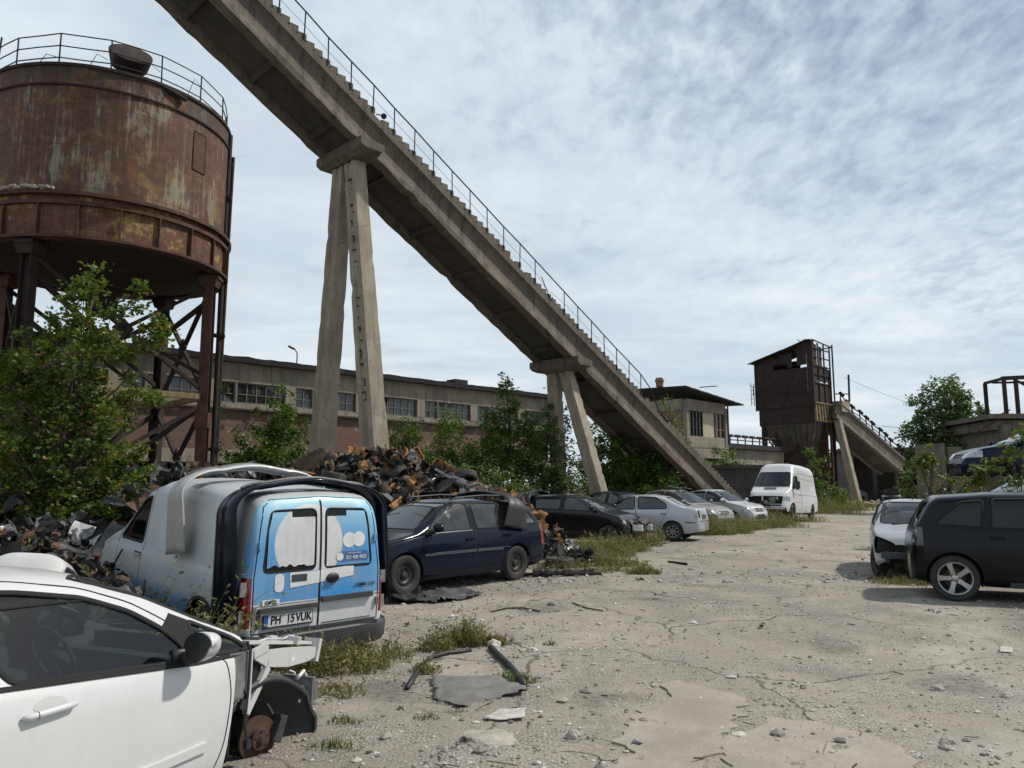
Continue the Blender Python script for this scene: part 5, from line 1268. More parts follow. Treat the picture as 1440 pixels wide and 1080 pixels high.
m.tube(top, .025, 6); m.tube([p[0].lerp(p[1], .5)+Vector((0,0,rnd.uniform(-.03,.0))) for p in pm_], .007, 5); m.build('handrail', M['railpaint'], cvb, world=True)
m = MB(); c = cp(-.6, -.1, .35); m.lathe([(.001,0),(.09,0),(.10,.05),(.08,.1),(.001,.12)], 12, 'y', c); m.tube([c, c+Vector((-.25,0,.05))], .02, 6); m.build('lamp', M['railpaint'], cvb, world=True)
# hanging bars / cables below
m = MB()
for t_ in (-7.2,-2.4, 12.4): a = cp(t_, -1.2, -1.3); m.tube([a+Vector((0,0,.3)), a+Vector((.05,.02,-.1)), a+Vector((.12,.0,-.45))], .014, 5)
m.build('hanging_wire', M['railpaint'], cvb, world=True)

def leg_taper(p0, p1, w0, w1, d0, d1, axis, seed, mat, parent, name='leg', jitr=.02):
    """chipped concrete leg from foot p0 to top p1; w along axis, d across"""
    m = MB(); p0, p1 = Vector(p0), Vector(p1); ax = Vector(axis).normalized(); up = (p1-p0).normalized(); dy = up.cross(ax).normalized(); ax = dy.cross(up).normalized(); N = 44; P = []
    sec = [(-.5,-.5),(-.2,-.5),(-.15,-.38),(.15,-.38),(.2,-.5),(.5,-.5),(.5,-.1),(.5,.5),(0,.5),(-.5,.5),(-.5,.1)]
    K = len(sec)
    for i in range(N+1):
        t = i/N; w = w0+(w1-w0)*t; d = d0+(d1-d0)*t; c = p0.lerp(p1, t)
        for k, (a, b) in enumerate(sec):
            corner = k in (0,5,7,9); q = mnoise.noise(Vector((t*31, k*2.7, seed))); e = 1-(max(0, q-.08)*.26 if corner else 0)
            P.append(c + ax*a*w*e + dy*b*d*e + ax*mnoise.noise(Vector((t*30, k, seed+5)))*jitr)
    F = []
    for i in range(N):
        for k in range(K): F.append((i*K+k, i*K+(k+1) % K, (i+1)*K+(k+1) % K, (i+1)*K+k))
    F += [tuple(range(K-1,-1,-1)), tuple(N*K+k for k in range(K))]; m.add(P, F); return m.build(name, mat, parent, world=True, ang=40)
def trestle(tc, feet, capn, capf, label, seed, w):
    """A-frame: two legs under a cap beam"""
    c = cp(tc, -WB/2, 0); base = (Vector(feet[0])+Vector(feet[1]))/2
    e = empty('conveyor_trestle', (base.x, base.y, 0), (0,0,0), label, 'trestle', 'concrete trestles under the conveyor bridge')
    zc = cp(tc, 0, -1.3).z-.02; m = MB()
    A = Vector((cp(tc).x, cp(tc).y, 0)) + CN*capn; B = Vector((cp(tc).x, cp(tc).y, 0)) + CN*(-WB-capf)
    hdv = Vector((math.sin(HD), math.cos(HD), 0)); N = 16; P = []
    sec = [(-.45,0.05),(-.45,-.34),(-.30,-.50),(.36,-.50),(.46,-.34),(.46,-.10)]
    for i in range(N+1):
        t = i/N; c = A.lerp(B, t); hh = .72+.28*math.sin(PI*min(1, max(0, (t-.05)/.9)))**.5 if 0 < t < 1 else .62
        for k, (a, b) in enumerate(sec): P.append(c+hdv*(a+.02*mnoise.noise(Vector((t*9,k,seed))))+Vector((0,0,zc+b*hh+.02*mnoise.noise(Vector((t*11,k+9,seed))))))
    K = len(sec); F = []
    for i in range(N):
        for k in range(K): F.append((i*K+k, (i+1)*K+k, (i+1)*K+(k+1) % K, i*K+(k+1) % K))
    F += [tuple(range(K)), tuple(N*K+k for k in range(K-1,-1,-1))]; m.add(P, F); m.build('cap_beam', M['concrete'], e, world=True, ang=40)
    zt = zc-.40
    topc = (A+B)/2
    for i, f in enumerate(feet):
        tp = topc + CN*(.30 if i == 0 else -.36); tp.z = zt
        leg_taper((f[0], f[1], -.1), tp, w[0], w[1], w[0]*.72, w[1]*.8, CN, seed+i*3, M['concretelight'], e)
        if i == 0 and seed == 1: rebars(e, (f[0], f[1], -.1), tp, 5)
    return e
def rebars(e, p0, p1, seed, n=20, lo=.35, hi=.97):
    rnd = random.Random(seed); p0, p1 = Vector(p0), Vector(p1)
    hdv = Vector((math.sin(HD), math.cos(HD), 0))
    for k in range(n):
        m = MB(); t = lo+(hi-lo)*(k+rnd.random()*.6)/n; c = p0.lerp(p1, t) - hdv*(.27*(1-.22*t)) + CN*rnd.uniform(-.16,.12); w_ = rnd.uniform(.04,.13)
        m.bar(c-CN*w_, c+CN*w_+Vector((0,0,rnd.uniform(-.03,.03))), .04, rnd.uniform(.012,.03))
        if rnd.random() < .6: m.bar(c+CN*w_, c+CN*w_-Vector((0,0,rnd.uniform(.1,.28))), .03, .03)
        m.build('exposed_rebar', M['rustdark'], e, world=True)
trestle(-1.15, [(-4.15, 24.9), (-7.0, 27.9)], .28, .30, 'tall concrete A frame trestle carrying the conveyor bridge, rising out of the scrap heap', 1, (.84, .58))
trestle(11.0, [(3.95, 31.6), (2.15, 34.2)], .28, .30, 'shorter concrete A frame trestle carrying the conveyor bridge, standing among bushes', 20, (.60, .50))
# stone filled abutment where the bridge lands
m = MB(); rnd = random.Random(12)
for k in range(46):
    c = Vector((12.6+rnd.uniform(-1.0,1.6), 41.2+rnd.uniform(-1.4,1.2), rnd.uniform(.0,.5))); m.box(c, (rnd.uniform(.2,.6),)*3, (rnd.uniform(0,3),rnd.uniform(0,3),0), taper=.8)
o = m.build('rubble', M['concrete'], None, world=True); tag(o, 'broken concrete rubble at the foot of the conveyor bridge', 'rubble', kind='stuff')

# ================================================================ factory hall
d45 = Vector((math.sin(R(45)), math.cos(R(45)), 0)); nb = Vector((math.cos(R(45)), -math.sin(R(45)), 0))   # facade direction, outward normal
BZ = 7.7
A0 = at(330, 503, 35.0); sc_ = (BZ-EYE)/(A0.z-EYE); B0 = Vector((A0.x*sc_, A0.y*sc_, 0)); 
def bp(s, z, out=0): return B0 + d45*s + nb*out + Vector((0,0,z))
fh = empty('factory_hall', B0, (0,0,0), 'long derelict brick factory hall with a clerestory of small panes behind the conveyor bridge', 'factory')
S0, S1 = -26.0, 22.0
def blk(mb, s0, s1, z0_, z1_, o0, o1, mi=0):
    P = [bp(s0,z0_,o0),bp(s1,z0_,o0),bp(s1,z0_,o1),bp(s0,z0_,o1),bp(s0,z1_,o0),bp(s1,z1_,o0),bp(s1,z1_,o1),bp(s0,z1_,o1)]
    mb.add(P, [(0,3,2,1),(4,5,6,7),(0,1,5,4),(1,2,6,5),(2,3,7,6),(3,0,4,7)], mi)
zsill, zwt, zbb = 5.55, 6.55, 3.35
m = MB(); blk(m, S0, S1, 3.35, zsill-.25, -.35, 0); fb = m.build('brick_wall', M['brick'], fh, world=True)
m = MB(); blk(m, S0, S1, 2.75, 3.35, -.37, .06); m.build('lintel_band', M['render'], fh, world=True)
m = MB(); blk(m, S0, S1, zwt, BZ-.22, -.35, .03); blk(m, S0, S1, zsill-.25, zsill, -.35, .03); s = S0
bays = []; rndw = random.Random(8)
while s < S1-1:
    blk(m, s, s+.55, zsill, zwt, -.34, .05); bays.append((s+.55, s+4.1)); s += 4.1
m.build('rendered_band', M['render'], fh, world=True)
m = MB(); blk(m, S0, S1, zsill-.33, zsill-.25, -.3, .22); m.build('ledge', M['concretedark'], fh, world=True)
m = MB(); N = 120; P = []; F = []
for i in range(N+1):
    s = S0-.5+(S1-S0+1)*i/N; j = .05*mnoise.noise(Vector((s*1.3,0,0)))+.03*mnoise.noise(Vector((s*4,0,4))); e = .06*mnoise.noise(Vector((s*2,9,0)))
    P += [bp(s, BZ-.24+j*.5, .42+e), bp(s, BZ+.02+j, .45+e), bp(s, BZ+.55, -6), bp(s, BZ-.24, -.2)]
for i in range(N):
    for k in range(4): F.append((i*4+k, i*4+(k+1) % 4, i*4+4+(k+1) % 4, i*4+4+k))
m.add(P, F); blk(m, 13.6, 14.6, BZ, BZ+.3, -.6, .2); m.build('roof', M['tar'], fh, world=True)
for (a, b) in bays:
    w = MB(); segs = [(a, a+.95), (a+1.05, b)] if rndw.random() < .6 else [(a, b)]
    fr = MB()
    for (c, d_) in segs:
        n_ = max(1, round((d_-c)/.5)); blk(fr, c, d_, zsill, zsill+.07, -.14, -.06); blk(fr, c, d_, zwt-.06, zwt, -.14, -.06); blk(fr, c, d_, zsill+.42, zsill+.46, -.14, -.06)
        for k in range(n_+1): x = c+(d_-c-.05)*k/n_; blk(fr, x, x+.05, zsill+.07, zwt-.06, -.135, -.055)
        if len(segs) > 1 and c == a: blk(fr, d_, d_+.10, zsill, zwt, -.30, .02)
        w.add([bp(c, zsill, -.10), bp(d_, zsill, -.10), bp(d_, zwt, -.10), bp(c, zwt, -.10)], [(0,1,2,3)])
        for q in range(3):
            if rndw.random() < .5:
                x = c+(d_-c)*rndw.random()*.8; blk(fr, x, x+.42, zsill+.5, zsill+.95, -.10, -.09, 1)
    wo = w.build('window', M['windark'], fh, world=True); fr.build('window_frame', [M['winframe'], M['concretedark']], wo, world=True)
m = MB(); blk(m, S0, S1, 0, BZ-.3, -6, -5.8); blk(m, S0, S1, zsill-.4, zsill-.3, -5.8, -.4); m.build('back_wall', M['void'], fh, world=True)
m = MB(); blk(m, S0, S1, 0, .9, -.35, 0); s = S0
while s < S1: blk(m, s, s+.6, .9, 2.75, -.35, .0); s += 4.1
m.build('lower_wall', M['brick'], fh, world=True)
for i, (a, b) in enumerate(bays):
    m = MB(); n_ = 5
    for k in range(n_+1): x = a+(b-a-.06)*k/n_; blk(m, x, x+.06, .9, 2.75, -.2, -.12)
    for zz in (.9, 1.5, 2.1, 2.68): blk(m, a, b, zz, zz+.06, -.195, -.125)
    for q in range(4):
        x = a+(b-a)*rndw.random()*.8; zz = rndw.choice((.96, 1.56, 2.16)); blk(m, x, x+.55, zz, zz+.5, -.16, -.15, 1)
    m.build('lower_window', [M['winframe'], M['concrete']], fh, world=True)
m = MB(); p = bp(3.2, BZ, .1); m.tube([p, p+Vector((.0,0,.6)), p+Vector((-.15,-.1,.85))], .03, 6); m.box(p+Vector((-.28,-.1,.86)), (.3,.14,.10), (0,.5,0)); m.build('roof_lamp', M['railpaint'], fh, world=True)

# ================================================================ control house at the end of the hall
def frame_block(name, label, cat, p0, hd_, L_, D_):
    e = empty(name, p0, (0, 0, R(90)-hd_), label, cat); return e
P1 = at(963, 595, 50.0); P1 = Vector((P1.x, P1.y, 0))
ch = empty('control_house', P1, (0,0,R(45)), 'two storey concrete and brick control house with a jutting roof and yellow board', 'building')
# local x runs along the right-hand face (away to the right), local y back into the building
Hh = 7.75
m = MB(); m.box((2.6, 3.0, 3.15), (5.2, 6.0, .18)); m.box((2.6,.0,4.2), (5.2,.3,.2)); 
m.box((.15,.0,5.7), (.3,.34,3.0)); m.box((5.05,.0,5.6), (.3,.34,2.8)); m.box((2.6,.02,6.95), (4.9,.26,.75)); m.box((2.6,.02,4.55), (4.9,.26,.72)); m.box((2.6,.01,3.85), (5.2,.32,.7))
m.box((0,2.0,6.95), (.26,3.7,.75)); m.box((0,4.8,5.3), (.3,2.4,4.4)); m.box((0,2.0,3.85), (.3,3.7,.7)); m.box((5.18,3.0,5.3), (.2,5.6,4.3)); m.box((.0,3.9,5.4), (.3,.3,3.5))
m.build('frame', M['render'], ch)
m = MB(); m.box((0,.95,5.35), (.22,1.55,2.4)); m.build('brick_panel', M['brickred'], ch)
m = MB(); m.box((0,2.75,5.35), (.2,2.0,2.4)); m.build('render_panel', M['concretelight'], ch)
m = MB(); m.box((2.6,.0,1.5), (5.2,.25,3.1)); m.box((0,3.0,1.5), (.25,6,3.1)); m.build('brick_wall', M['brick'], ch)
m = MB(); m.box((1.3,-.16,2.3), (1.2,.1,1.5)); m.build('dark_opening', M['void'], ch)
m = MB(); N = 20; P = []; F = []
for i in range(N+1):
    x = -1.0+7.4*i/N; z = Hh+.30-.09*(x+1.3)+.03*mnoise.noise(Vector((x*2,0,0))); P += [(x,-.8,z),(x,6.6,z+.25),(x,6.6,z+.15),(x,-.8,z-.09)]
for i in range(N):
    for k in range(4): F.append((i*4+k, i*4+(k+1)%4, i*4+4+(k+1)%4, i*4+4+k))
F += [(0,1,2,3), (N*4+3,N*4+2,N*4+1,N*4)]; m.add(P, F); m.bar((1.0,-.6,Hh+.35), (2.6,-.9,Hh+.55), .1, .06); ro = m.build('roof', M['tar'], ch)
m = MB(); m.lathe([(.24,-.1),(.26,.22),(.31,.24),(.31,.38),(.24,.40),(.24,.5)], 14, 'z', (-.4,1.6,Hh+.55)); m.build('chimney_pot', M['brickred'], ro, ang=40)
for (x0_, x1_, kind) in ((.45,2.05,'w'),(2.1,3.65,'b'),(3.75,4.85,'w')):
    z0_, z1_ = 4.92, 6.57; m = MB(); m.quad((x0_,.0,z0_),(x1_,.0,z0_),(x1_,.0,z1_),(x0_,.0,z1_)); wo = m.build('window' if kind == 'w' else 'yellow_board', M['windark'] if kind == 'w' else M['ply'], ch)
    if kind == 'w':
        m = MB(); n_ = 4 if x1_-x0_ > 1.2 else 2
        for k in range(n_+1): m.box((x0_+(x1_-x0_)*k/n_,-.05,(z0_+z1_)/2), (.07,.06,z1_-z0_))
        for k in range(4): m.box(((x0_+x1_)/2,-.05,z0_+(z1_-z0_)*k/3), (x1_-x0_,.05,.06))
        m.build('window_frame', M['rustdark'] if x0_ < 1 else M['brickred'], wo)
m = MB(); m.bar((5.15,-.2,4.6), (8.3,1.6,6.4), .07, .07); m.bar((5.2,-.2,4.5), (5.2,-.2,7.2), .08, .08); m.build('stay_bar', M['railpaint'], ch)
# lower wing between the control house and the hopper tower
P2 = P1 + Vector((math.cos(R(45)), math.sin(R(45)), 0))*5.3 + Vector((-.5,.5,0))*1.2
lw = empty('low_wing', P2, (0,0,R(45)), 'low brick wing with a dark roof and rusty roller racks, right of the control house', 'building')
m = MB(); m.box((5,2.4,1.6), (10,5,3.2)); m.build('brick_wall', M['brick'], lw)
m = MB(); m.box((5,0,3.75), (10,.3,1.1)); m.box((5,-.1,3.0), (10,.3,.25)); m.build('concrete_band', M['render'], lw)
m = MB(); m.box((5,2.4,4.5), (10.4,5.8,.35), (0,.0,0)); m.build('roof', M['tar'], lw)
m = MB()
for k in range(9): x = .5+k*1.1; m.bar((x,-.2,4.7),(x,-.2,5.3),.07,.07); m.tube([(x-.35,-.2,5.25),(x+.35,-.2,5.25)], .1, 8)
m.bar((0,-.2,4.95),(10,-.2,4.95),.07,.07); m.bar((0,.3,5.3),(10,.3,5.2),.05,.05); m.build('roller_rack', M['rustdark'], lw)
m = MB(); m.tube([(0,-.35,3.2),(4,-.35,3.2),(9.5,-.35,3.0)], .14, 8); m.tube([(0,-.3,3.2),(0,-.3,0)], .1, 8); m.build('pipe', M['pipe'], lw, smooth=True)
for x in (2.2, 5.6): m = MB(); m.box((x,-.13,1.4), (2.0,.1,1.6)); m.build('dark_opening', M['void'], lw)

# dark concrete bunker wall behind the foot of the bridge
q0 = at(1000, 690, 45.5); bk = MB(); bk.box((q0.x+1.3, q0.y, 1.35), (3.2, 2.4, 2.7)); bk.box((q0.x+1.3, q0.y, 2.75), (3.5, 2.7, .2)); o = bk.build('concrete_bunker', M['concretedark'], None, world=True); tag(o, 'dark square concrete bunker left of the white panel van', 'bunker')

# ================================================================ hopper tower
HT = at(1151, 700, 61.0); HT = Vector((HT.x, HT.y, 0))
ht = empty('hopper_tower', HT, (0,0,R(-45)), 'rusty steel hopper tower with a ragged cabin over a tapering funnel, beyond the white van', 'hopper tower')
# local origin under the near vertical corner; x- to the left face, y to the back right
def loc(px, py, dY): return None
Wl, Wr = 4.9, 3.4; zc0, zc1 = 8.0, 12.75; zt_l, zt_c, zt_r = 12.1, 13.35, 13.2
rnd = random.Random(2); m = MB()
# left (front) face of sheet panels with gaps
def sheet(x0_, x1_, zb_, zt_, y, mi=0): m.box(((x0_+x1_)/2, y+rnd.uniform(-.02,.02), (zb_+zt_)/2), (abs(x1_-x0_)-.01, .03, zt_-zb_), mi=mi)
for k in range(12):
    x0_ = -Wl+k*Wl/12; x1_ = x0_+Wl/12; zt_ = zt_l+(zt_c-zt_l)*(k+1)/12-.2
    sheet(x0_, x1_, 9.2, min(zt_, 11.15+rnd.uniform(-.03,.03)) if 4 <= k <= 10 else zt_, 0)
    if 4 <= k <= 10 and k not in (8,): sheet(x0_, x1_, (11.25 if k > 6 else 11.5)+rnd.uniform(-.05,.12), zt_+rnd.uniform(-.35,.12), 0)
    sheet(x0_, x1_, 8.0, 9.2, 0, 0)
for k in range(7):
    x0_ = k*Wr/7
    m.box((0.0, x0_+Wr/14, 8.95), (.03, Wr/7-.01, 1.9)); 
    if k in (0, 1, 3) : m.box((0.0, x0_+Wr/14, 11.5), (.03, Wr/7-.01, 3.2-.1*k))
    else: m.box((0.0, x0_+Wr/14, 10.55+.1*(k%3)), (.03, Wr/7-.01, 1.3))
m.box((-Wl, Wr/2, 10.0), (.04, Wr, 4.2)); m.box((-Wl*.75, Wr, 10.2), (Wl*.5, .04, 4.2))
m.build('cladding', M['rustdark'], ht)
m = MB()
for yk in (0, Wr*.33, Wr*.66, Wr): m.box((.05, yk, 10.6), (.10, .10, 5.2))
for zz in (9.9, 10.6, 11.3, 12.0, 12.7): m.box((.05, Wr/2, zz), (.08, Wr, .08))
m.box((.05,.0,10.6), (.12,.12,5.3)); m.box((-Wl,0,10.0), (.1,.1,4.3)); m.box((.3,Wr,10.7), (.1,.1,5.2))
m.box((-Wl/2,-.45,9.3), (Wl,.05,.05)); m.box((-Wl/2,-.45,9.9), (Wl,.04,.04))
for k in range(7): m.box((-Wl+k*Wl/6,-.45,9.5), (.04,.04,.8))
for k in range(5): m.box((-Wl-.35,.1,8.6+k*.35), (.04,.5,.04))
m.box((-Wl-.35,.35,9.3),(.04,.04,1.9)); m.box((-Wl-.35,-.15,9.3),(.04,.04,1.9))
m.build('cabin_frame', M['rustdark'], ht)
m = MB(); m.add([(-Wl-.4,-.4,zt_l-.2),(-Wl*.45,-.5,zt_l+.62),(-.3,-.2,zt_c+.05),(.1,.3,zt_c-.02),(-1.0,Wr-.4,zt_r-.2),(-Wl-.4,Wr,zt_l-.3)], [(0,1,2,3,4,5)]); m.bar((.1,0,zt_c),(.2,Wr,zt_r-.1),.08,.08); m.bar((-1.2,Wr,zt_r-.2),(.3,Wr,zt_r-.1),.08,.08); 
m.prism([(-Wl-.4,-.42,zt_l-.28),(-Wl*.45,-.52,zt_l+.54),(-Wl*.45,-.52,zt_l+.64),(-Wl-.4,-.42,zt_l-.18)], (0,.1,0)); m.bar((-Wl*.35,-.4,zt_l+.7),(-Wl*.15,-.3,zt_l+1.1),.06,.06); m.bar((-.6,0,zt_c+.05),(0,0,zt_c+.02),.05,.05); m.bar((-.7,-.3,zt_c-.1),(-.9,-.4,zt_c+.05),.05,.05); m.build('roof', M['rustdark'], ht)
# hopper body: rim band then funnel
m = MB(); m.box((-Wl/2+.1, Wr/2, 7.35), (Wl-.2, Wr-.1, 1.5)); m.build('rim_band', M['rustdark'], ht)
m = MB()
for k in range(7): m.box((.14, k*Wr/6.3+.1, 7.5), (.12, .22, 1.5), (0, -.05, 0))
m.box((.1,Wr/2,8.25), (.25,Wr,.12)); m.build('stiffener', M['yellowrust'], ht)
m = MB(); tx0, tx1 = -2.35, -1.05; P = [(-Wl+.3,.05,6.62),(-.1,.05,6.62),(-.1,Wr-.1,6.62),(-Wl+.3,Wr-.1,6.62),(tx0,.9,2.9),(tx1,.9,2.9),(tx1,2.0,2.9),(tx0,2.0,2.9)]
m.add(P, [(0,1,5,4),(1,2,6,5),(2,3,7,6),(3,0,4,7),(0,3,2,1),(4,5,6,7)]); m.box((-1.7,1.45,2.2), (1.1,.9,1.5)); m.build('funnel', M['rustgreen'], ht)
m = MB()
for k in range(9):
    u = k/8; a = Vector((-Wl+.3+(Wl-.4)*u, .03, 6.62)); b_ = Vector((tx0+(tx1-tx0)*u, .86, 2.9)); m.bar(a, b_, .06, .08)
for k in range(5):
    u = k/4; a = Vector((-.08, .05+(Wr-.15)*u, 6.62)); b_ = Vector((tx1+.03, .9+1.1*u, 2.9)); m.bar(a, b_, .06, .08)
m.build('funnel_rib', M['rust'], ht)
for (x, y) in ((-Wl+.5,.1),(-3.4,.3),(-Wl+.5,Wr),(-.1,Wr)):
    m = MB(); m.bar((x,y,0),(x,y,7.0),.24,.24); m.bar((x+.14,y,0),(x+.14,y,7.0),.05,.34); m.build('leg', M['rustdark'], ht)
m = MB()
for (a, b_) in (((-Wl+.5,.1,1),(-3.4,.3,4)),((-Wl+.5,.1,4),(-3.4,.3,1.2)),((-Wl+.5,.1,4.3),(-.5,.1,4.6)),((-Wl+.5,.1,6.2),(-2.6,.1,3.0)),((-3.4,.3,3),(-1.5,.3,5))): m.bar(a, b_, .10, .10)
m.build('brace', M['rustdark'], ht)
# lattice column at the near corner
m = MB(); LX = -.75; LY = 2.0; ww_ = .85
for dx, dy in ((0,0),(ww_,0),(0,.8),(ww_,.8)): m.bar((LX+dx,LY+dy,0),(LX+dx,LY+dy,7.2),.14,.14)
for k in range(8):
    z = .4+k*.85; m.bar((LX,LY,z),(LX+ww_,LY,z+.85),.07,.05); m.bar((LX+ww_,LY,z),(LX,LY,z+.85),.07,.05); m.bar((LX,LY,z),(LX+ww_,LY,z),.08,.06)
m.box((LX+.5,LY+.06,3.4), (.55,.04,6.8)); m.build('lattice_column', M['rust'], ht)

# second, smaller conveyor bridge
Q0 = at(1182, 566, 62.5); Q1 = at(1268, 640, 69.0)
cv2 = empty('conveyor_bridge', (Q1.x, Q1.y, 0), (0,0,0), 'smaller concrete conveyor bridge leaving the hopper tower and sloping down to the right', 'conveyor bridge')
D2 = (Q1-Q0); L2 = D2.length+.8; D2.normalize(); N2 = Vector((D2.y, -D2.x, 0)).normalized()
if N2.y > 0: N2 = -N2
U2 = Vector((0,0,1)) - D2*D2.z; U2.normalize()
def c2p(t, n=0, u=0): return Q0 + D2*t + N2*n + U2*u
m = MB()
for s_ in (0, -2.0):
    P = []; N = 40
    for i in range(N+1):
        t = -.3+(L2+.3)*i/N; j = mnoise.noise(Vector((t*1.5,s_,1)))
        for (a, b) in ((0,0),(0,-.22),(-.12,-.30),(-.14,-1.05),(.04,-1.2+.03*j),(.05,-1.5-.05*j),(-.32,-1.52),(-.34,-.3),(-.36,0)): P.append(c2p(t, s_+(a if s_ == 0 else -a-.3), b))
    K = 9; F = []
    for i in range(N):
        for k in range(K): F.append((i*K+k, i*K+(k+1)%K, (i+1)*K+(k+1)%K, (i+1)*K+k))
    F += [tuple(range(K)), tuple(N*K+k for k in range(K-1,-1,-1))]; m.add(P, F)
m.build('girder', M['concrete'], cv2, world=True, ang=50)
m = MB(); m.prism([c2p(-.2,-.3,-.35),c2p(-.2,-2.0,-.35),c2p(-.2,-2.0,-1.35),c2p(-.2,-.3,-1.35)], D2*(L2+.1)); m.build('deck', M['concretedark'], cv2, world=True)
m = MB(); m.box(c2p(.9,-.6,.05), (1.2,1.2,.9), (0,0,math.atan2(D2.y,D2.x))); m.build('head_block', M['concretelight'], cv2, world=True)
m = MB(); t = .3; rnd = random.Random(6); prev = None
while t < L2+1:
    a = c2p(t,-.2,.0); b_ = a+Vector((rnd.uniform(-.15,.15),0,.75+rnd.uniform(-.15,.1))); m.bar(a, b_, .08, .08); m.tube([b_+N2*.1+D2*-.3, b_+N2*.1+D2*.25], .13, 7)
    if prev: m.bar(prev, b_, .07, .07); m.bar(prev-Vector((0,0,.4)), b_-Vector((0,0,.35)), .05, .05)
    prev = b_; t += 1.15
a = c2p(.2,0,.2); m.bar(a+Vector((.6,0,0)), a+Vector((.65,0,2.2)), .12, .12); m.bar(a+Vector((-.6,0,.6)), a+Vector((.6,0,.6)), .08, .08); m.build('roller_railing', M['rustdark'], cv2, world=True)
ft = at(1203, 700, 62.0); lg = at(1178, 590, 62.5); le = empty('conveyor_trestle', (ft.x, ft.y, 0), (0,0,0), 'slanting pale concrete trestle under the smaller conveyor bridge', 'trestle')
leg_taper((ft.x+.3, 62.2, -.1), (lg.x, 62.5, lg.z), .62, .5, .5, .4, N2, 31, M['concretelight'], le); leg_taper((ft.x-1.6, 66.5, -.1), (lg.x-.2, 64.3, lg.z), .62, .5, .5, .4, N2, 37, M['concretedark'], le)
m = MB(); rnd = random.Random(14)
for k in range(26): m.box((ft.x+rnd.uniform(-1.2,1.6), 60.8+rnd.uniform(-1,1), rnd.uniform(0,.45)), (rnd.uniform(.3,1.0),rnd.uniform(.2,.4),rnd.uniform(.15,.3)), (rnd.uniform(-.5,.5),rnd.uniform(-.7,.7),rnd.uniform(0,3)))
o = m.build('rubble', M['concretelight'], None, world=True); tag(o, 'broken concrete lumps around the foot of the slanting far leg', 'rubble', kind='stuff')

# sheds and pillars below the second bridge
def shed(name, label, p, w, d, h, hd_, wall, roofm, over=.5, tilt=0):
    e = empty(name, (p.x, p.y, 0), (0,0,hd_), label, 'shed'); m = MB(); m.box((0,d/2,h/2), (w,.2,h)) if False else None
    for x in (-w/2, w/2): m.box((x,d/2,h/2), (.25,d,h))
    m.box((0,d,h/2), (w,.25,h)); m.build('wall', wall, e); m = MB()
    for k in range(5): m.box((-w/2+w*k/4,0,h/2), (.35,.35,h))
    m.build('pillar', M['concretedark'], e); m = MB(); m.box((0,d/2-.2,h+.15), (w+over*2,d+over*2,.25), (R(tilt),0,0)); m.build('roof', roofm, e); return e
p = at(1262, 690, 74); shed('open_shed', 'dark open fronted shed with pillars beneath the end of the smaller conveyor bridge', p, 8, 5, 5.0, R(-8), M['concretedark'], M['tar'])
p = at(1208, 690, 82); shed('open_shed', 'low shed with a sagging dark roof left of the slanting far leg', p, 7, 5, 3.6, R(5), M['render'], M['tar'], tilt=6)
# power lines
def wire(name, label, a, b, sag, r=.03):
    m = MB(); m.tube([a.lerp(b, k/16)-Vector((0,0,sag*4*(k/16)*(1-k/16))) for k in range(17)], r, 5, cap=False); o = m.build(name, M['railpaint'], None, world=True, smooth=True); tag(o, label, 'wire')
wire('power_line', 'thin power line from the hopper tower across the sky towards the right', at(1188, 531, 63), at(1420, 590, 90), 1.0, .013)
wire('power_line', 'dark cable passing behind the round tree at the right', at(1240, 599, 72), at(1440, 601, 60), .3, .02)

# concrete wall block at the right, ruined kiln building at the right edge
p = at(1336, 690, 40); m = MB(); m.box((p.x-.42, p.y+.9, 1.9), (.8, 2.2, 3.9), (0,0,R(-12))); m.box((p.x+.42, p.y+1.3, 1.85), (.85, 2.0, 3.7), (0,0,R(10)))
o = m.build('concrete_wall', M['concrete'], None, world=True); tag(o, 'grey concrete wall block behind the leafy bush at the right', 'wall')
p = at(1416, 690, 41); kb = empty('ruined_building', (p.x, p.y, 0), (0,0,R(-6)), 'ruined concrete building with a bare steel frame on its roof at the right edge', 'building')
m = MB(); m.box((4.6,2.5,4.9), (10,5,.5)); m.box((.1,0,3.4),(.5,.5,3.0)); m.box((2.6,0,3.4),(.5,.5,3.0)); m.box((4.6,2.5,5.35),(10.6,5.6,.25)); m.box((3.5,4.9,2.5),(8,.2,5)); m.box((0,2.5,2.5),(.2,4.5,4.6)); m.box((1.3,.1,4.2),(2.4,.2,.7)); m.build('wall', M['concrete'], kb)
m = MB(); m.box((5,2.4,2.2), (9,4.5,4.4)); m.build('dark_opening', M['void'], kb)
m = MB(); zb_ = 5.4
for x, y in ((.3,0),(.9,0),(.3,2),(2.6,0),(4.6,0)): m.bar((x,y,zb_),(x,y,zb_+2.0),.16,.16)
m.bar((.2,0,zb_+2.0),(5,0,zb_+2.2),.2,.2); m.bar((.3,0,zb_+2.0),(.3,2,zb_+2.0),.14,.14); m.bar((.9,0,zb_+1.9),(3.0,0,zb_+.6),.1,.1); m.bar((.2,1,zb_+1.9),(5,1,zb_+1.9),.1,.1)
m.bar((1.9,0,zb_+2.2),(1.6,0,zb_+3.6),.14,.14); m.bar((1.6,0,zb_+3.6),(3.4,0,zb_+3.7),.14,.14); m.bar((3.4,0,zb_+3.7),(3.8,0,zb_+2.2),.12,.12); m.bar((-1.2,0,zb_-.5),(.5,0,zb_+.3),.06,.06); m.bar((-1.8,0,zb_-1.2),(.2,0,zb_),.05,.05); m.build('roof_frame', M['rustdark'], kb)
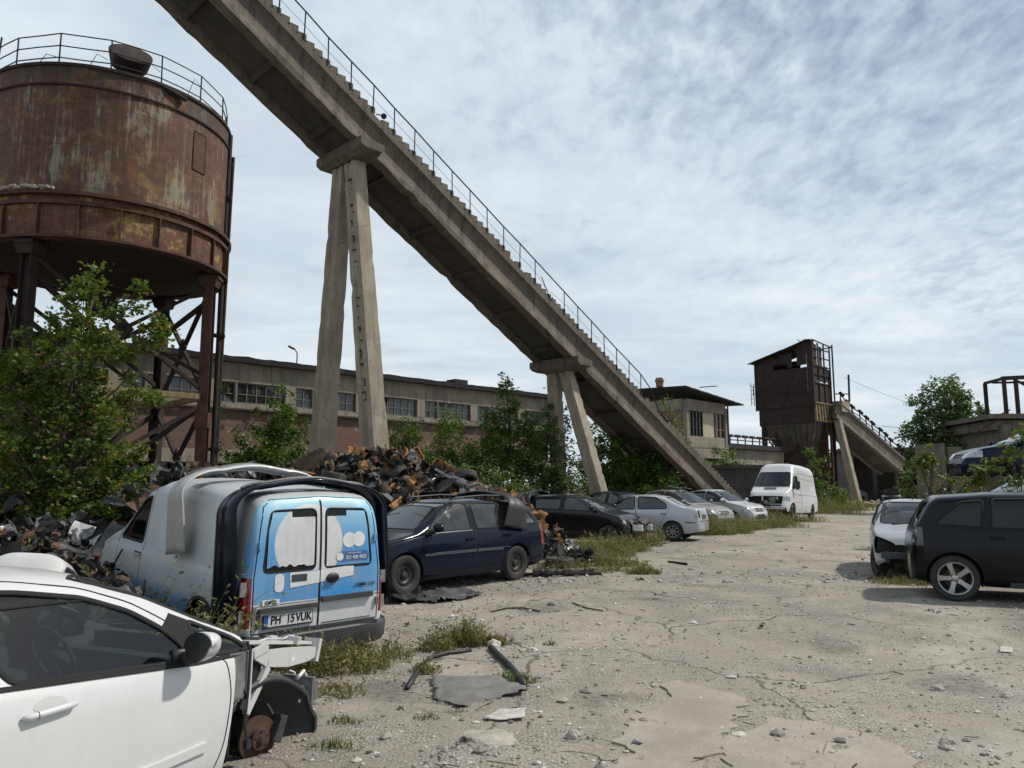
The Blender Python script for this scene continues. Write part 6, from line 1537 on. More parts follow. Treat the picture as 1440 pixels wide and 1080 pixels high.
# ================================================================ ground
def leafmat(name, c1, c2, c3=(.16,.13,.03), dry=.04, trans=.35, rough=.5):
    t = NT(name); g = t.n('ShaderNodeNewGeometry'); rnd_ = g.outputs['Random Per Island']; v = t.coord('World')
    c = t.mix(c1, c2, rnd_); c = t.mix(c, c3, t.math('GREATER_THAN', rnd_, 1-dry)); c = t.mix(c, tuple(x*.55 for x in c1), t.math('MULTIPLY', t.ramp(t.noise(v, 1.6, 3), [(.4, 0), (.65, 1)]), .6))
    p = t.n('ShaderNodeBsdfPrincipled'); t.l(c, p.inputs['Base Color']); p.inputs['Roughness'].default_value = rough; p.inputs['Specular IOR Level'].default_value = .35
    tr = t.n('ShaderNodeBsdfTranslucent'); t.l(t.mix(c, (.25,.35,.02), .35), tr.inputs[0]); m_ = t.n('ShaderNodeMixShader'); m_.inputs[0].default_value = trans
    t.l(p.outputs[0], m_.inputs[1]); t.l(tr.outputs[0], m_.inputs[2]); t.l(m_.outputs[0], t.out.inputs['Surface']); return t.m
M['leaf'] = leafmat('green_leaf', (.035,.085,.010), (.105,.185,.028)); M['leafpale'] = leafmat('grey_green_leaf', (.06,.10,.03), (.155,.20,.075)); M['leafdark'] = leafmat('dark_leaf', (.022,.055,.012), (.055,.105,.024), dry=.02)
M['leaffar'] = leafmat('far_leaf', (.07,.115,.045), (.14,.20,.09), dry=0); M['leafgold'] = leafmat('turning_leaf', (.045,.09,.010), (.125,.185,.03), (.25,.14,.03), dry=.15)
M['weed'] = leafmat('weed_leaf', (.10,.10,.032), (.24,.21,.09), (.34,.27,.14), dry=.4); M['drygrass'] = leafmat('dry_grass', (.20,.165,.07), (.36,.30,.15), (.09,.11,.03), dry=.25); M['redweed'] = leafmat('red_weed', (.12,.05,.03), (.18,.09,.04), dry=.2)
M['bark'] = simple('bark', (.07,.055,.04), .95, var=.4, scale=8, bump=.5)
def ground_mat():
    t = NT('dusty_ground'); v = t.coord('World'); s = t.n('ShaderNodeSeparateXYZ'); t.l(v, s.inputs[0])
    big = t.noise(v, .16, 5, .6); mid = t.noise(v, .9, 7, .65); fine = t.noise(v, 14, 7, .72); grit = t.noise(v, 70, 4, .7); st = t.noise(t.coord('World', (.9,.16,1), rot=(0,0,R(25))), 1.3, 6, .65)
    c = t.mix((.20,.180,.147), (.335,.303,.247), t.ramp(big, [(.36, 0), (.62, 1)]))
    c = t.mix(c, (.41,.375,.31), t.math('MULTIPLY', t.ramp(mid, [(.48, 0), (.68, 1)]), .65))
    c = t.mix(c, (.20,.185,.16), t.math('MULTIPLY', t.ramp(st, [(.50, 0), (.70, 1)]), .65))
    c = t.mix(c, (.15,.14,.125), t.math('MULTIPLY', t.ramp(t.noise(v, .45, 8, .72, .5), [(.56, 0), (.68, 1)]), .5))
    c = t.mix(c, (.09,.085,.075), t.math('MULTIPLY', t.ramp(fine, [(.54, 0), (.68, 1)]), .60)); c = t.mix(c, (.52,.50,.46), t.math('MULTIPLY', t.ramp(grit, [(.56, 0), (.66, 1)]), .60)); c = t.mix(c, (.07,.065,.055), t.math('MULTIPLY', t.ramp(grit, [(.32, 1), (.43, 0)]), .60)); gv = t.n('ShaderNodeTexVoronoi', voronoi_dimensions='2D'); gv.inputs['Scale'].default_value = 30; t.l(v, gv.inputs['Vector']); gm_ = t.math('MULTIPLY', t.ramp(gv.outputs['Distance'], [(.30, 1), (.45, 0)]), t.ramp(t.noise(v, .7, 6, .7), [(.47, 0), (.58, 1)])); gs_ = t.n('ShaderNodeSeparateColor'); t.l(gv.outputs['Color'], gs_.inputs[0]); c = t.mix(c, t.ramp(gs_.outputs[0], [(0, (.10,.095,.085)), (.5, (.30,.28,.24)), (1, (.50,.47,.42))]), t.math('MULTIPLY', gm_, .75))
    # long cracks in the worn concrete, dried mud crazing by the verge
    wv = t.mix(v, t.n('ShaderNodeTexNoise').outputs['Color'], 0); nn = t.n('ShaderNodeTexNoise'); nn.inputs['Scale'].default_value = .9; nn.inputs['Detail'].default_value = 6; t.l(v, nn.inputs['Vector'])
    wv = t.n('ShaderNodeVectorMath', operation='ADD'); sc = t.n('ShaderNodeVectorMath', operation='SCALE'); sc.inputs['Scale'].default_value = 1.6; t.l(nn.outputs['Color'], sc.inputs[0]); t.l(v, wv.inputs[0]); t.l(sc.outputs[0], wv.inputs[1])
    def crack(scale, w, vec):
        vo = t.n('ShaderNodeTexVoronoi', feature='DISTANCE_TO_EDGE', voronoi_dimensions='2D'); vo.inputs['Scale'].default_value = scale; t.l(vec, vo.inputs['Vector']); return t.ramp(vo.outputs['Distance'], [(0, 1), (w, 0)])
    c1 = crack(.34, .011, wv.outputs[0]); c2 = crack(2.6, .035, wv.outputs[0]); m2 = t.math('MULTIPLY', t.ramp(t.noise(v, .55, 2), [(.50, 0), (.60, 1)]), t.math('LESS_THAN', s.outputs['X'], .9))
    cr = t.math('MAXIMUM', t.math('MULTIPLY', c1, t.ramp(mid, [(.35, .2), (.55, 1)])), t.math('MULTIPLY', c2, m2))
    c = t.mix(c, (.045,.04,.034), t.math('MULTIPLY', cr, .85)); 
    # the travelled lane: two smoother paler wheel tracks running away up the yard, darker grit between them
    rd_ = t.n('ShaderNodeMapping'); rd_.inputs['Rotation'].default_value = (0, 0, R(24)); t.l(wv.outputs[0], rd_.inputs[0]); rs = t.n('ShaderNodeSeparateXYZ'); t.l(rd_.outputs[0], rs.inputs[0])
    def lane(x0_, w_): return t.math('MULTIPLY', t.math('SUBTRACT', 1, t.math('DIVIDE', t.math('ABSOLUTE', t.math('SUBTRACT', rs.outputs['X'], x0_)), w_), clamp=True), 1.6, clamp=True)
    tr_ = t.math('MAXIMUM', lane(1.55, .75), lane(3.25, .75)); c = t.mix(c, (.43,.40,.34), t.math('MULTIPLY', tr_, t.ramp(mid, [(.35, .1), (.6, .55)]))); c = t.mix(c, (.17,.155,.13), t.math('MULTIPLY', lane(2.4, .45), t.ramp(fine, [(.40, 0), (.6, .6)]))); c = t.mix(c, (.17,.155,.13), t.math('MULTIPLY', lane(5.2, .8), t.ramp(fine, [(.40, 0), (.6, .5)])))
    # oil spots
    vo = t.n('ShaderNodeTexVoronoi', voronoi_dimensions='2D'); vo.inputs['Scale'].default_value = .33; t.l(wv.outputs[0], vo.inputs['Vector']); c = t.mix(c, (.06,.05,.04), t.math('MULTIPLY', t.ramp(vo.outputs['Distance'], [(.05, 1), (.12, 0)]), t.math('MULTIPLY', t.ramp(fine, [(.35, .3), (.6, 1)]), .55)))
    h = t.math('ADD', t.math('MULTIPLY', fine, .7), t.math('MULTIPLY', grit, .35)); h = t.math('SUBTRACT', h, t.math('MULTIPLY', cr, .8)); h = t.math('ADD', h, t.math('MULTIPLY', mid, 1.2)); h = t.math('ADD', h, t.math('MULTIPLY', gm_, .5))
    t.bsdf(c, .95, bump=h, bstr=.75, bdist=.035, spec=.2); return t.m
M['ground'] = ground_mat()
def gh(x, y):
    """ground relief"""
    p = Vector((x, y, 0)); a = .030*mnoise.noise(p*.5)+.016*mnoise.noise(p*1.7+Vector((3,3,0)))+.008*mnoise.noise(p*5.2)
    return a*(1 if y < 40 else .6)
xs = np.sinh(np.linspace(-1, 1, 230)*5.6)/np.sinh(5.6)*900+3; ys = 8+np.sinh(np.linspace(-.62, 1, 250)*6.4)/np.sinh(6.4)*1500
V = [(x, y, gh(x, y)) for y in ys for x in xs]; n = len(xs); F = [(j*n+i, j*n+i+1, (j+1)*n+i+1, (j+1)*n+i) for j in range(len(ys)-1) for i in range(n-1)]
g = MB(); g.add(V, F); o = g.build('ground', M['ground'], None, smooth=True); tag(o, kind='structure')
# worn remnants of the concrete track: thin slabs with ragged edges
t = NT('worn_concrete_track'); v = t.coord('World'); mid = t.noise(v, 1.2, 7, .65); fine = t.noise(v, 22, 6, .7); c = t.mix((.26,.235,.195), (.36,.33,.275), t.ramp(mid, [(.35, 0), (.65, 1)])); c = t.mix(c, (.22,.2,.17), t.math('MULTIPLY', t.ramp(fine, [(.5, 0), (.7, 1)]), .5))
c = t.mix(c, (.11,.10,.085), t.math('MULTIPLY', t.ramp(t.noise(v, 2.3, 8, .75, .6), [(.60, 0), (.70, 1)]), .5))
vo = t.n('ShaderNodeTexVoronoi', feature='DISTANCE_TO_EDGE', voronoi_dimensions='2D'); vo.inputs['Scale'].default_value = .8; t.l(v, vo.inputs['Vector']); cr = t.ramp(vo.outputs['Distance'], [(0, 1), (.006, 0)]); cr = t.math('MULTIPLY', cr, t.ramp(mid, [(.5, 0), (.6, 1)])); c = t.mix(c, (.05,.045,.04), t.math('MULTIPLY', cr, .6))
t.bsdf(c, .93, bump=t.math('SUBTRACT', fine, cr), bstr=.5, bdist=.02, spec=.2); M['track'] = t.m
def slab(px, seed, z=.03):
    """track slab outline, refined with a ragged edge"""
    P = [gr(*p) for p in px]; out = []; n = len(P)
    for i in range(n):
        a, b = P[i], P[(i+1) % n]; k = max(2, int((b-a).length/.05))
        for j in range(k):
            q = a.lerp(b, j/k); w = .16*mnoise.noise(Vector((q.x*1.6, q.y*1.6, seed)))+.07*mnoise.noise(Vector((q.x*6, q.y*6, seed)))+.03*mnoise.noise(Vector((q.x*19, q.y*19, seed))); d = (b-a).normalized(); out.append(q+Vector((-d.y, d.x, 0))*(w*1.2+.05*mnoise.noise(Vector((q.x*11, q.y*11, seed+4)))))
    m = MB(); nn_ = len(out); m.add([(p.x, p.y, gh(p.x,p.y)+z) for p in out]+[(p.x, p.y, -.05) for p in out], [(i, (i+1) % nn_, nn_+(i+1) % nn_, nn_+i) for i in range(nn_)])
    me = MB(); bm = bmesh.new(); vs = [bm.verts.new((p.x, p.y, gh(p.x,p.y)+z)) for p in out]; f = bm.faces.new(vs); bmesh.ops.triangulate(bm, faces=[f]); V = [v.co.copy() for v in bm.verts]; bm.verts.index_update(); F = [tuple(v.index for v in f.verts) for f in bm.faces]; bm.free(); m.add(V, F)
    o = m.build('road', M['track'], None, world=True); tag(o, kind='structure'); 
slab([(850,1110),(895,1000),(945,962),(1040,985),(1020,1035),(985,1110)], 1, .012); slab([(1010,1110),(1035,1040),(1070,1008),(1160,1012),(1245,1045),(1330,1110)], 2, .008)
0 and slab([(920,890),(985,868),(1060,880),(1110,905),(1060,915),(985,912)], 3, .012); 0 and slab([(1060,905),(1150,885),(1240,925),(1250,960),(1150,985),(1080,960)], 4, .014); 0 and slab([(1120,800),(1180,785),(1230,830),(1170,850),(1120,840)], 5, .010)

# ---------------------------------------------------------------- loose stones
def stones(N, xr, yr, smin, smax, seed, dens=None, mat=None, name='gravel', label='loose gravel and stones scattered over the yard'):
    rnd = random.Random(seed); V = []; F = []; 
    base = [Vector(p) for p in ((0,0,1),(.9,0,.25),(.28,.85,.3),(-.72,.52,.25),(-.72,-.52,.28),(.28,-.85,.25),(.7,.4,-.4),(-.3,.7,-.45),(-.8,0,-.4),(-.2,-.75,-.4),(.6,-.5,-.45))]
    fc = [(0,1,2),(0,2,3),(0,3,4),(0,4,5),(0,5,1),(1,6,2),(2,6,7),(2,7,3),(3,7,8),(3,8,4),(4,8,9),(4,9,5),(5,9,10),(5,10,1),(1,10,6)]
    k = 0; tries = 0
    while k < N and tries < N*40:
        tries += 1; u = rnd.random()**1.6; y = yr[0]+(yr[1]-yr[0])*u; hw = y*.72+1; x = rnd.uniform(max(xr[0], -hw), min(xr[1], hw))
        if dens and rnd.random() > dens(x, y): continue
        s = smin+(smax-smin)*rnd.random()**4; a = rnd.uniform(0, 6.28); sx_, sy_, sz_ = s*rnd.uniform(.7,1.3), s*rnd.uniform(.5,1), s*rnd.uniform(.35,.7); ca, sa = math.cos(a), math.sin(a); z = gh(x,y)
        n0 = len(V)
        for b in base:
            bx, by, bz = b.x*sx_*rnd.uniform(.8,1.15), b.y*sy_*rnd.uniform(.8,1.15), b.z*sz_; V.append((x+bx*ca-by*sa, y+bx*sa+by*ca, z+bz+sz_*.25))
        F += [tuple(n0+i for i in f) for f in fc]; k += 1
    m = MB(); m.add(V, F); o = m.build(name, mat or M['stone'], None); tag(o, label, 'gravel', kind='stuff'); return o
t = NT('stone'); g_ = t.n('ShaderNodeNewGeometry'); c = t.ramp(g_.outputs['Random Per Island'], [(0, (.13,.12,.11)), (.35, (.26,.24,.21)), (.75, (.38,.355,.31)), (1, (.52,.50,.46))]); t.bsdf(c, .9, bump=t.noise(t.coord('World'), 40, 4), bstr=.3, bdist=.005); M['stone'] = t.m
def dn(x, y):
    p = Vector((x, y, 0)); d = .22+1.0*max(0, mnoise.noise(p*.55+Vector((7,1,0)))+.08)+.5*max(0, mnoise.noise(p*1.5)); 
    return min(1, d*(1.2 if x < 1.6 else .8))
stones(20000, (-3, 12), (2.6, 15), .005, .026, 1, dn); stones(620, (-3.0, 12), (3, 20), .02, .07, 2, dn, name='gravel', label='larger loose stones lying about the yard'); stones(2500, (-4, 22), (14, 40), .02, .07, 3, dn, name='gravel', label='stones strewn along the track further off')

# ================================================================ vegetation
def rot_basis(n, rng):
    q = rng.normal(size=(n, 4)); q /= np.linalg.norm(q, axis=1)[:, None]; w, x, y, z = q.T
    return np.stack([np.stack([1-2*(y*y+z*z), 2*(x*y-w*z), 2*(x*z+w*y)], 1), np.stack([2*(x*y+w*z), 1-2*(x*x+z*z), 2*(y*z-w*x)], 1), np.stack([2*(x*z-w*y), 2*(y*z+w*x), 1-2*(x*x+y*y)], 1)], 1)
def leaf_mesh(name, C, size, mat, parent, rng, droop=.35, origin=(0,0,0), smin=.6):
    """C: leaf centres (n,3); each leaf a small folded blade of four corners"""
    n = len(C); Rm = rot_basis(n, rng); s = size*rng.uniform(smin, 1.25, n)
    L = np.array([(0,-.5,0),(.34,.02,.10),(0,.5,-.04),(-.34,.02,.10)]); P = np.einsum('nij,kj->nki', Rm, L)*s[:, None, None]
    P[:, :, 2] *= .75; P += C[:, None, :]-np.array(origin)
    me = bpy.data.meshes.new(name); me.vertices.add(4*n); me.vertices.foreach_set('co', P.reshape(-1).astype(np.float32)); me.loops.add(4*n); me.loops.foreach_set('vertex_index', np.arange(4*n, dtype=np.int32)); me.polygons.add(n); me.polygons.foreach_set('loop_start', np.arange(n, dtype=np.int32)*4)
    me.materials.append(mat); me.update(calc_edges=True); me.validate(); o = bpy.data.objects.new(name, me); COL.objects.link(o)
    if parent: o.parent = parent
    return o
def crown_points(blobs, rng, density, cr, per):
    """blobs: (centre, radii); clumps placed through each blob, leaves round each clump"""
    out = []; clumps = []
    for c, r in blobs:
        c = np.array(c); r = np.array(r); vol = r[0]*r[1]*r[2]*4.19; k = max(5, int(vol*density*1.9)); d = rng.normal(size=(k,3)); d /= np.linalg.norm(d, axis=1)[:, None]; rad = rng.uniform(0, 1, k)**.42; pts = c+d*rad[:, None]*r
        clumps.append(pts)
    cl = np.concatenate(clumps); k = len(cl); rr = cr*rng.uniform(.55, 1.3, k); npk = np.maximum(3, (per*1.7*rng.uniform(.4, 1.5, k)).astype(int)); idx = np.repeat(np.arange(k), npk); off = rng.normal(size=(len(idx), 3)); off *= (rng.uniform(.2, 1, len(idx))/np.linalg.norm(off, axis=1))[:, None]; P = cl[idx]+off*rr[idx][:, None]*np.array([1,1,.8]); return P, cl
def plant(name, cat, label, base, blobs, mat, leaf, density=9, cr=.28, per=26, seed=1, trunk=.08, limbs=14, group=None, shoots=0):
    rng = np.random.default_rng(seed); rnd = random.Random(seed); e = empty(name, (base[0], base[1], 0), (0,0,0), label, cat, group); P, cl = crown_points(blobs, rng, density, cr, per)
    P = P[P[:, 2] > .03]; leaf_mesh('crown', P, leaf, mat, e, rng, origin=(base[0], base[1], 0))
    m = MB(); b0 = Vector((base[0], base[1], -.1)); zc = sum(b[0][2] for b in blobs)/len(blobs); top = Vector(max((b[0] for b in blobs), key=lambda q: q[2])); mid = b0.lerp(top, .5)+Vector((rnd.uniform(-.1,.1), rnd.uniform(-.1,.1), 0))
    m.tube([b0, b0.lerp(mid, .5)+Vector((.04,.02,0)), mid, top], [trunk, trunk*.8, trunk*.55, trunk*.15], 8)
    ids = rng.choice(len(cl), min(limbs, len(cl)), replace=False)
    for i in ids:
        q = Vector(cl[i]); f = min(.85, max(.15, (q.z-.3)/max(.5, top.z)*.7)); s = b0.lerp(mid, f*2) if f < .5 else mid.lerp(top, f*2-1); mm = (s+q)/2+Vector((0,0,-.08*(q-s).length)); m.tube([s, mm, q], [trunk*.25, trunk*.15, trunk*.05], 5)
    m.build('trunk', M['bark'], e, world=True, smooth=True); return e
def B(px, py, r, D, sx_=1.0, sz_=1.0, dy=1.0):
    c = at(px, py, D); q = r*D/FPX; return ((c.x, c.y, c.z), (q*sx_, q*dy, q*sz_))
ivy = lambda s, z, r1, r2: ((bp(s, z, .12).x, bp(s, z, .12).y, z), (r1*.7, r1*.7, r2))
D = 13.6
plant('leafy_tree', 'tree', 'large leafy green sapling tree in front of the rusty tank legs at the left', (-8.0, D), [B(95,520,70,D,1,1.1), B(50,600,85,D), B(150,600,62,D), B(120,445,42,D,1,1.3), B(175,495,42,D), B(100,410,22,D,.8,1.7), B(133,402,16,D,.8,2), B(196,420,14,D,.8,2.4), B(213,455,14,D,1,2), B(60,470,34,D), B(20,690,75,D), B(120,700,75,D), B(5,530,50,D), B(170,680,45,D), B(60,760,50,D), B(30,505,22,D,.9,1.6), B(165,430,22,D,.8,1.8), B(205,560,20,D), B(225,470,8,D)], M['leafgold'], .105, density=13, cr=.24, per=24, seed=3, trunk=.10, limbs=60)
D = 31.5
plant('bush', 'bush', 'dense green bush against the brick hall, left of the tall trestle', (-9.6, D+.3), [B(375,640,50,D), B(400,595,32,D,.8,1.3), B(350,660,40,D), B(425,620,22,D), B(395,560,18,D,1.3,1)], M['leaf'], .16, density=4, cr=.4, per=26, seed=4)
D = 32.5
plant('young_poplar', 'tree', 'tall slim poplar left of the shorter trestle, its tip above the hall roof', (.1, D), [B(712,540,14,D,1,1.8), B(715,580,32,D), B(712,630,45,D), B(735,600,26,D), B(700,670,50,D), B(690,600,22,D)], M['leaf'], .16, density=3.4, cr=.40, per=24, seed=5, trunk=.12)
plant('young_poplar', 'tree', 'smaller poplar with a thin crown between the tall trestle and the slim poplar', (-2.2, D), [B(632,620,26,D,1,1.5), B(650,660,40,D), B(615,665,35,D), B(628,590,12,D,1,1.6)], M['leaf'], .16, density=3.4, cr=.40, per=22, seed=6, trunk=.09)
D = 35.5
plant('bush', 'bush', 'dark creeper bush climbing the hall wall right of the tall trestle', (-4.5, D), [B(583,610,24,D,1,1.4), B(580,650,38,D), B(555,660,22,D), B(600,675,30,D)], M['leafdark'], .15, density=4, cr=.4, per=26, seed=7)
D = 33.2
plant('bush', 'bush', 'pale green bushy growth around the far leg of the shorter trestle', (1.6, D), [B(775,600,30,D,.9,1.5), B(770,650,48,D), B(750,690,45,D), B(800,680,35,D), B(782,555,13,D,1,1.8)], M['leafpale'], .15, density=3.6, cr=.42, per=25, seed=8)
D = 37
plant('bush', 'bush', 'thick green bushes in the shade beneath the conveyor bridge', (5.3, D), [B(870,650,45,D), B(850,620,26,D,1,1.2), B(905,675,42,D), B(880,690,50,D), B(935,690,30,D), B(835,670,35,D)], M['leaf'], .16, density=3.4, cr=.42, per=26, seed=9)
D = 29.5
plant('bush', 'bush', 'low green scrub between the scrap heap and the hall', (-1.7, D), [B(660,690,50,D,1.5,.8), B(610,690,40,D,1.3,.8), B(705,700,36,D,1.4,.8)], M['leafpale'], .13, density=4, cr=.35, per=24, seed=10)
D = 45
plant('creeper', 'plant', 'silvery creeper draped over the stair near the foot of the conveyor bridge', (10.2, D-1), [B(945,590,20,D,.9,1.6), B(955,630,24,D,1,1.3), B(975,660,24,D), B(935,572,10,D,1,1.4), B(985,680,22,D)], M['leafpale'], .17, density=2.6, cr=.40, per=18, seed=11)
D = 47
plant('bush', 'bush', 'green bush in front of the control house', (12.9, D), [B(1012,650,22,D,1,1.3), B(1035,668,25,D), B(998,670,18,D), B(1062,672,20,D)], M['leaf'], .18, density=2.2, cr=.45, per=22, seed=12)
D = 50
plant('bush', 'bush', 'leafy bush between the white van and the lattice column', (19.3, D), [B(1148,662,14,D,1,1.8), B(1150,690,22,D), B(1168,700,22,D), B(1140,640,8,D,1,1.5)], M['leaf'], .2, density=2.2, cr=.45, per=24, seed=13)
D = 57
plant('bush', 'bush', 'dark bushes growing among the hopper tower legs', (19.5, D), [B(1095,680,22,D), B(1070,678,18,D), B(1120,682,16,D)], M['leafdark'], .22, density=1.6, cr=.5, per=22, seed=14)
D = 47
plant('round_tree', 'tree', 'round full crowned tree beyond the concrete wall block at the right', (26.6, D), [B(1330,600,42,D,1,1), B(1325,565,30,D), B(1300,610,30,D), B(1365,610,30,D), B(1280,600,16,D), B(1350,575,26,D), B(1345,545,16,D,.7,1.3), B(1315,548,14,D,.8,1.2), B(1385,625,18,D), B(1290,570,12,D), B(1330,650,55,D), B(1372,580,14,D)], M['leaffar'], .24, density=1.9, cr=.5, per=24, seed=15, trunk=.22, limbs=30)
for k, (px, py, r, D_) in enumerate(((1222,652,24,105),(1245,640,18,112),(1196,655,22,100),(1268,655,20,95),(1160,650,22,96),(1090,655,22,90))):
    plant('far_tree', 'tree', ['hazy tree far behind the slanting leg', 'farthest small tree seen under the smaller conveyor', 'far tree left of the slanting leg', 'far tree at the low end of the smaller conveyor', 'far tree behind the lattice column', 'far tree behind the hopper tower legs'][k], (at(px,py,D_).x, D_), [B(px,py,r,D_), B(px+8,py+14,r,D_), B(px-9,py+18,r,D_), B(px,py+30,r*1.2,D_)], M['leaffar'], .42, density=.25, cr=1.1, per=26, seed=20+k, trunk=.25, limbs=8, group='far trees')
D = 21.5
plant('bush', 'bush', 'bright leafy bush behind the small silver hatchback', (11.4, D), [B(1300,668,24,D), B(1278,685,18,D), B(1335,682,30,D), B(1292,648,12,D,1,1.6), B(1365,690,24,D), B(1310,640,8,D,1,1.8)], M['leafgold'], .12, density=9, cr=.26, per=20, seed=30)
D = 15.3
plant('sapling', 'tree', 'thin sapling with broad yellow green leaves over the silver car roof at the right edge', (9.9, D), [B(1405,655,20,D,1.2,.8), B(1432,640,16,D), B(1385,665,14,D), B(1425,675,12,D), B(1440,612,12,D), B(1372,672,7,D)], M['leafgold'], .14, density=9, cr=.22, per=8, seed=31, trunk=.03, limbs=14)
plant('creeper', 'plant', 'creeper covering the hall bricks behind the slim poplar', (bp(14.5,0,.3).x, bp(14.5,0,.3).y), [ivy(13.4,4.4,1.3,.8), ivy(14.8,3.6,1.2,1.0), ivy(16.2,4.6,1.2,.8), ivy(12.4,3.3,.8,.9), ivy(17.5,3.4,1.2,1.0)], M['leaf'], .16, density=4, cr=.35, per=16, seed=35, trunk=.03)
plant('creeper', 'plant', 'creeper hanging in strands right of the tall trestle on the hall wall', (bp(9.6,0,.3).x, bp(9.6,0,.3).y), [ivy(8.6,4.7,.5,.7), ivy(9.5,4.0,.7,1.0), ivy(10.4,5.0,.6,.4), ivy(9.0,3.0,.7,.8)], M['leafdark'], .15, density=6, cr=.3, per=16, seed=36, trunk=.03)
# creepers up the tank's right leg and on the hall wall
D = 26
plant('creeper', 'plant', 'creeper climbing the downpipes at the right leg of the rusty tank', (-10.1, 25.2), [B(313,590,8,D,.8,3.4), B(311,640,8,D,.8,3), B(314,545,6,D,.8,2)], M['leafpale'], .11, density=16, cr=.16, per=12, seed=33, trunk=.02)
plant('creeper', 'plant', 'creeper hanging from the hall ledge beside the dense bush', (bp(2.6,0,.3).x, bp(2.6,0,.3).y), [ivy(1.2,5.2,.9,.25), ivy(2.8,5.1,.9,.4), ivy(3.6,4.5,.7,.7), ivy(2.3,4.4,.5,.6)], M['leafdark'], .15, density=8, cr=.3, per=16, seed=34, trunk=.03)

# ---------------------------------------------------------------- weeds and dry grass
def weeds(label, patches, seed, kind='mix', mats=None, name='weeds'):
    """patches: (x, y, rx, ry, n, h). each stem is a thin curved strip with small leaves"""
    rnd = random.Random(seed); V = []; F = []; MI = []
    for (cx_, cy_, rx, ry, n, h) in patches:
        for _ in range(int(n*1.8)):
            a = rnd.uniform(0, 6.28); q = rnd.random()**.6; x = cx_+rx*q*math.cos(a); y = cy_+ry*q*math.sin(a); z = gh(x, y); hh = h*rnd.uniform(.35, 1.1)*(1.15-.8*q); lean = Vector((rnd.gauss(0,.28), rnd.gauss(0,.28), 1)).normalized()*hh; w = rnd.uniform(.003,.0065)*(1+h*.6); b = rnd.uniform(0, 3.14); wx = Vector((math.cos(b), math.sin(b), 0))*w; mi = 0 if rnd.random() < .55 else 1
            p0 = Vector((x,y,z-.01)); p1 = p0+lean*.5; p2 = p0+lean+Vector((lean.x*.5, lean.y*.5, -hh*.12)); n0 = len(V); V += [p0-wx, p0+wx, p1+wx*.8, p1-wx*.8, p2]; F += [(n0,n0+1,n0+2,n0+3),(n0+3,n0+2,n0+4)]; MI += [mi,mi]
            if kind != 'grass' and rnd.random() < .75:
                k = int(4+hh*16*rnd.random())
                for j in range(k):
                    u = rnd.uniform(.15, 1); p = (p0.lerp(p1, u*2) if u < .5 else p1.lerp(p2, u*2-1)); ls = rnd.uniform(.012,.032)*(1+h*.6); d = Vector((rnd.gauss(0,1), rnd.gauss(0,1), rnd.gauss(.4,.6))).normalized()*ls*1.6; s_ = Vector((rnd.gauss(0,1), rnd.gauss(0,1), rnd.gauss(0,1))).normalized()*ls*.35; n0 = len(V); V += [p, p+d*.5+s_, p+d, p+d*.5-s_]; F.append((n0,n0+1,n0+2,n0+3)); MI.append(mi)
    m = MB(); m.v = [tuple(v) for v in V]; m.f = F; m.m = MI; o = m.build(name, mats or [M['weed'], M['drygrass']], None); tag(o, label, 'weeds', kind='stuff'); return o
G = lambda px, py: gr(px, py)
def pt(px, py, rx, ry, n, h): p = gr(px, py); return (p.x, p.y, rx, ry, n, h)
weeds('weeds and dry grass between the white car and the delivery van', [pt(400,935,.35,.3,170,.50), pt(450,945,.35,.3,170,.42), pt(500,940,.35,.3,150,.38), pt(545,925,.3,.25,60,.30), pt(470,975,.3,.2,60,.16), pt(360,905,.4,.35,170,.62), (-2.2,5.9,.5,.5,160,.45), (-3.2,6.3,.6,.4,160,.6), (-4.3,6.7,.7,.6,200,.6)], 1)
weeds('tall seeding weeds along the shaded side of the delivery van', [(-4.7,8.0,.6,.5,240,.9), (-5.4,8.9,.6,.5,160,1.1), (-2.5,6.75,.22,.2,60,1.05), (-2.8,7.0,.2,.2,60,1.1), (-3.15,7.35,.22,.2,70,1.0), (-3.6,7.8,.25,.2,70,1.05), (-4.1,8.3,.3,.2,80,1.1), (-3.6,7.2,.45,.35,160,.75), (-6.2,9.6,.9,.7,160,1.4), (-6.0,7.6,.9,.7,180,.8)], 2)
weeds('clump of thin weeds on bare ground in front of the navy estate', [pt(655,905,.28,.2,150,.42), pt(615,915,.2,.2,90,.34), pt(700,905,.15,.1,40,.2), pt(600,945,.15,.15,40,.2)], 3)
weeds('reddish dry plant beside the white stone', [pt(690,905,.18,.08,70,.16)], 4, mats=[M['redweed'], M['redweed']])
weeds('small broad green plants beside the dark hose', [pt(735,958,.18,.10,80,.14), pt(712,952,.1,.08,40,.12), pt(775,905,.1,.08,30,.12), pt(600,1010,.12,.08,40,.08), pt(482,1015,.15,.1,60,.12), pt(470,1050,.2,.12,60,.12), pt(640,1000,.1,.05,20,.08)], 5, kind='grass', mats=[M['leaf'], M['weed']])
weeds('olive weeds and dry grass in front of the black hatchback', [pt(842,782,.9,.6,420,.75), pt(822,786,.6,.5,260,.7), pt(875,775,.8,.5,300,.65), pt(860,795,.8,.4,240,.4), pt(905,768,.6,.4,170,.75), pt(880,760,.8,.5,200,.9), pt(800,790,.5,.5,160,.45), pt(926,762,.35,.3,90,.7)], 6)
weeds('lone low weed clump at the edge of the track', [pt(905,808,.33,.2,170,.32), pt(868,803,.6,.25,110,.22), pt(830,806,.7,.25,100,.16)], 7)
weeds('dry grass in front of the dark grey and the pale silver saloons', [pt(1000,752,.9,.7,420,1.0), pt(1025,750,.9,.6,320,.9), pt(1048,745,.9,.6,260,.8), pt(985,752,.5,.5,160,.8), pt(1072,742,1.0,.7,200,.8), (8.7,30.8,1.0,1.2,220,.9)], 8)
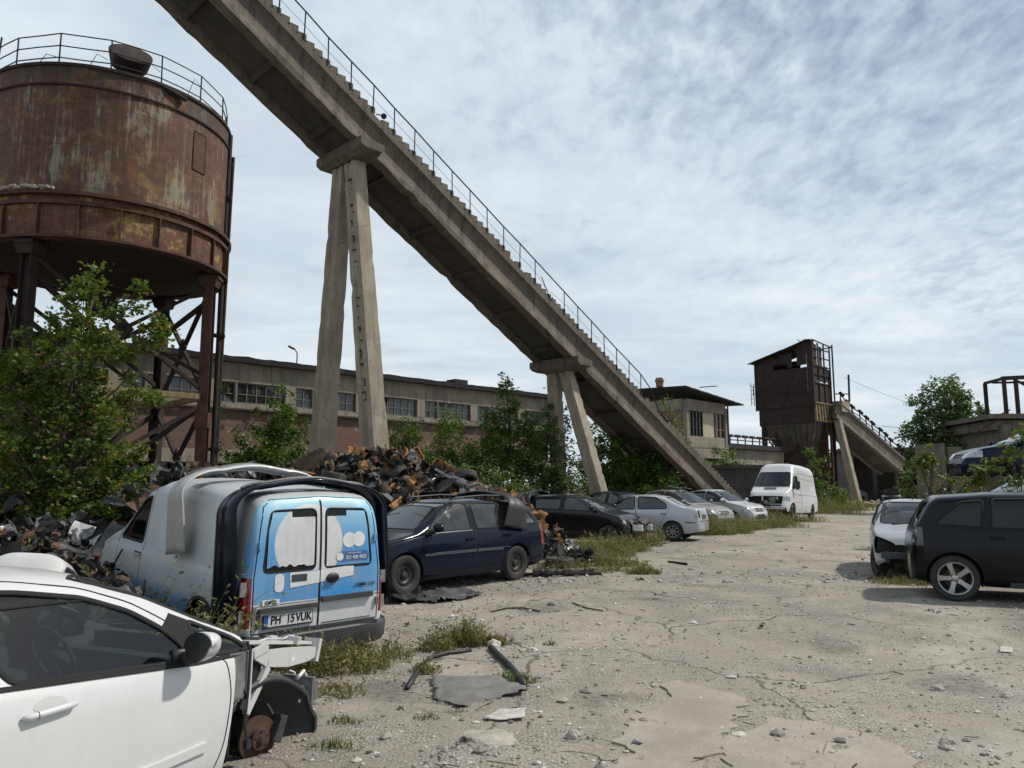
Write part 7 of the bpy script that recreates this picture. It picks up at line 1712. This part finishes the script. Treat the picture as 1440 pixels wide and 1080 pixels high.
weeds('weeds round the nose of the white panel van', [pt(1085,738,1.1,.6,260,1.2), pt(1100,742,1.1,.4,160,.7), pt(1128,734,1.3,.5,180,.7), pt(1065,736,.6,.6,120,1.4)], 9)
weeds('tall pale grass along the track beyond the white van', [pt(1165,722,2.2,1.4,420,1.7), pt(1190,718,2.2,1.4,320,1.6), pt(1175,716,2,2.4,320,2.0), pt(1212,714,1.3,1.0,120,1.0)], 10, kind='grass')
weeds('grass under the silver hatchback and the people carrier', [pt(1265,820,.55,.25,260,.22), pt(1240,815,.3,.15,80,.18), pt(1300,822,.45,.25,200,.2), pt(1285,805,.8,.4,200,.2)], 11, kind='grass', mats=[M['weed'], M['drygrass']])
weeds('weeds at the foot of the scrap heap by the navy estate', [(1.0,16.4,.7,.4,140,.35), (-2.8,17.2,1.5,.8,200,.8), (2.0,17.2,.8,.5,160,.4), (-7.0,12.4,1.4,1.0,300,1.1), (-5.0,12.0,1.2,1.0,260,1.0)], 12)
weeds('weeds on the verge under the right hand cars', [(10.8,14.8,1.2,.5,200,.5), (12.2,17.6,1.5,.8,220,.8), (14.5,17.0,2,1,200,.8)], 13)
weeds('rough vegetation in the shade between the cars and the hall', [(x, y, 2.2, 1.6, 170, 1.3) for x, y in ((-9,24),(-5,29),(-1,27.5),(3,28.5),(6,33),(9,39),(3,33),(-1,31),(11,37),(14,44),(17,47))], 14)
# ================================================================ scrap
M['s_black'] = simple('scrap_black_plastic', (.012,.012,.013), .55, var=.5, scale=3, bump=.2); M['s_grey'] = simple('scrap_grey_plastic', (.05,.05,.052), .6, var=.4, scale=3, bump=.2); M['s_silver'] = simple('scrap_silver_metal', (.20,.20,.20), .4, .6, var=.4, scale=4, bump=.2)
M['s_orange'] = simple('scrap_orange_foam', (.30,.145,.045), .95, var=.4, scale=4, bump=.5); M['s_tan'] = simple('scrap_tan_felt', (.12,.085,.055), .97, var=.4, scale=6, bump=.6); M['s_brown'] = simple('scrap_rusty_sheet', (.10,.052,.033), .85, .1, var=.5, scale=4, bump=.4)
M['s_white'] = simple('scrap_pale_panel', (.45,.45,.44), .5, var=.2, scale=3); M['s_earth'] = simple('heap_core', (.035,.032,.028), .97, var=.5, scale=3, bump=.6)
SM = [M[k] for k in ('s_black','s_grey','s_silver','s_orange','s_tan','s_brown','s_white','s_earth')]
def piece(m, c, s, rnd, mi, kind=None, rot=None):
    kind = kind or rnd.choice(('sheet','sheet','sheet','strip','box','tube','curl')); q = (rot or Euler((rnd.uniform(-1.2,1.2), rnd.uniform(-1.2,1.2), rnd.uniform(0,6.28)))).to_matrix() if not isinstance(rot, Matrix) else rot
    c = Vector(c)
    if kind in ('sheet','strip','curl'):
        a = s*rnd.uniform(.5,1.0); b = a*(rnd.uniform(.5,.9) if kind != 'strip' else rnd.uniform(.12,.25)); k1 = rnd.uniform(-1,1)*.5; k2 = rnd.uniform(-1,1)*.5; tw = rnd.uniform(-.5,.5); sd = rnd.random()*50; n = 6 if kind != 'curl' else 10
        def f(u, v):
            x, y = (u-.5)*a, (v-.5)*b; z = k1*(x*x)/a*2+k2*y*y/b*2+tw*x*y/a*2+.10*s*mnoise.noise(Vector((u*2.4+sd, v*2.4, 0)))
            if kind == 'curl': an = (u-.5)*3.4; R0 = a*.33; x, z = R0*math.sin(an), R0*(1-math.cos(an))+.04*s*mnoise.noise(Vector((u*3+sd, v*3, 0)))
            e = .12*s*mnoise.noise(Vector((u*3, v*3, sd))); return c + q @ Vector((x+e*(abs(v-.5)>.49), y+e*(abs(u-.5)>.49), z))
        m.grid(f, n, 4 if kind != 'strip' else 2, mi)
    elif kind == 'box': m.box(c, (s*rnd.uniform(.3,.7), s*rnd.uniform(.2,.5), s*rnd.uniform(.08,.25)), q, mi, taper=rnd.uniform(.6,.95))
    else:
        p = [c + q @ Vector((s*(k-1.5)*.35, s*.12*rnd.uniform(-1,1), s*.12*rnd.uniform(-1,1))) for k in range(4)]; m.tube(p, rnd.uniform(.012,.045), 6, mi)
def heap(name, label, mounds, N, seed, weights, smin=.25, smax=.9):
    rnd = random.Random(seed); m = MB()
    def hz(x, y):
        z = -1
        for cx_, cy_, rx, ry, h in mounds:
            d = ((x-cx_)/rx)**2+((y-cy_)/ry)**2
            if d < 1: z = max(z, h*(1-d)**.75)
        return z
    x0_ = min(a[0]-a[2] for a in mounds); x1_ = max(a[0]+a[2] for a in mounds); y0_ = min(a[1]-a[3] for a in mounds); y1_ = max(a[1]+a[3] for a in mounds)
    nx, ny = int((x1_-x0_)/.3), int((y1_-y0_)/.3)
    m.grid(lambda u, v: (x0_+(x1_-x0_)*u, y0_+(y1_-y0_)*v, max(-.15, hz(x0_+(x1_-x0_)*u, y0_+(y1_-y0_)*v)-.12+.12*mnoise.noise(Vector((u*40, v*40, seed))))), nx, ny, 7)
    k = 0
    while k < N:
        x, y = rnd.uniform(x0_, x1_), rnd.uniform(y0_, y1_); z = hz(x, y)
        if z < 0: continue
        w = rnd.choices(range(7), weights)[0]; s = rnd.uniform(smin, smax); s *= rnd.uniform(1.3, 2.1) if rnd.random() < .10 and w != 3 else 1; piece(m, (x, y, z+rnd.uniform(-.05,.16)), s, rnd, w); k += 1
    o = m.build(name, SM, None, world=True); tag(o, label, 'scrap heap', kind='stuff'); return hz
H1 = heap('scrap_heap', 'long heap of stripped car parts, foam and plastic behind the vans and the navy estate', [(-4.4,20.5,2.3,2.2,2.3),(-3.2,20.0,2.4,2.0,2.45),(-2.0,19.6,2.0,1.8,1.95),(-.9,19.0,1.4,1.3,1.5),(-.1,18.9,1.1,1.1,1.25),(-6.3,20.8,2.0,2.0,1.6),(-2.2,17.9,2.2,1.6,1.35),(-4.6,17.8,2.0,2.0,1.5)], 2300, 1, (38,12,5,17,16,11,1), smin=.14, smax=.62)
H2 = heap('scrap_heap', 'dark heap of black plastic car parts behind the large sapling at the left', [(-6.6,15.4,2.6,2.4,1.95),(-8.8,16.0,2.6,2.4,1.9),(-5.4,14.2,1.8,1.7,1.3),(-7.2,12.6,2.2,1.6,1.0),(-9.6,13.2,2.2,1.8,1.3),(-5.2,17.2,2.2,1.8,1.9),(-10.5,18.2,2.5,2,2.0)], 1900, 2, (60,14,4,2,5,12,2), smin=.14, smax=.6)
H3 = heap('scrap_heap', 'small heap of engine bits and felt between the navy estate and the black hatchback', [(1.02,17.3,.42,.42,.62),(1.4,16.9,.4,.35,.28)], 90, 3, (44,16,16,6,10,6,2), smin=.08, smax=.30)
def single(name, cat, label, c, s, mat, kind, seed, rot=None, group=None, thick=.012):
    rnd = random.Random(seed); m = MB(); piece(m, (0,0,0), s, rnd, 0, kind, rot); o = m.build(name, mat, None); o.location = c; tag(o, label, cat, group)
    if kind in ('sheet','strip','curl'): o.modifiers.new('t','SOLIDIFY').thickness = thick
    return o
H5 = heap('scrap_heap', 'small tangle of dark plastic scraps beside the front door of the delivery van', [(-4.6,8.75,.6,.5,.85),(-5.3,9.2,.8,.7,1.0),(-4.0,8.1,.35,.3,.4)], 130, 12, (60,18,3,4,8,8,0), smin=.08, smax=.34)
# orange plastic crate with square hand holes
def crate(label, c, rot, s=.62):
    e = empty('plastic_crate', c, rot, label, 'crate'); m = MB(); w, d, h = s, s*.7, s*.36; t_ = .02
    m.box((0,0,-h/2), (w,d,t_))
    for sy in (-1, 1):
        m.box((0,sy*d/2,h/2-.04), (w,t_,.08)); m.box((0,sy*d/2,-h/2+.03), (w,t_,.06))
        for k in range(4): m.box((-w/2+w*k/3*.98+.01,sy*d/2,0), (.06,t_*.95,h-.1))
    for sx_ in (-1, 1): m.box((sx_*w/2,0,-.02), (t_,d,h-.06)); m.box((sx_*w/2,0,h/2-.03), (t_*1.5,d,.06))
    m.build('tub', M['s_orange'], e); m = MB(); m.box((0,0,-h/2+.03), (w*.9,d*.9,.02))
    for k in (-1, 1): m.box((k*w*.22,0,.03), (w*.3,d*.8,.05), (.1,.2,.1))
    m.build('crate_insert', M['s_brown'], e); return e
crate('orange plastic crate tipped on its side on top of the scrap heap', at(622,664,19.6), (R(62), R(28), R(-20))); crate('small yellow orange crate lying at the upper edge of the scrap heap', at(580,643,20.6), (R(75), R(-30), R(40)), .5)
E_ = Euler
for a in (('foam_block','foam block','big orange foam seat block low on the scrap heap above the navy estate bonnet', at(592,716,17.2), .95, 's_orange','curl', 41, E_((R(60),R(20),R(30)))),
    ('foam_sheet','foam sheet','wide orange foam sheet draped over the top of the scrap heap', at(538,646,20.4), 1.25, 's_orange','sheet', 42, E_((R(70),R(10),R(10)))),
    ('foam_sheet','foam sheet','upright narrow orange foam piece just right of the delivery van roof', at(528,702,17.4), .75, 's_orange','strip', 43, E_((R(85),R(80),R(10)))),
    ('foam_block','foam block','small rounded orange foam lump on the scrap heap crest near the trestle foot', at(497,634,20.8), .45, 's_orange','curl', 44, E_((R(60),0,0))),
    ('foam_sheet','foam sheet','tan foam slab lying low on the scrap heap behind the navy estate roof', at(640,702,17.8), .75, 's_orange','sheet', 45, E_((R(65),R(-8),R(20)))),
    ('carpet','carpet','grey moulded car carpet at the left end of the scrap heap crest', at(440,652,20.2), .9, 's_tan','sheet', 46, E_((R(70),R(-30),R(0)))),
    ('door_liner','liner','large grey plastic door liner on the right slope of the scrap heap', at(668,690,18.6), 1.2, 's_grey','sheet', 47, E_((R(60),R(15),R(30)))),
    ('curled_liner','liner','dark curled plastic panel in the middle of the scrap heap crest', at(480,655,20.3), 1.1, 's_black','curl', 48, E_((R(75),R(0),R(20)))),
    ('foil_sheet','foil sheet','crumpled silver foil sheet in the middle of the scrap heap', at(600,680,18.9), .9, 's_silver','sheet', 49, E_((R(55),R(25),R(0)))),
    ('foam_block','foam block','yellow foam lump at the right end of the scrap heap', at(722,694,18.6), .28, 's_orange','curl', 50, E_((R(60),R(40),0))),
    ('felt_sheet','felt','brown felt roll standing behind the navy estate tail', at(782,742,17.2), .30, 's_tan','curl', 51, E_((R(70),R(60),R(10)))),
    ('foam_block','foam block','orange foam scrap hanging below the brown felt roll', at(787,757,17.2), .2, 's_orange','sheet', 52, E_((R(75),R(70),R(0)))),
    ('metal_sheet','sheet','rusty brown bonnet sheet in the dark heap left of the silver bumper cover', at(222,710,13.4), .9, 's_brown','sheet', 53, E_((R(60),R(30),R(0)))),
    ('arch_shell','shell','grey wheel arch shell on top of the dark heap', at(226,672,14.6), .8, 's_grey','curl', 54, E_((R(70),R(20),R(40)))),
    ('trim_scrap','scrap','pale broken panel lying across the dark heap by the sapling', at(160,705,13.2), .8, 's_silver','strip', 55, E_((R(70),R(10),R(0)))),
    ('hub_shell','shell','rounded grey hub shell low in the dark heap beside the delivery van', at(172,768,11.2), .7, 's_grey','sheet', 56, E_((R(80),R(20),R(0))))):
    single(a[0], a[1], a[2], a[3], a[4], M[a[5]], a[6], a[7], a[8])
for k, (px, py, D_, rx, rz, r_) in enumerate(((655,672,18.9,60,20,.29),(560,668,19.2,35,70,.28),(470,672,19.0,75,-30,.30),(262,690,14.6,50,10,.28))):
    e_ = empty('scrap_wheel', at(px, py, D_), (R(rx), 0, R(rz)), ['wheel standing on the right slope of the scrap heap', 'wheel sunk in the middle of the scrap heap', 'wheel lying above the van roof on the scrap heap', 'wheel half buried in the dark heap left of the silver bumper cover'][k], 'wheel', 'wheels on the scrap heaps'); wheel(e_, 0, .001, r_, .19, 'steel', z=0, name='tyre_body', mat=M['dusty_rubber'])
def pipe_thing(label, pts, r, mat, name='exhaust_pipe', cat='pipe'):
    m = MB(); m.tube(pts, r, 8); m.tube([Vector(pts[1]).lerp(Vector(pts[2]), .2), Vector(pts[1]).lerp(Vector(pts[2]), .8)], r*3, 10); o = m.build(name, mat, None, world=True, ang=40); tag(o, label, cat)
pipe_thing('bent rusty exhaust pipe sticking out of the top of the scrap heap', [at(505,650,20), at(520,640,19.8), at(548,634,19.6), at(566,640,19.4)], .035, M['s_brown']); pipe_thing('silver exhaust pipe across the right slope of the scrap heap', [at(612,660,18.9), at(632,672,18.7), at(660,684,18.5), at(676,680,18.4)], .035, M['s_silver']); pipe_thing('dark exhaust pipe across the dark heap by the sapling', [at(150,690,13.6), at(172,684,13.5), at(205,690,13.3), at(222,700,13.2)], .035, M['s_grey'])
# white boot lid and grey car at the left edge
s9, t9 = facing('silver2', 'grey car cut off by the left edge behind the white three door car', (-6.75, 8.35, -.12), 150, roof=1.46)
m = MB()
def lid(u, v):
    x = (u-.5)*.60; y = (v-.5)*.7; e = 1-.35*max(0, v-.6); return (x*e, y, .10*(1-(2*u-1)**4)*(1-.5*(2*v-1)**6)+ (-.28*max(0, .28-v)/.28))
m.grid(lid, 18, 18); bl_ = at(50, 790, 6.9); o = m.build('boot_lid', M['white'], None, smooth=True); o.location = bl_+Vector((0,0,-.05)); o.rotation_euler = (R(-16), R(4), R(12)); o.modifiers.new('t','SOLIDIFY').thickness = .015; tag(o, 'white car boot lid lying on rubbish beyond the white car roof', 'boot lid')
H4 = heap('scrap_heap', 'low mound of rubbish and stalks under the white boot lid', [(bl_.x, bl_.y+.3, 1.1, .9, 1.05),(bl_.x-.9, bl_.y+1.2, 1.0, .9, .7)], 70, 9, (50,20,4,4,10,10,2), smin=.08, smax=.26)

# ---------------------------------------------------------------- tyres
def loose_tyre(label, c, r, w, rot):
    e = empty('loose_tyre', c, rot, label, 'tyre', 'loose tyres'); o = wheel(e, 0, .001, r, w, 'steel', z=0, name='tyre_body', mat=M['dusty_rubber']); return e
loose_tyre('flattened dusty tyre lying behind the rear wheel of the navy estate', gr(772,802)+Vector((.25,.6,.10)), .31, .2, (R(90),0,0))
loose_tyre('loose tyre lying flat under the front wheel of the white panel van', Vector((13.2,37.7,.12)), .36, .24, (R(90),0,0)); loose_tyre('muddy tyre propped beneath the nose of the white panel van', Vector((13.0,37.2,.3)), .33, .22, (R(80),0,R(20)))
# ---------------------------------------------------------------- things on the ground
def cloth(name, cat, label, px, mat, seed, amp=.035, D0=None, th=.006):
    """an irregular sheet lying on the ground, outline given by survey readings"""
    P = [gr(*p) for p in px]; xs_ = [p.x for p in P]; ys_ = [p.y for p in P]; poly = [(p.x, p.y) for p in P]; m = MB(); n = 26; x0_, x1_, y0_, y1_ = min(xs_), max(xs_), min(ys_), max(ys_); V = {}; L = []; F = []
    for i in range(n+1):
        for j in range(n+1):
            x = x0_+(x1_-x0_)*i/n; y = y0_+(y1_-y0_)*j/n; L.append((x, y, gh(x,y)+.022+amp*(mnoise.noise(Vector((x*3.2,y*3.2,seed)))+.6*abs(mnoise.noise(Vector((x*7,y*7,seed+3)))))))
    for i in range(n):
        for j in range(n):
            cx_, cy_ = x0_+(x1_-x0_)*(i+.5)/n, y0_+(y1_-y0_)*(j+.5)/n
            if in_poly(cx_+.02*mnoise.noise(Vector((cx_*9,cy_*9,1))), cy_+.02*mnoise.noise(Vector((cx_*9,cy_*9,5))), poly): F.append((i*(n+1)+j, (i+1)*(n+1)+j, (i+1)*(n+1)+j+1, i*(n+1)+j+1))
    used = sorted({i for f in F for i in f}); mp_ = {a: b for b, a in enumerate(used)}; m.add([L[i] for i in used], [tuple(mp_[i] for i in f) for f in F]); o = m.build(name, mat, None, world=True, smooth=True); o.modifiers.new('t','SOLIDIFY').thickness = th; tag(o, label, cat); return o
M['mat'] = simple('dusty_floor_mat', (.155,.148,.135), .95, var=.3, scale=6, bump=.5); M['stonepale'] = simple('pale_stone', (.46,.44,.40), .9, var=.25, scale=6, bump=.6); M['stoneflat'] = simple('flat_stone', (.34,.315,.27), .93, var=.25, scale=5, bump=.6)
cloth('floor_mat', 'mat', 'crumpled grey floor mat lying flat on the bare ground', [(605,955),(655,957),(700,958),(745,968),(738,978),(690,982),(650,995),(615,985)], M['mat'], 1, .05)
cloth('paper_scrap', 'paper', 'torn pale papers on the ground below the floor mat', [(700,1005),(740,1004),(738,1014),(705,1016),(680,1012)], M['stonepale'], 2, .03); cloth('paper_scrap', 'paper', 'small pale litter on the open ground at the right', [(1405,912),(1425,914),(1422,920),(1406,918)], M['stonepale'], 3, .03)
cloth('rubber_sheet', 'rubber sheet', 'flat dark rubber sheet beside the front wheel of the navy estate', [(545,838),(580,832),(600,842),(585,850),(548,850)], M['s_black'], 4, .16); cloth('rubber_sheet', 'rubber sheet', 'torn black plastic sheet in front of the navy estate sill', [(585,838),(650,832),(680,836),(660,844),(610,850),(585,848)], M['s_grey'], 5, .12)
def hose(name, label, cat, px, r, mat, lift=.03):
    pts = []; P = [gr(*p) for p in px]
    for i, p in enumerate(P): pts.append(Vector((p.x, p.y, gh(p.x,p.y)+r*.6+lift*abs(mnoise.noise(Vector((i*1.3,2,0)))))))
    m = MB(); m.tube(pts, r, 8); o = m.build(name, mat, None, world=True, smooth=True); tag(o, label, cat)
hose('rubber_hose', 'thick dark rubber hose lying towards the floor mat corner', 'hose', [(690,912),(702,926),(716,940),(730,955),(737,968)], .032, M['s_black'])
hose('edging_strip', 'twisted black rubber strip left of the floor mat', 'rubber strip', [(572,972),(582,958),(592,942),(608,928),(628,922),(650,918),(662,916)], .022, M['s_black'], .05)
hose('metal_rod', 'dark rod lying across the track edge beyond the lone weed clump', 'rod', [(940,791),(952,793),(966,796)], .025, M['rustdark']); hose('broken_branch', 'thin dark branch on the ground beyond the thin weed clump', 'branch', [(690,862),(712,858),(735,858),(760,862)], .012, M['bark']); hose('broken_branch', 'forked twig on the open ground right of the weeds', 'branch', [(805,850),(825,858),(848,862)], .010, M['bark'])
hose('metal_strip', 'flat pale metal strip at the edge of the weeds beside the silver saloon', 'metal strip', [(902,768),(915,767),(928,766),(940,764)], .05, M['s_silver'])
m = MB(); p = gr(790, 812); rnd = random.Random(5)
for k in range(12): c = p+Vector((-.5+k*.1, rnd.uniform(-.06,.06)+.02*k, .07)); m.lathe([(.001,-.05),(rnd.uniform(.04,.10),-.05),(rnd.uniform(.04,.09),.04),(.001,.05)], 8, 'x', c)
m.tube([p+Vector((-.8,0,.05)), p+Vector((0,.05,.07)), p+Vector((.75,.1,.06))], .03, 7); o = m.build('axle', M['underbody'], None, world=True); tag(o, 'greasy black axle lying on the ground behind the navy estate', 'axle')
rnd = random.Random(21); m = MB()
for k in range(330):
    y = 4.2+rnd.random()**1.5*13; x = rnd.gauss(-1.0+y*.06, 1.6) if rnd.random() < .75 else rnd.uniform(-1, 8)
    if x > 8 or x < -2.8 or (x < -1.3 and y < 8): continue
    z = gh(x, y); a = rnd.uniform(0, 6.28); L_ = rnd.uniform(.025, .11)*(1.8 if rnd.random() < .1 else 1); c = Vector((x, y, z+.012)); d_ = Vector((math.cos(a), math.sin(a), rnd.uniform(0,.2)))*L_
    if rnd.random() < .6: m.tube([c, c+d_*.5+Vector((-d_.y, d_.x, 0))*rnd.uniform(-.2,.2), c+d_], rnd.uniform(.0025,.006), 5, rnd.choice((0,0,1)))
    else: piece(m, c+Vector((0,0,.005)), L_*.9, rnd, rnd.choice((1,1,2,3)), 'sheet', Euler((rnd.uniform(-.2,.2), rnd.uniform(-.2,.2), a)))
o = m.build('litter', [M['bark'], M['s_black'], M['s_grey'], M['s_white']], None); tag(o, 'twigs and small broken scraps littering the bare ground', 'litter', kind='stuff')
def rock(label, px, py, s, mat, seed, flat=.5):
    p = gr(px, py); bm = bmesh.new(); bmesh.ops.create_icosphere(bm, subdivisions=3, radius=1)
    for v in bm.verts:
        k = 1+.35*mnoise.noise(v.co*1.3+Vector((seed,0,0)))+.12*mnoise.noise(v.co*4+Vector((seed,0,0))); v.co = Vector((v.co.x*s*k, v.co.y*s*.8*k, v.co.z*s*flat*k))
    me = bpy.data.meshes.new('rock'); bm.to_mesh(me); bm.free(); me.materials.append(mat); o = bpy.data.objects.new('rock', me); COL.objects.link(o); o.location = (p.x, p.y, gh(p.x,p.y)+s*flat*.3); tag(o, label, 'rock')
rock('white stone at the upper end of the dark hose', 694, 908, .075, M['stonepale'], 1, .75); rock('second pale stone right of the white stone', 748, 915, .06, M['stonepale'], 2, .6); rock('broad flat half buried stone in the cracked mud', 690, 1040, .19, M['stoneflat'], 3, .22)
rock('fist sized stone at the bottom right of the open ground', 1332, 1045, .05, M['stoneflat'], 4, .7); rock('grey stone on the open ground right of the track slabs', 1318, 968, .06, M['stoneflat'], 5, .6); rock('pale stone near the right edge of the ground', 1418, 980, .05, M['stonepale'], 6, .6); rock('round stone beside the weeds under the van bumper', 485, 948, .055, M['stoneflat'], 7, .7); rock('reddish stone half way along the gravel', 806, 1040, .05, M['stoneflat'], 8, .8)

# ================================================================ sky and sun
AZ, EL = R(78), R(50)
w = bpy.data.worlds.new('World'); SC.world = w; w.use_nodes = True; nt = w.node_tree; nt.nodes.clear()
class WT(NT):
    def __init__(s): s.m = None; s.t = nt; s.out = s.n('ShaderNodeOutputWorld')
t = WT(); sky = t.n('ShaderNodeTexSky'); sky.sky_type = 'NISHITA'; sky.sun_disc = False; sky.sun_elevation = EL; sky.sun_rotation = AZ; sky.air_density = 1.1; sky.dust_density = 1.6; sky.ozone_density = 1.2
tc = t.n('ShaderNodeTexCoord'); s = t.n('ShaderNodeSeparateXYZ'); t.l(tc.outputs['Generated'], s.inputs[0]); zz = t.math('ADD', t.math('MAXIMUM', s.outputs['Z'], 0), .10); cx_ = t.math('DIVIDE', s.outputs['X'], zz); cy_ = t.math('DIVIDE', s.outputs['Y'], zz); cmb = t.n('ShaderNodeCombineXYZ'); t.l(cx_, cmb.inputs[0]); t.l(cy_, cmb.inputs[1])
def mp(scale, rot=0, off=(0,0,0)):
    m_ = t.n('ShaderNodeMapping'); m_.inputs['Scale'].default_value = scale; m_.inputs['Rotation'].default_value = (0,0,rot); m_.inputs['Location'].default_value = off; t.l(cmb.outputs[0], m_.inputs[0]); return m_.outputs[0]
mid = t.noise(mp((1.0,1.7,1), R(-40), (3.1,1.2,0)), 1.5, 5, .56, .3); rip = t.noise(mp((1.9,1.0,1), R(-33), (.5,.2,0)), 7.5, 6, .58, .25); fine_ = t.noise(mp((1.3,1.0,1), R(-20), (5,2,0)), 22, 4, .6); soft = t.noise(mp((.8,.8,1), 0, (9,4,0)), .9, 4, .55)
tr = t.math('ADD', t.math('MULTIPLY', s.outputs['X'], .48), t.math('MULTIPLY', s.outputs['Z'], .80)); thin = t.math('MULTIPLY', t.math('SUBTRACT', tr, .36, clamp=True), 1.05); mr = t.math('ADD', .08, t.math('MULTIPLY', t.math('SUBTRACT', tr, .22, clamp=True), 2.4), clamp=True)
dens = t.math('ADD', .64, t.math('MULTIPLY', t.math('SUBTRACT', mid, .5), .62)); dens = t.math('ADD', dens, t.math('MULTIPLY', t.math('MULTIPLY', t.math('SUBTRACT', rip, .5), .85), mr)); dens = t.math('ADD', dens, t.math('MULTIPLY', t.math('MULTIPLY', t.math('SUBTRACT', fine_, .5), .30), mr)); dens = t.math('SUBTRACT', dens, thin)
cl = t.ramp(dens, [(.18, .12), (.42, .62), (.58, .93), (.75, 1)]); bb = t.math('ADD', t.math('MULTIPLY', soft, .55), t.math('MULTIPLY', dens, .42)); bright = t.ramp(bb, [(.34, (.51,.61,.71)), (.50, (.60,.69,.77)), (.68, (.79,.85,.89))])
b1 = t.n('ShaderNodeBackground'); b1.inputs['Strength'].default_value = .085; t.l(sky.outputs[0], b1.inputs['Color']); b2 = t.n('ShaderNodeBackground'); b2.inputs['Strength'].default_value = 1.07; t.l(bright, b2.inputs['Color'])
ms = t.n('ShaderNodeMixShader'); t.l(cl, ms.inputs[0]); t.l(b1.outputs[0], ms.inputs[1]); t.l(b2.outputs[0], ms.inputs[2]); t.l(ms.outputs[0], t.out.inputs['Surface'])
sl = bpy.data.lights.new('sun', 'SUN'); sl.energy = 3.9; sl.angle = R(2.2); sl.color = (1, .95, .87); so = bpy.data.objects.new('sun', sl); COL.objects.link(so); so.rotation_euler = Vector((math.sin(AZ)*math.cos(EL), math.cos(AZ)*math.cos(EL), math.sin(EL))).to_track_quat('Z', 'Y').to_euler(); so.location = (20, 5, 40)
SC.view_settings.view_transform = 'Standard'; SC.view_settings.look = 'None'; SC.view_settings.exposure = 0; SC.view_settings.gamma = 1
SC.cycles.max_bounces = 8; SC.cycles.transparent_max_bounces = 24; SC.cycles.use_adaptive_sampling = True
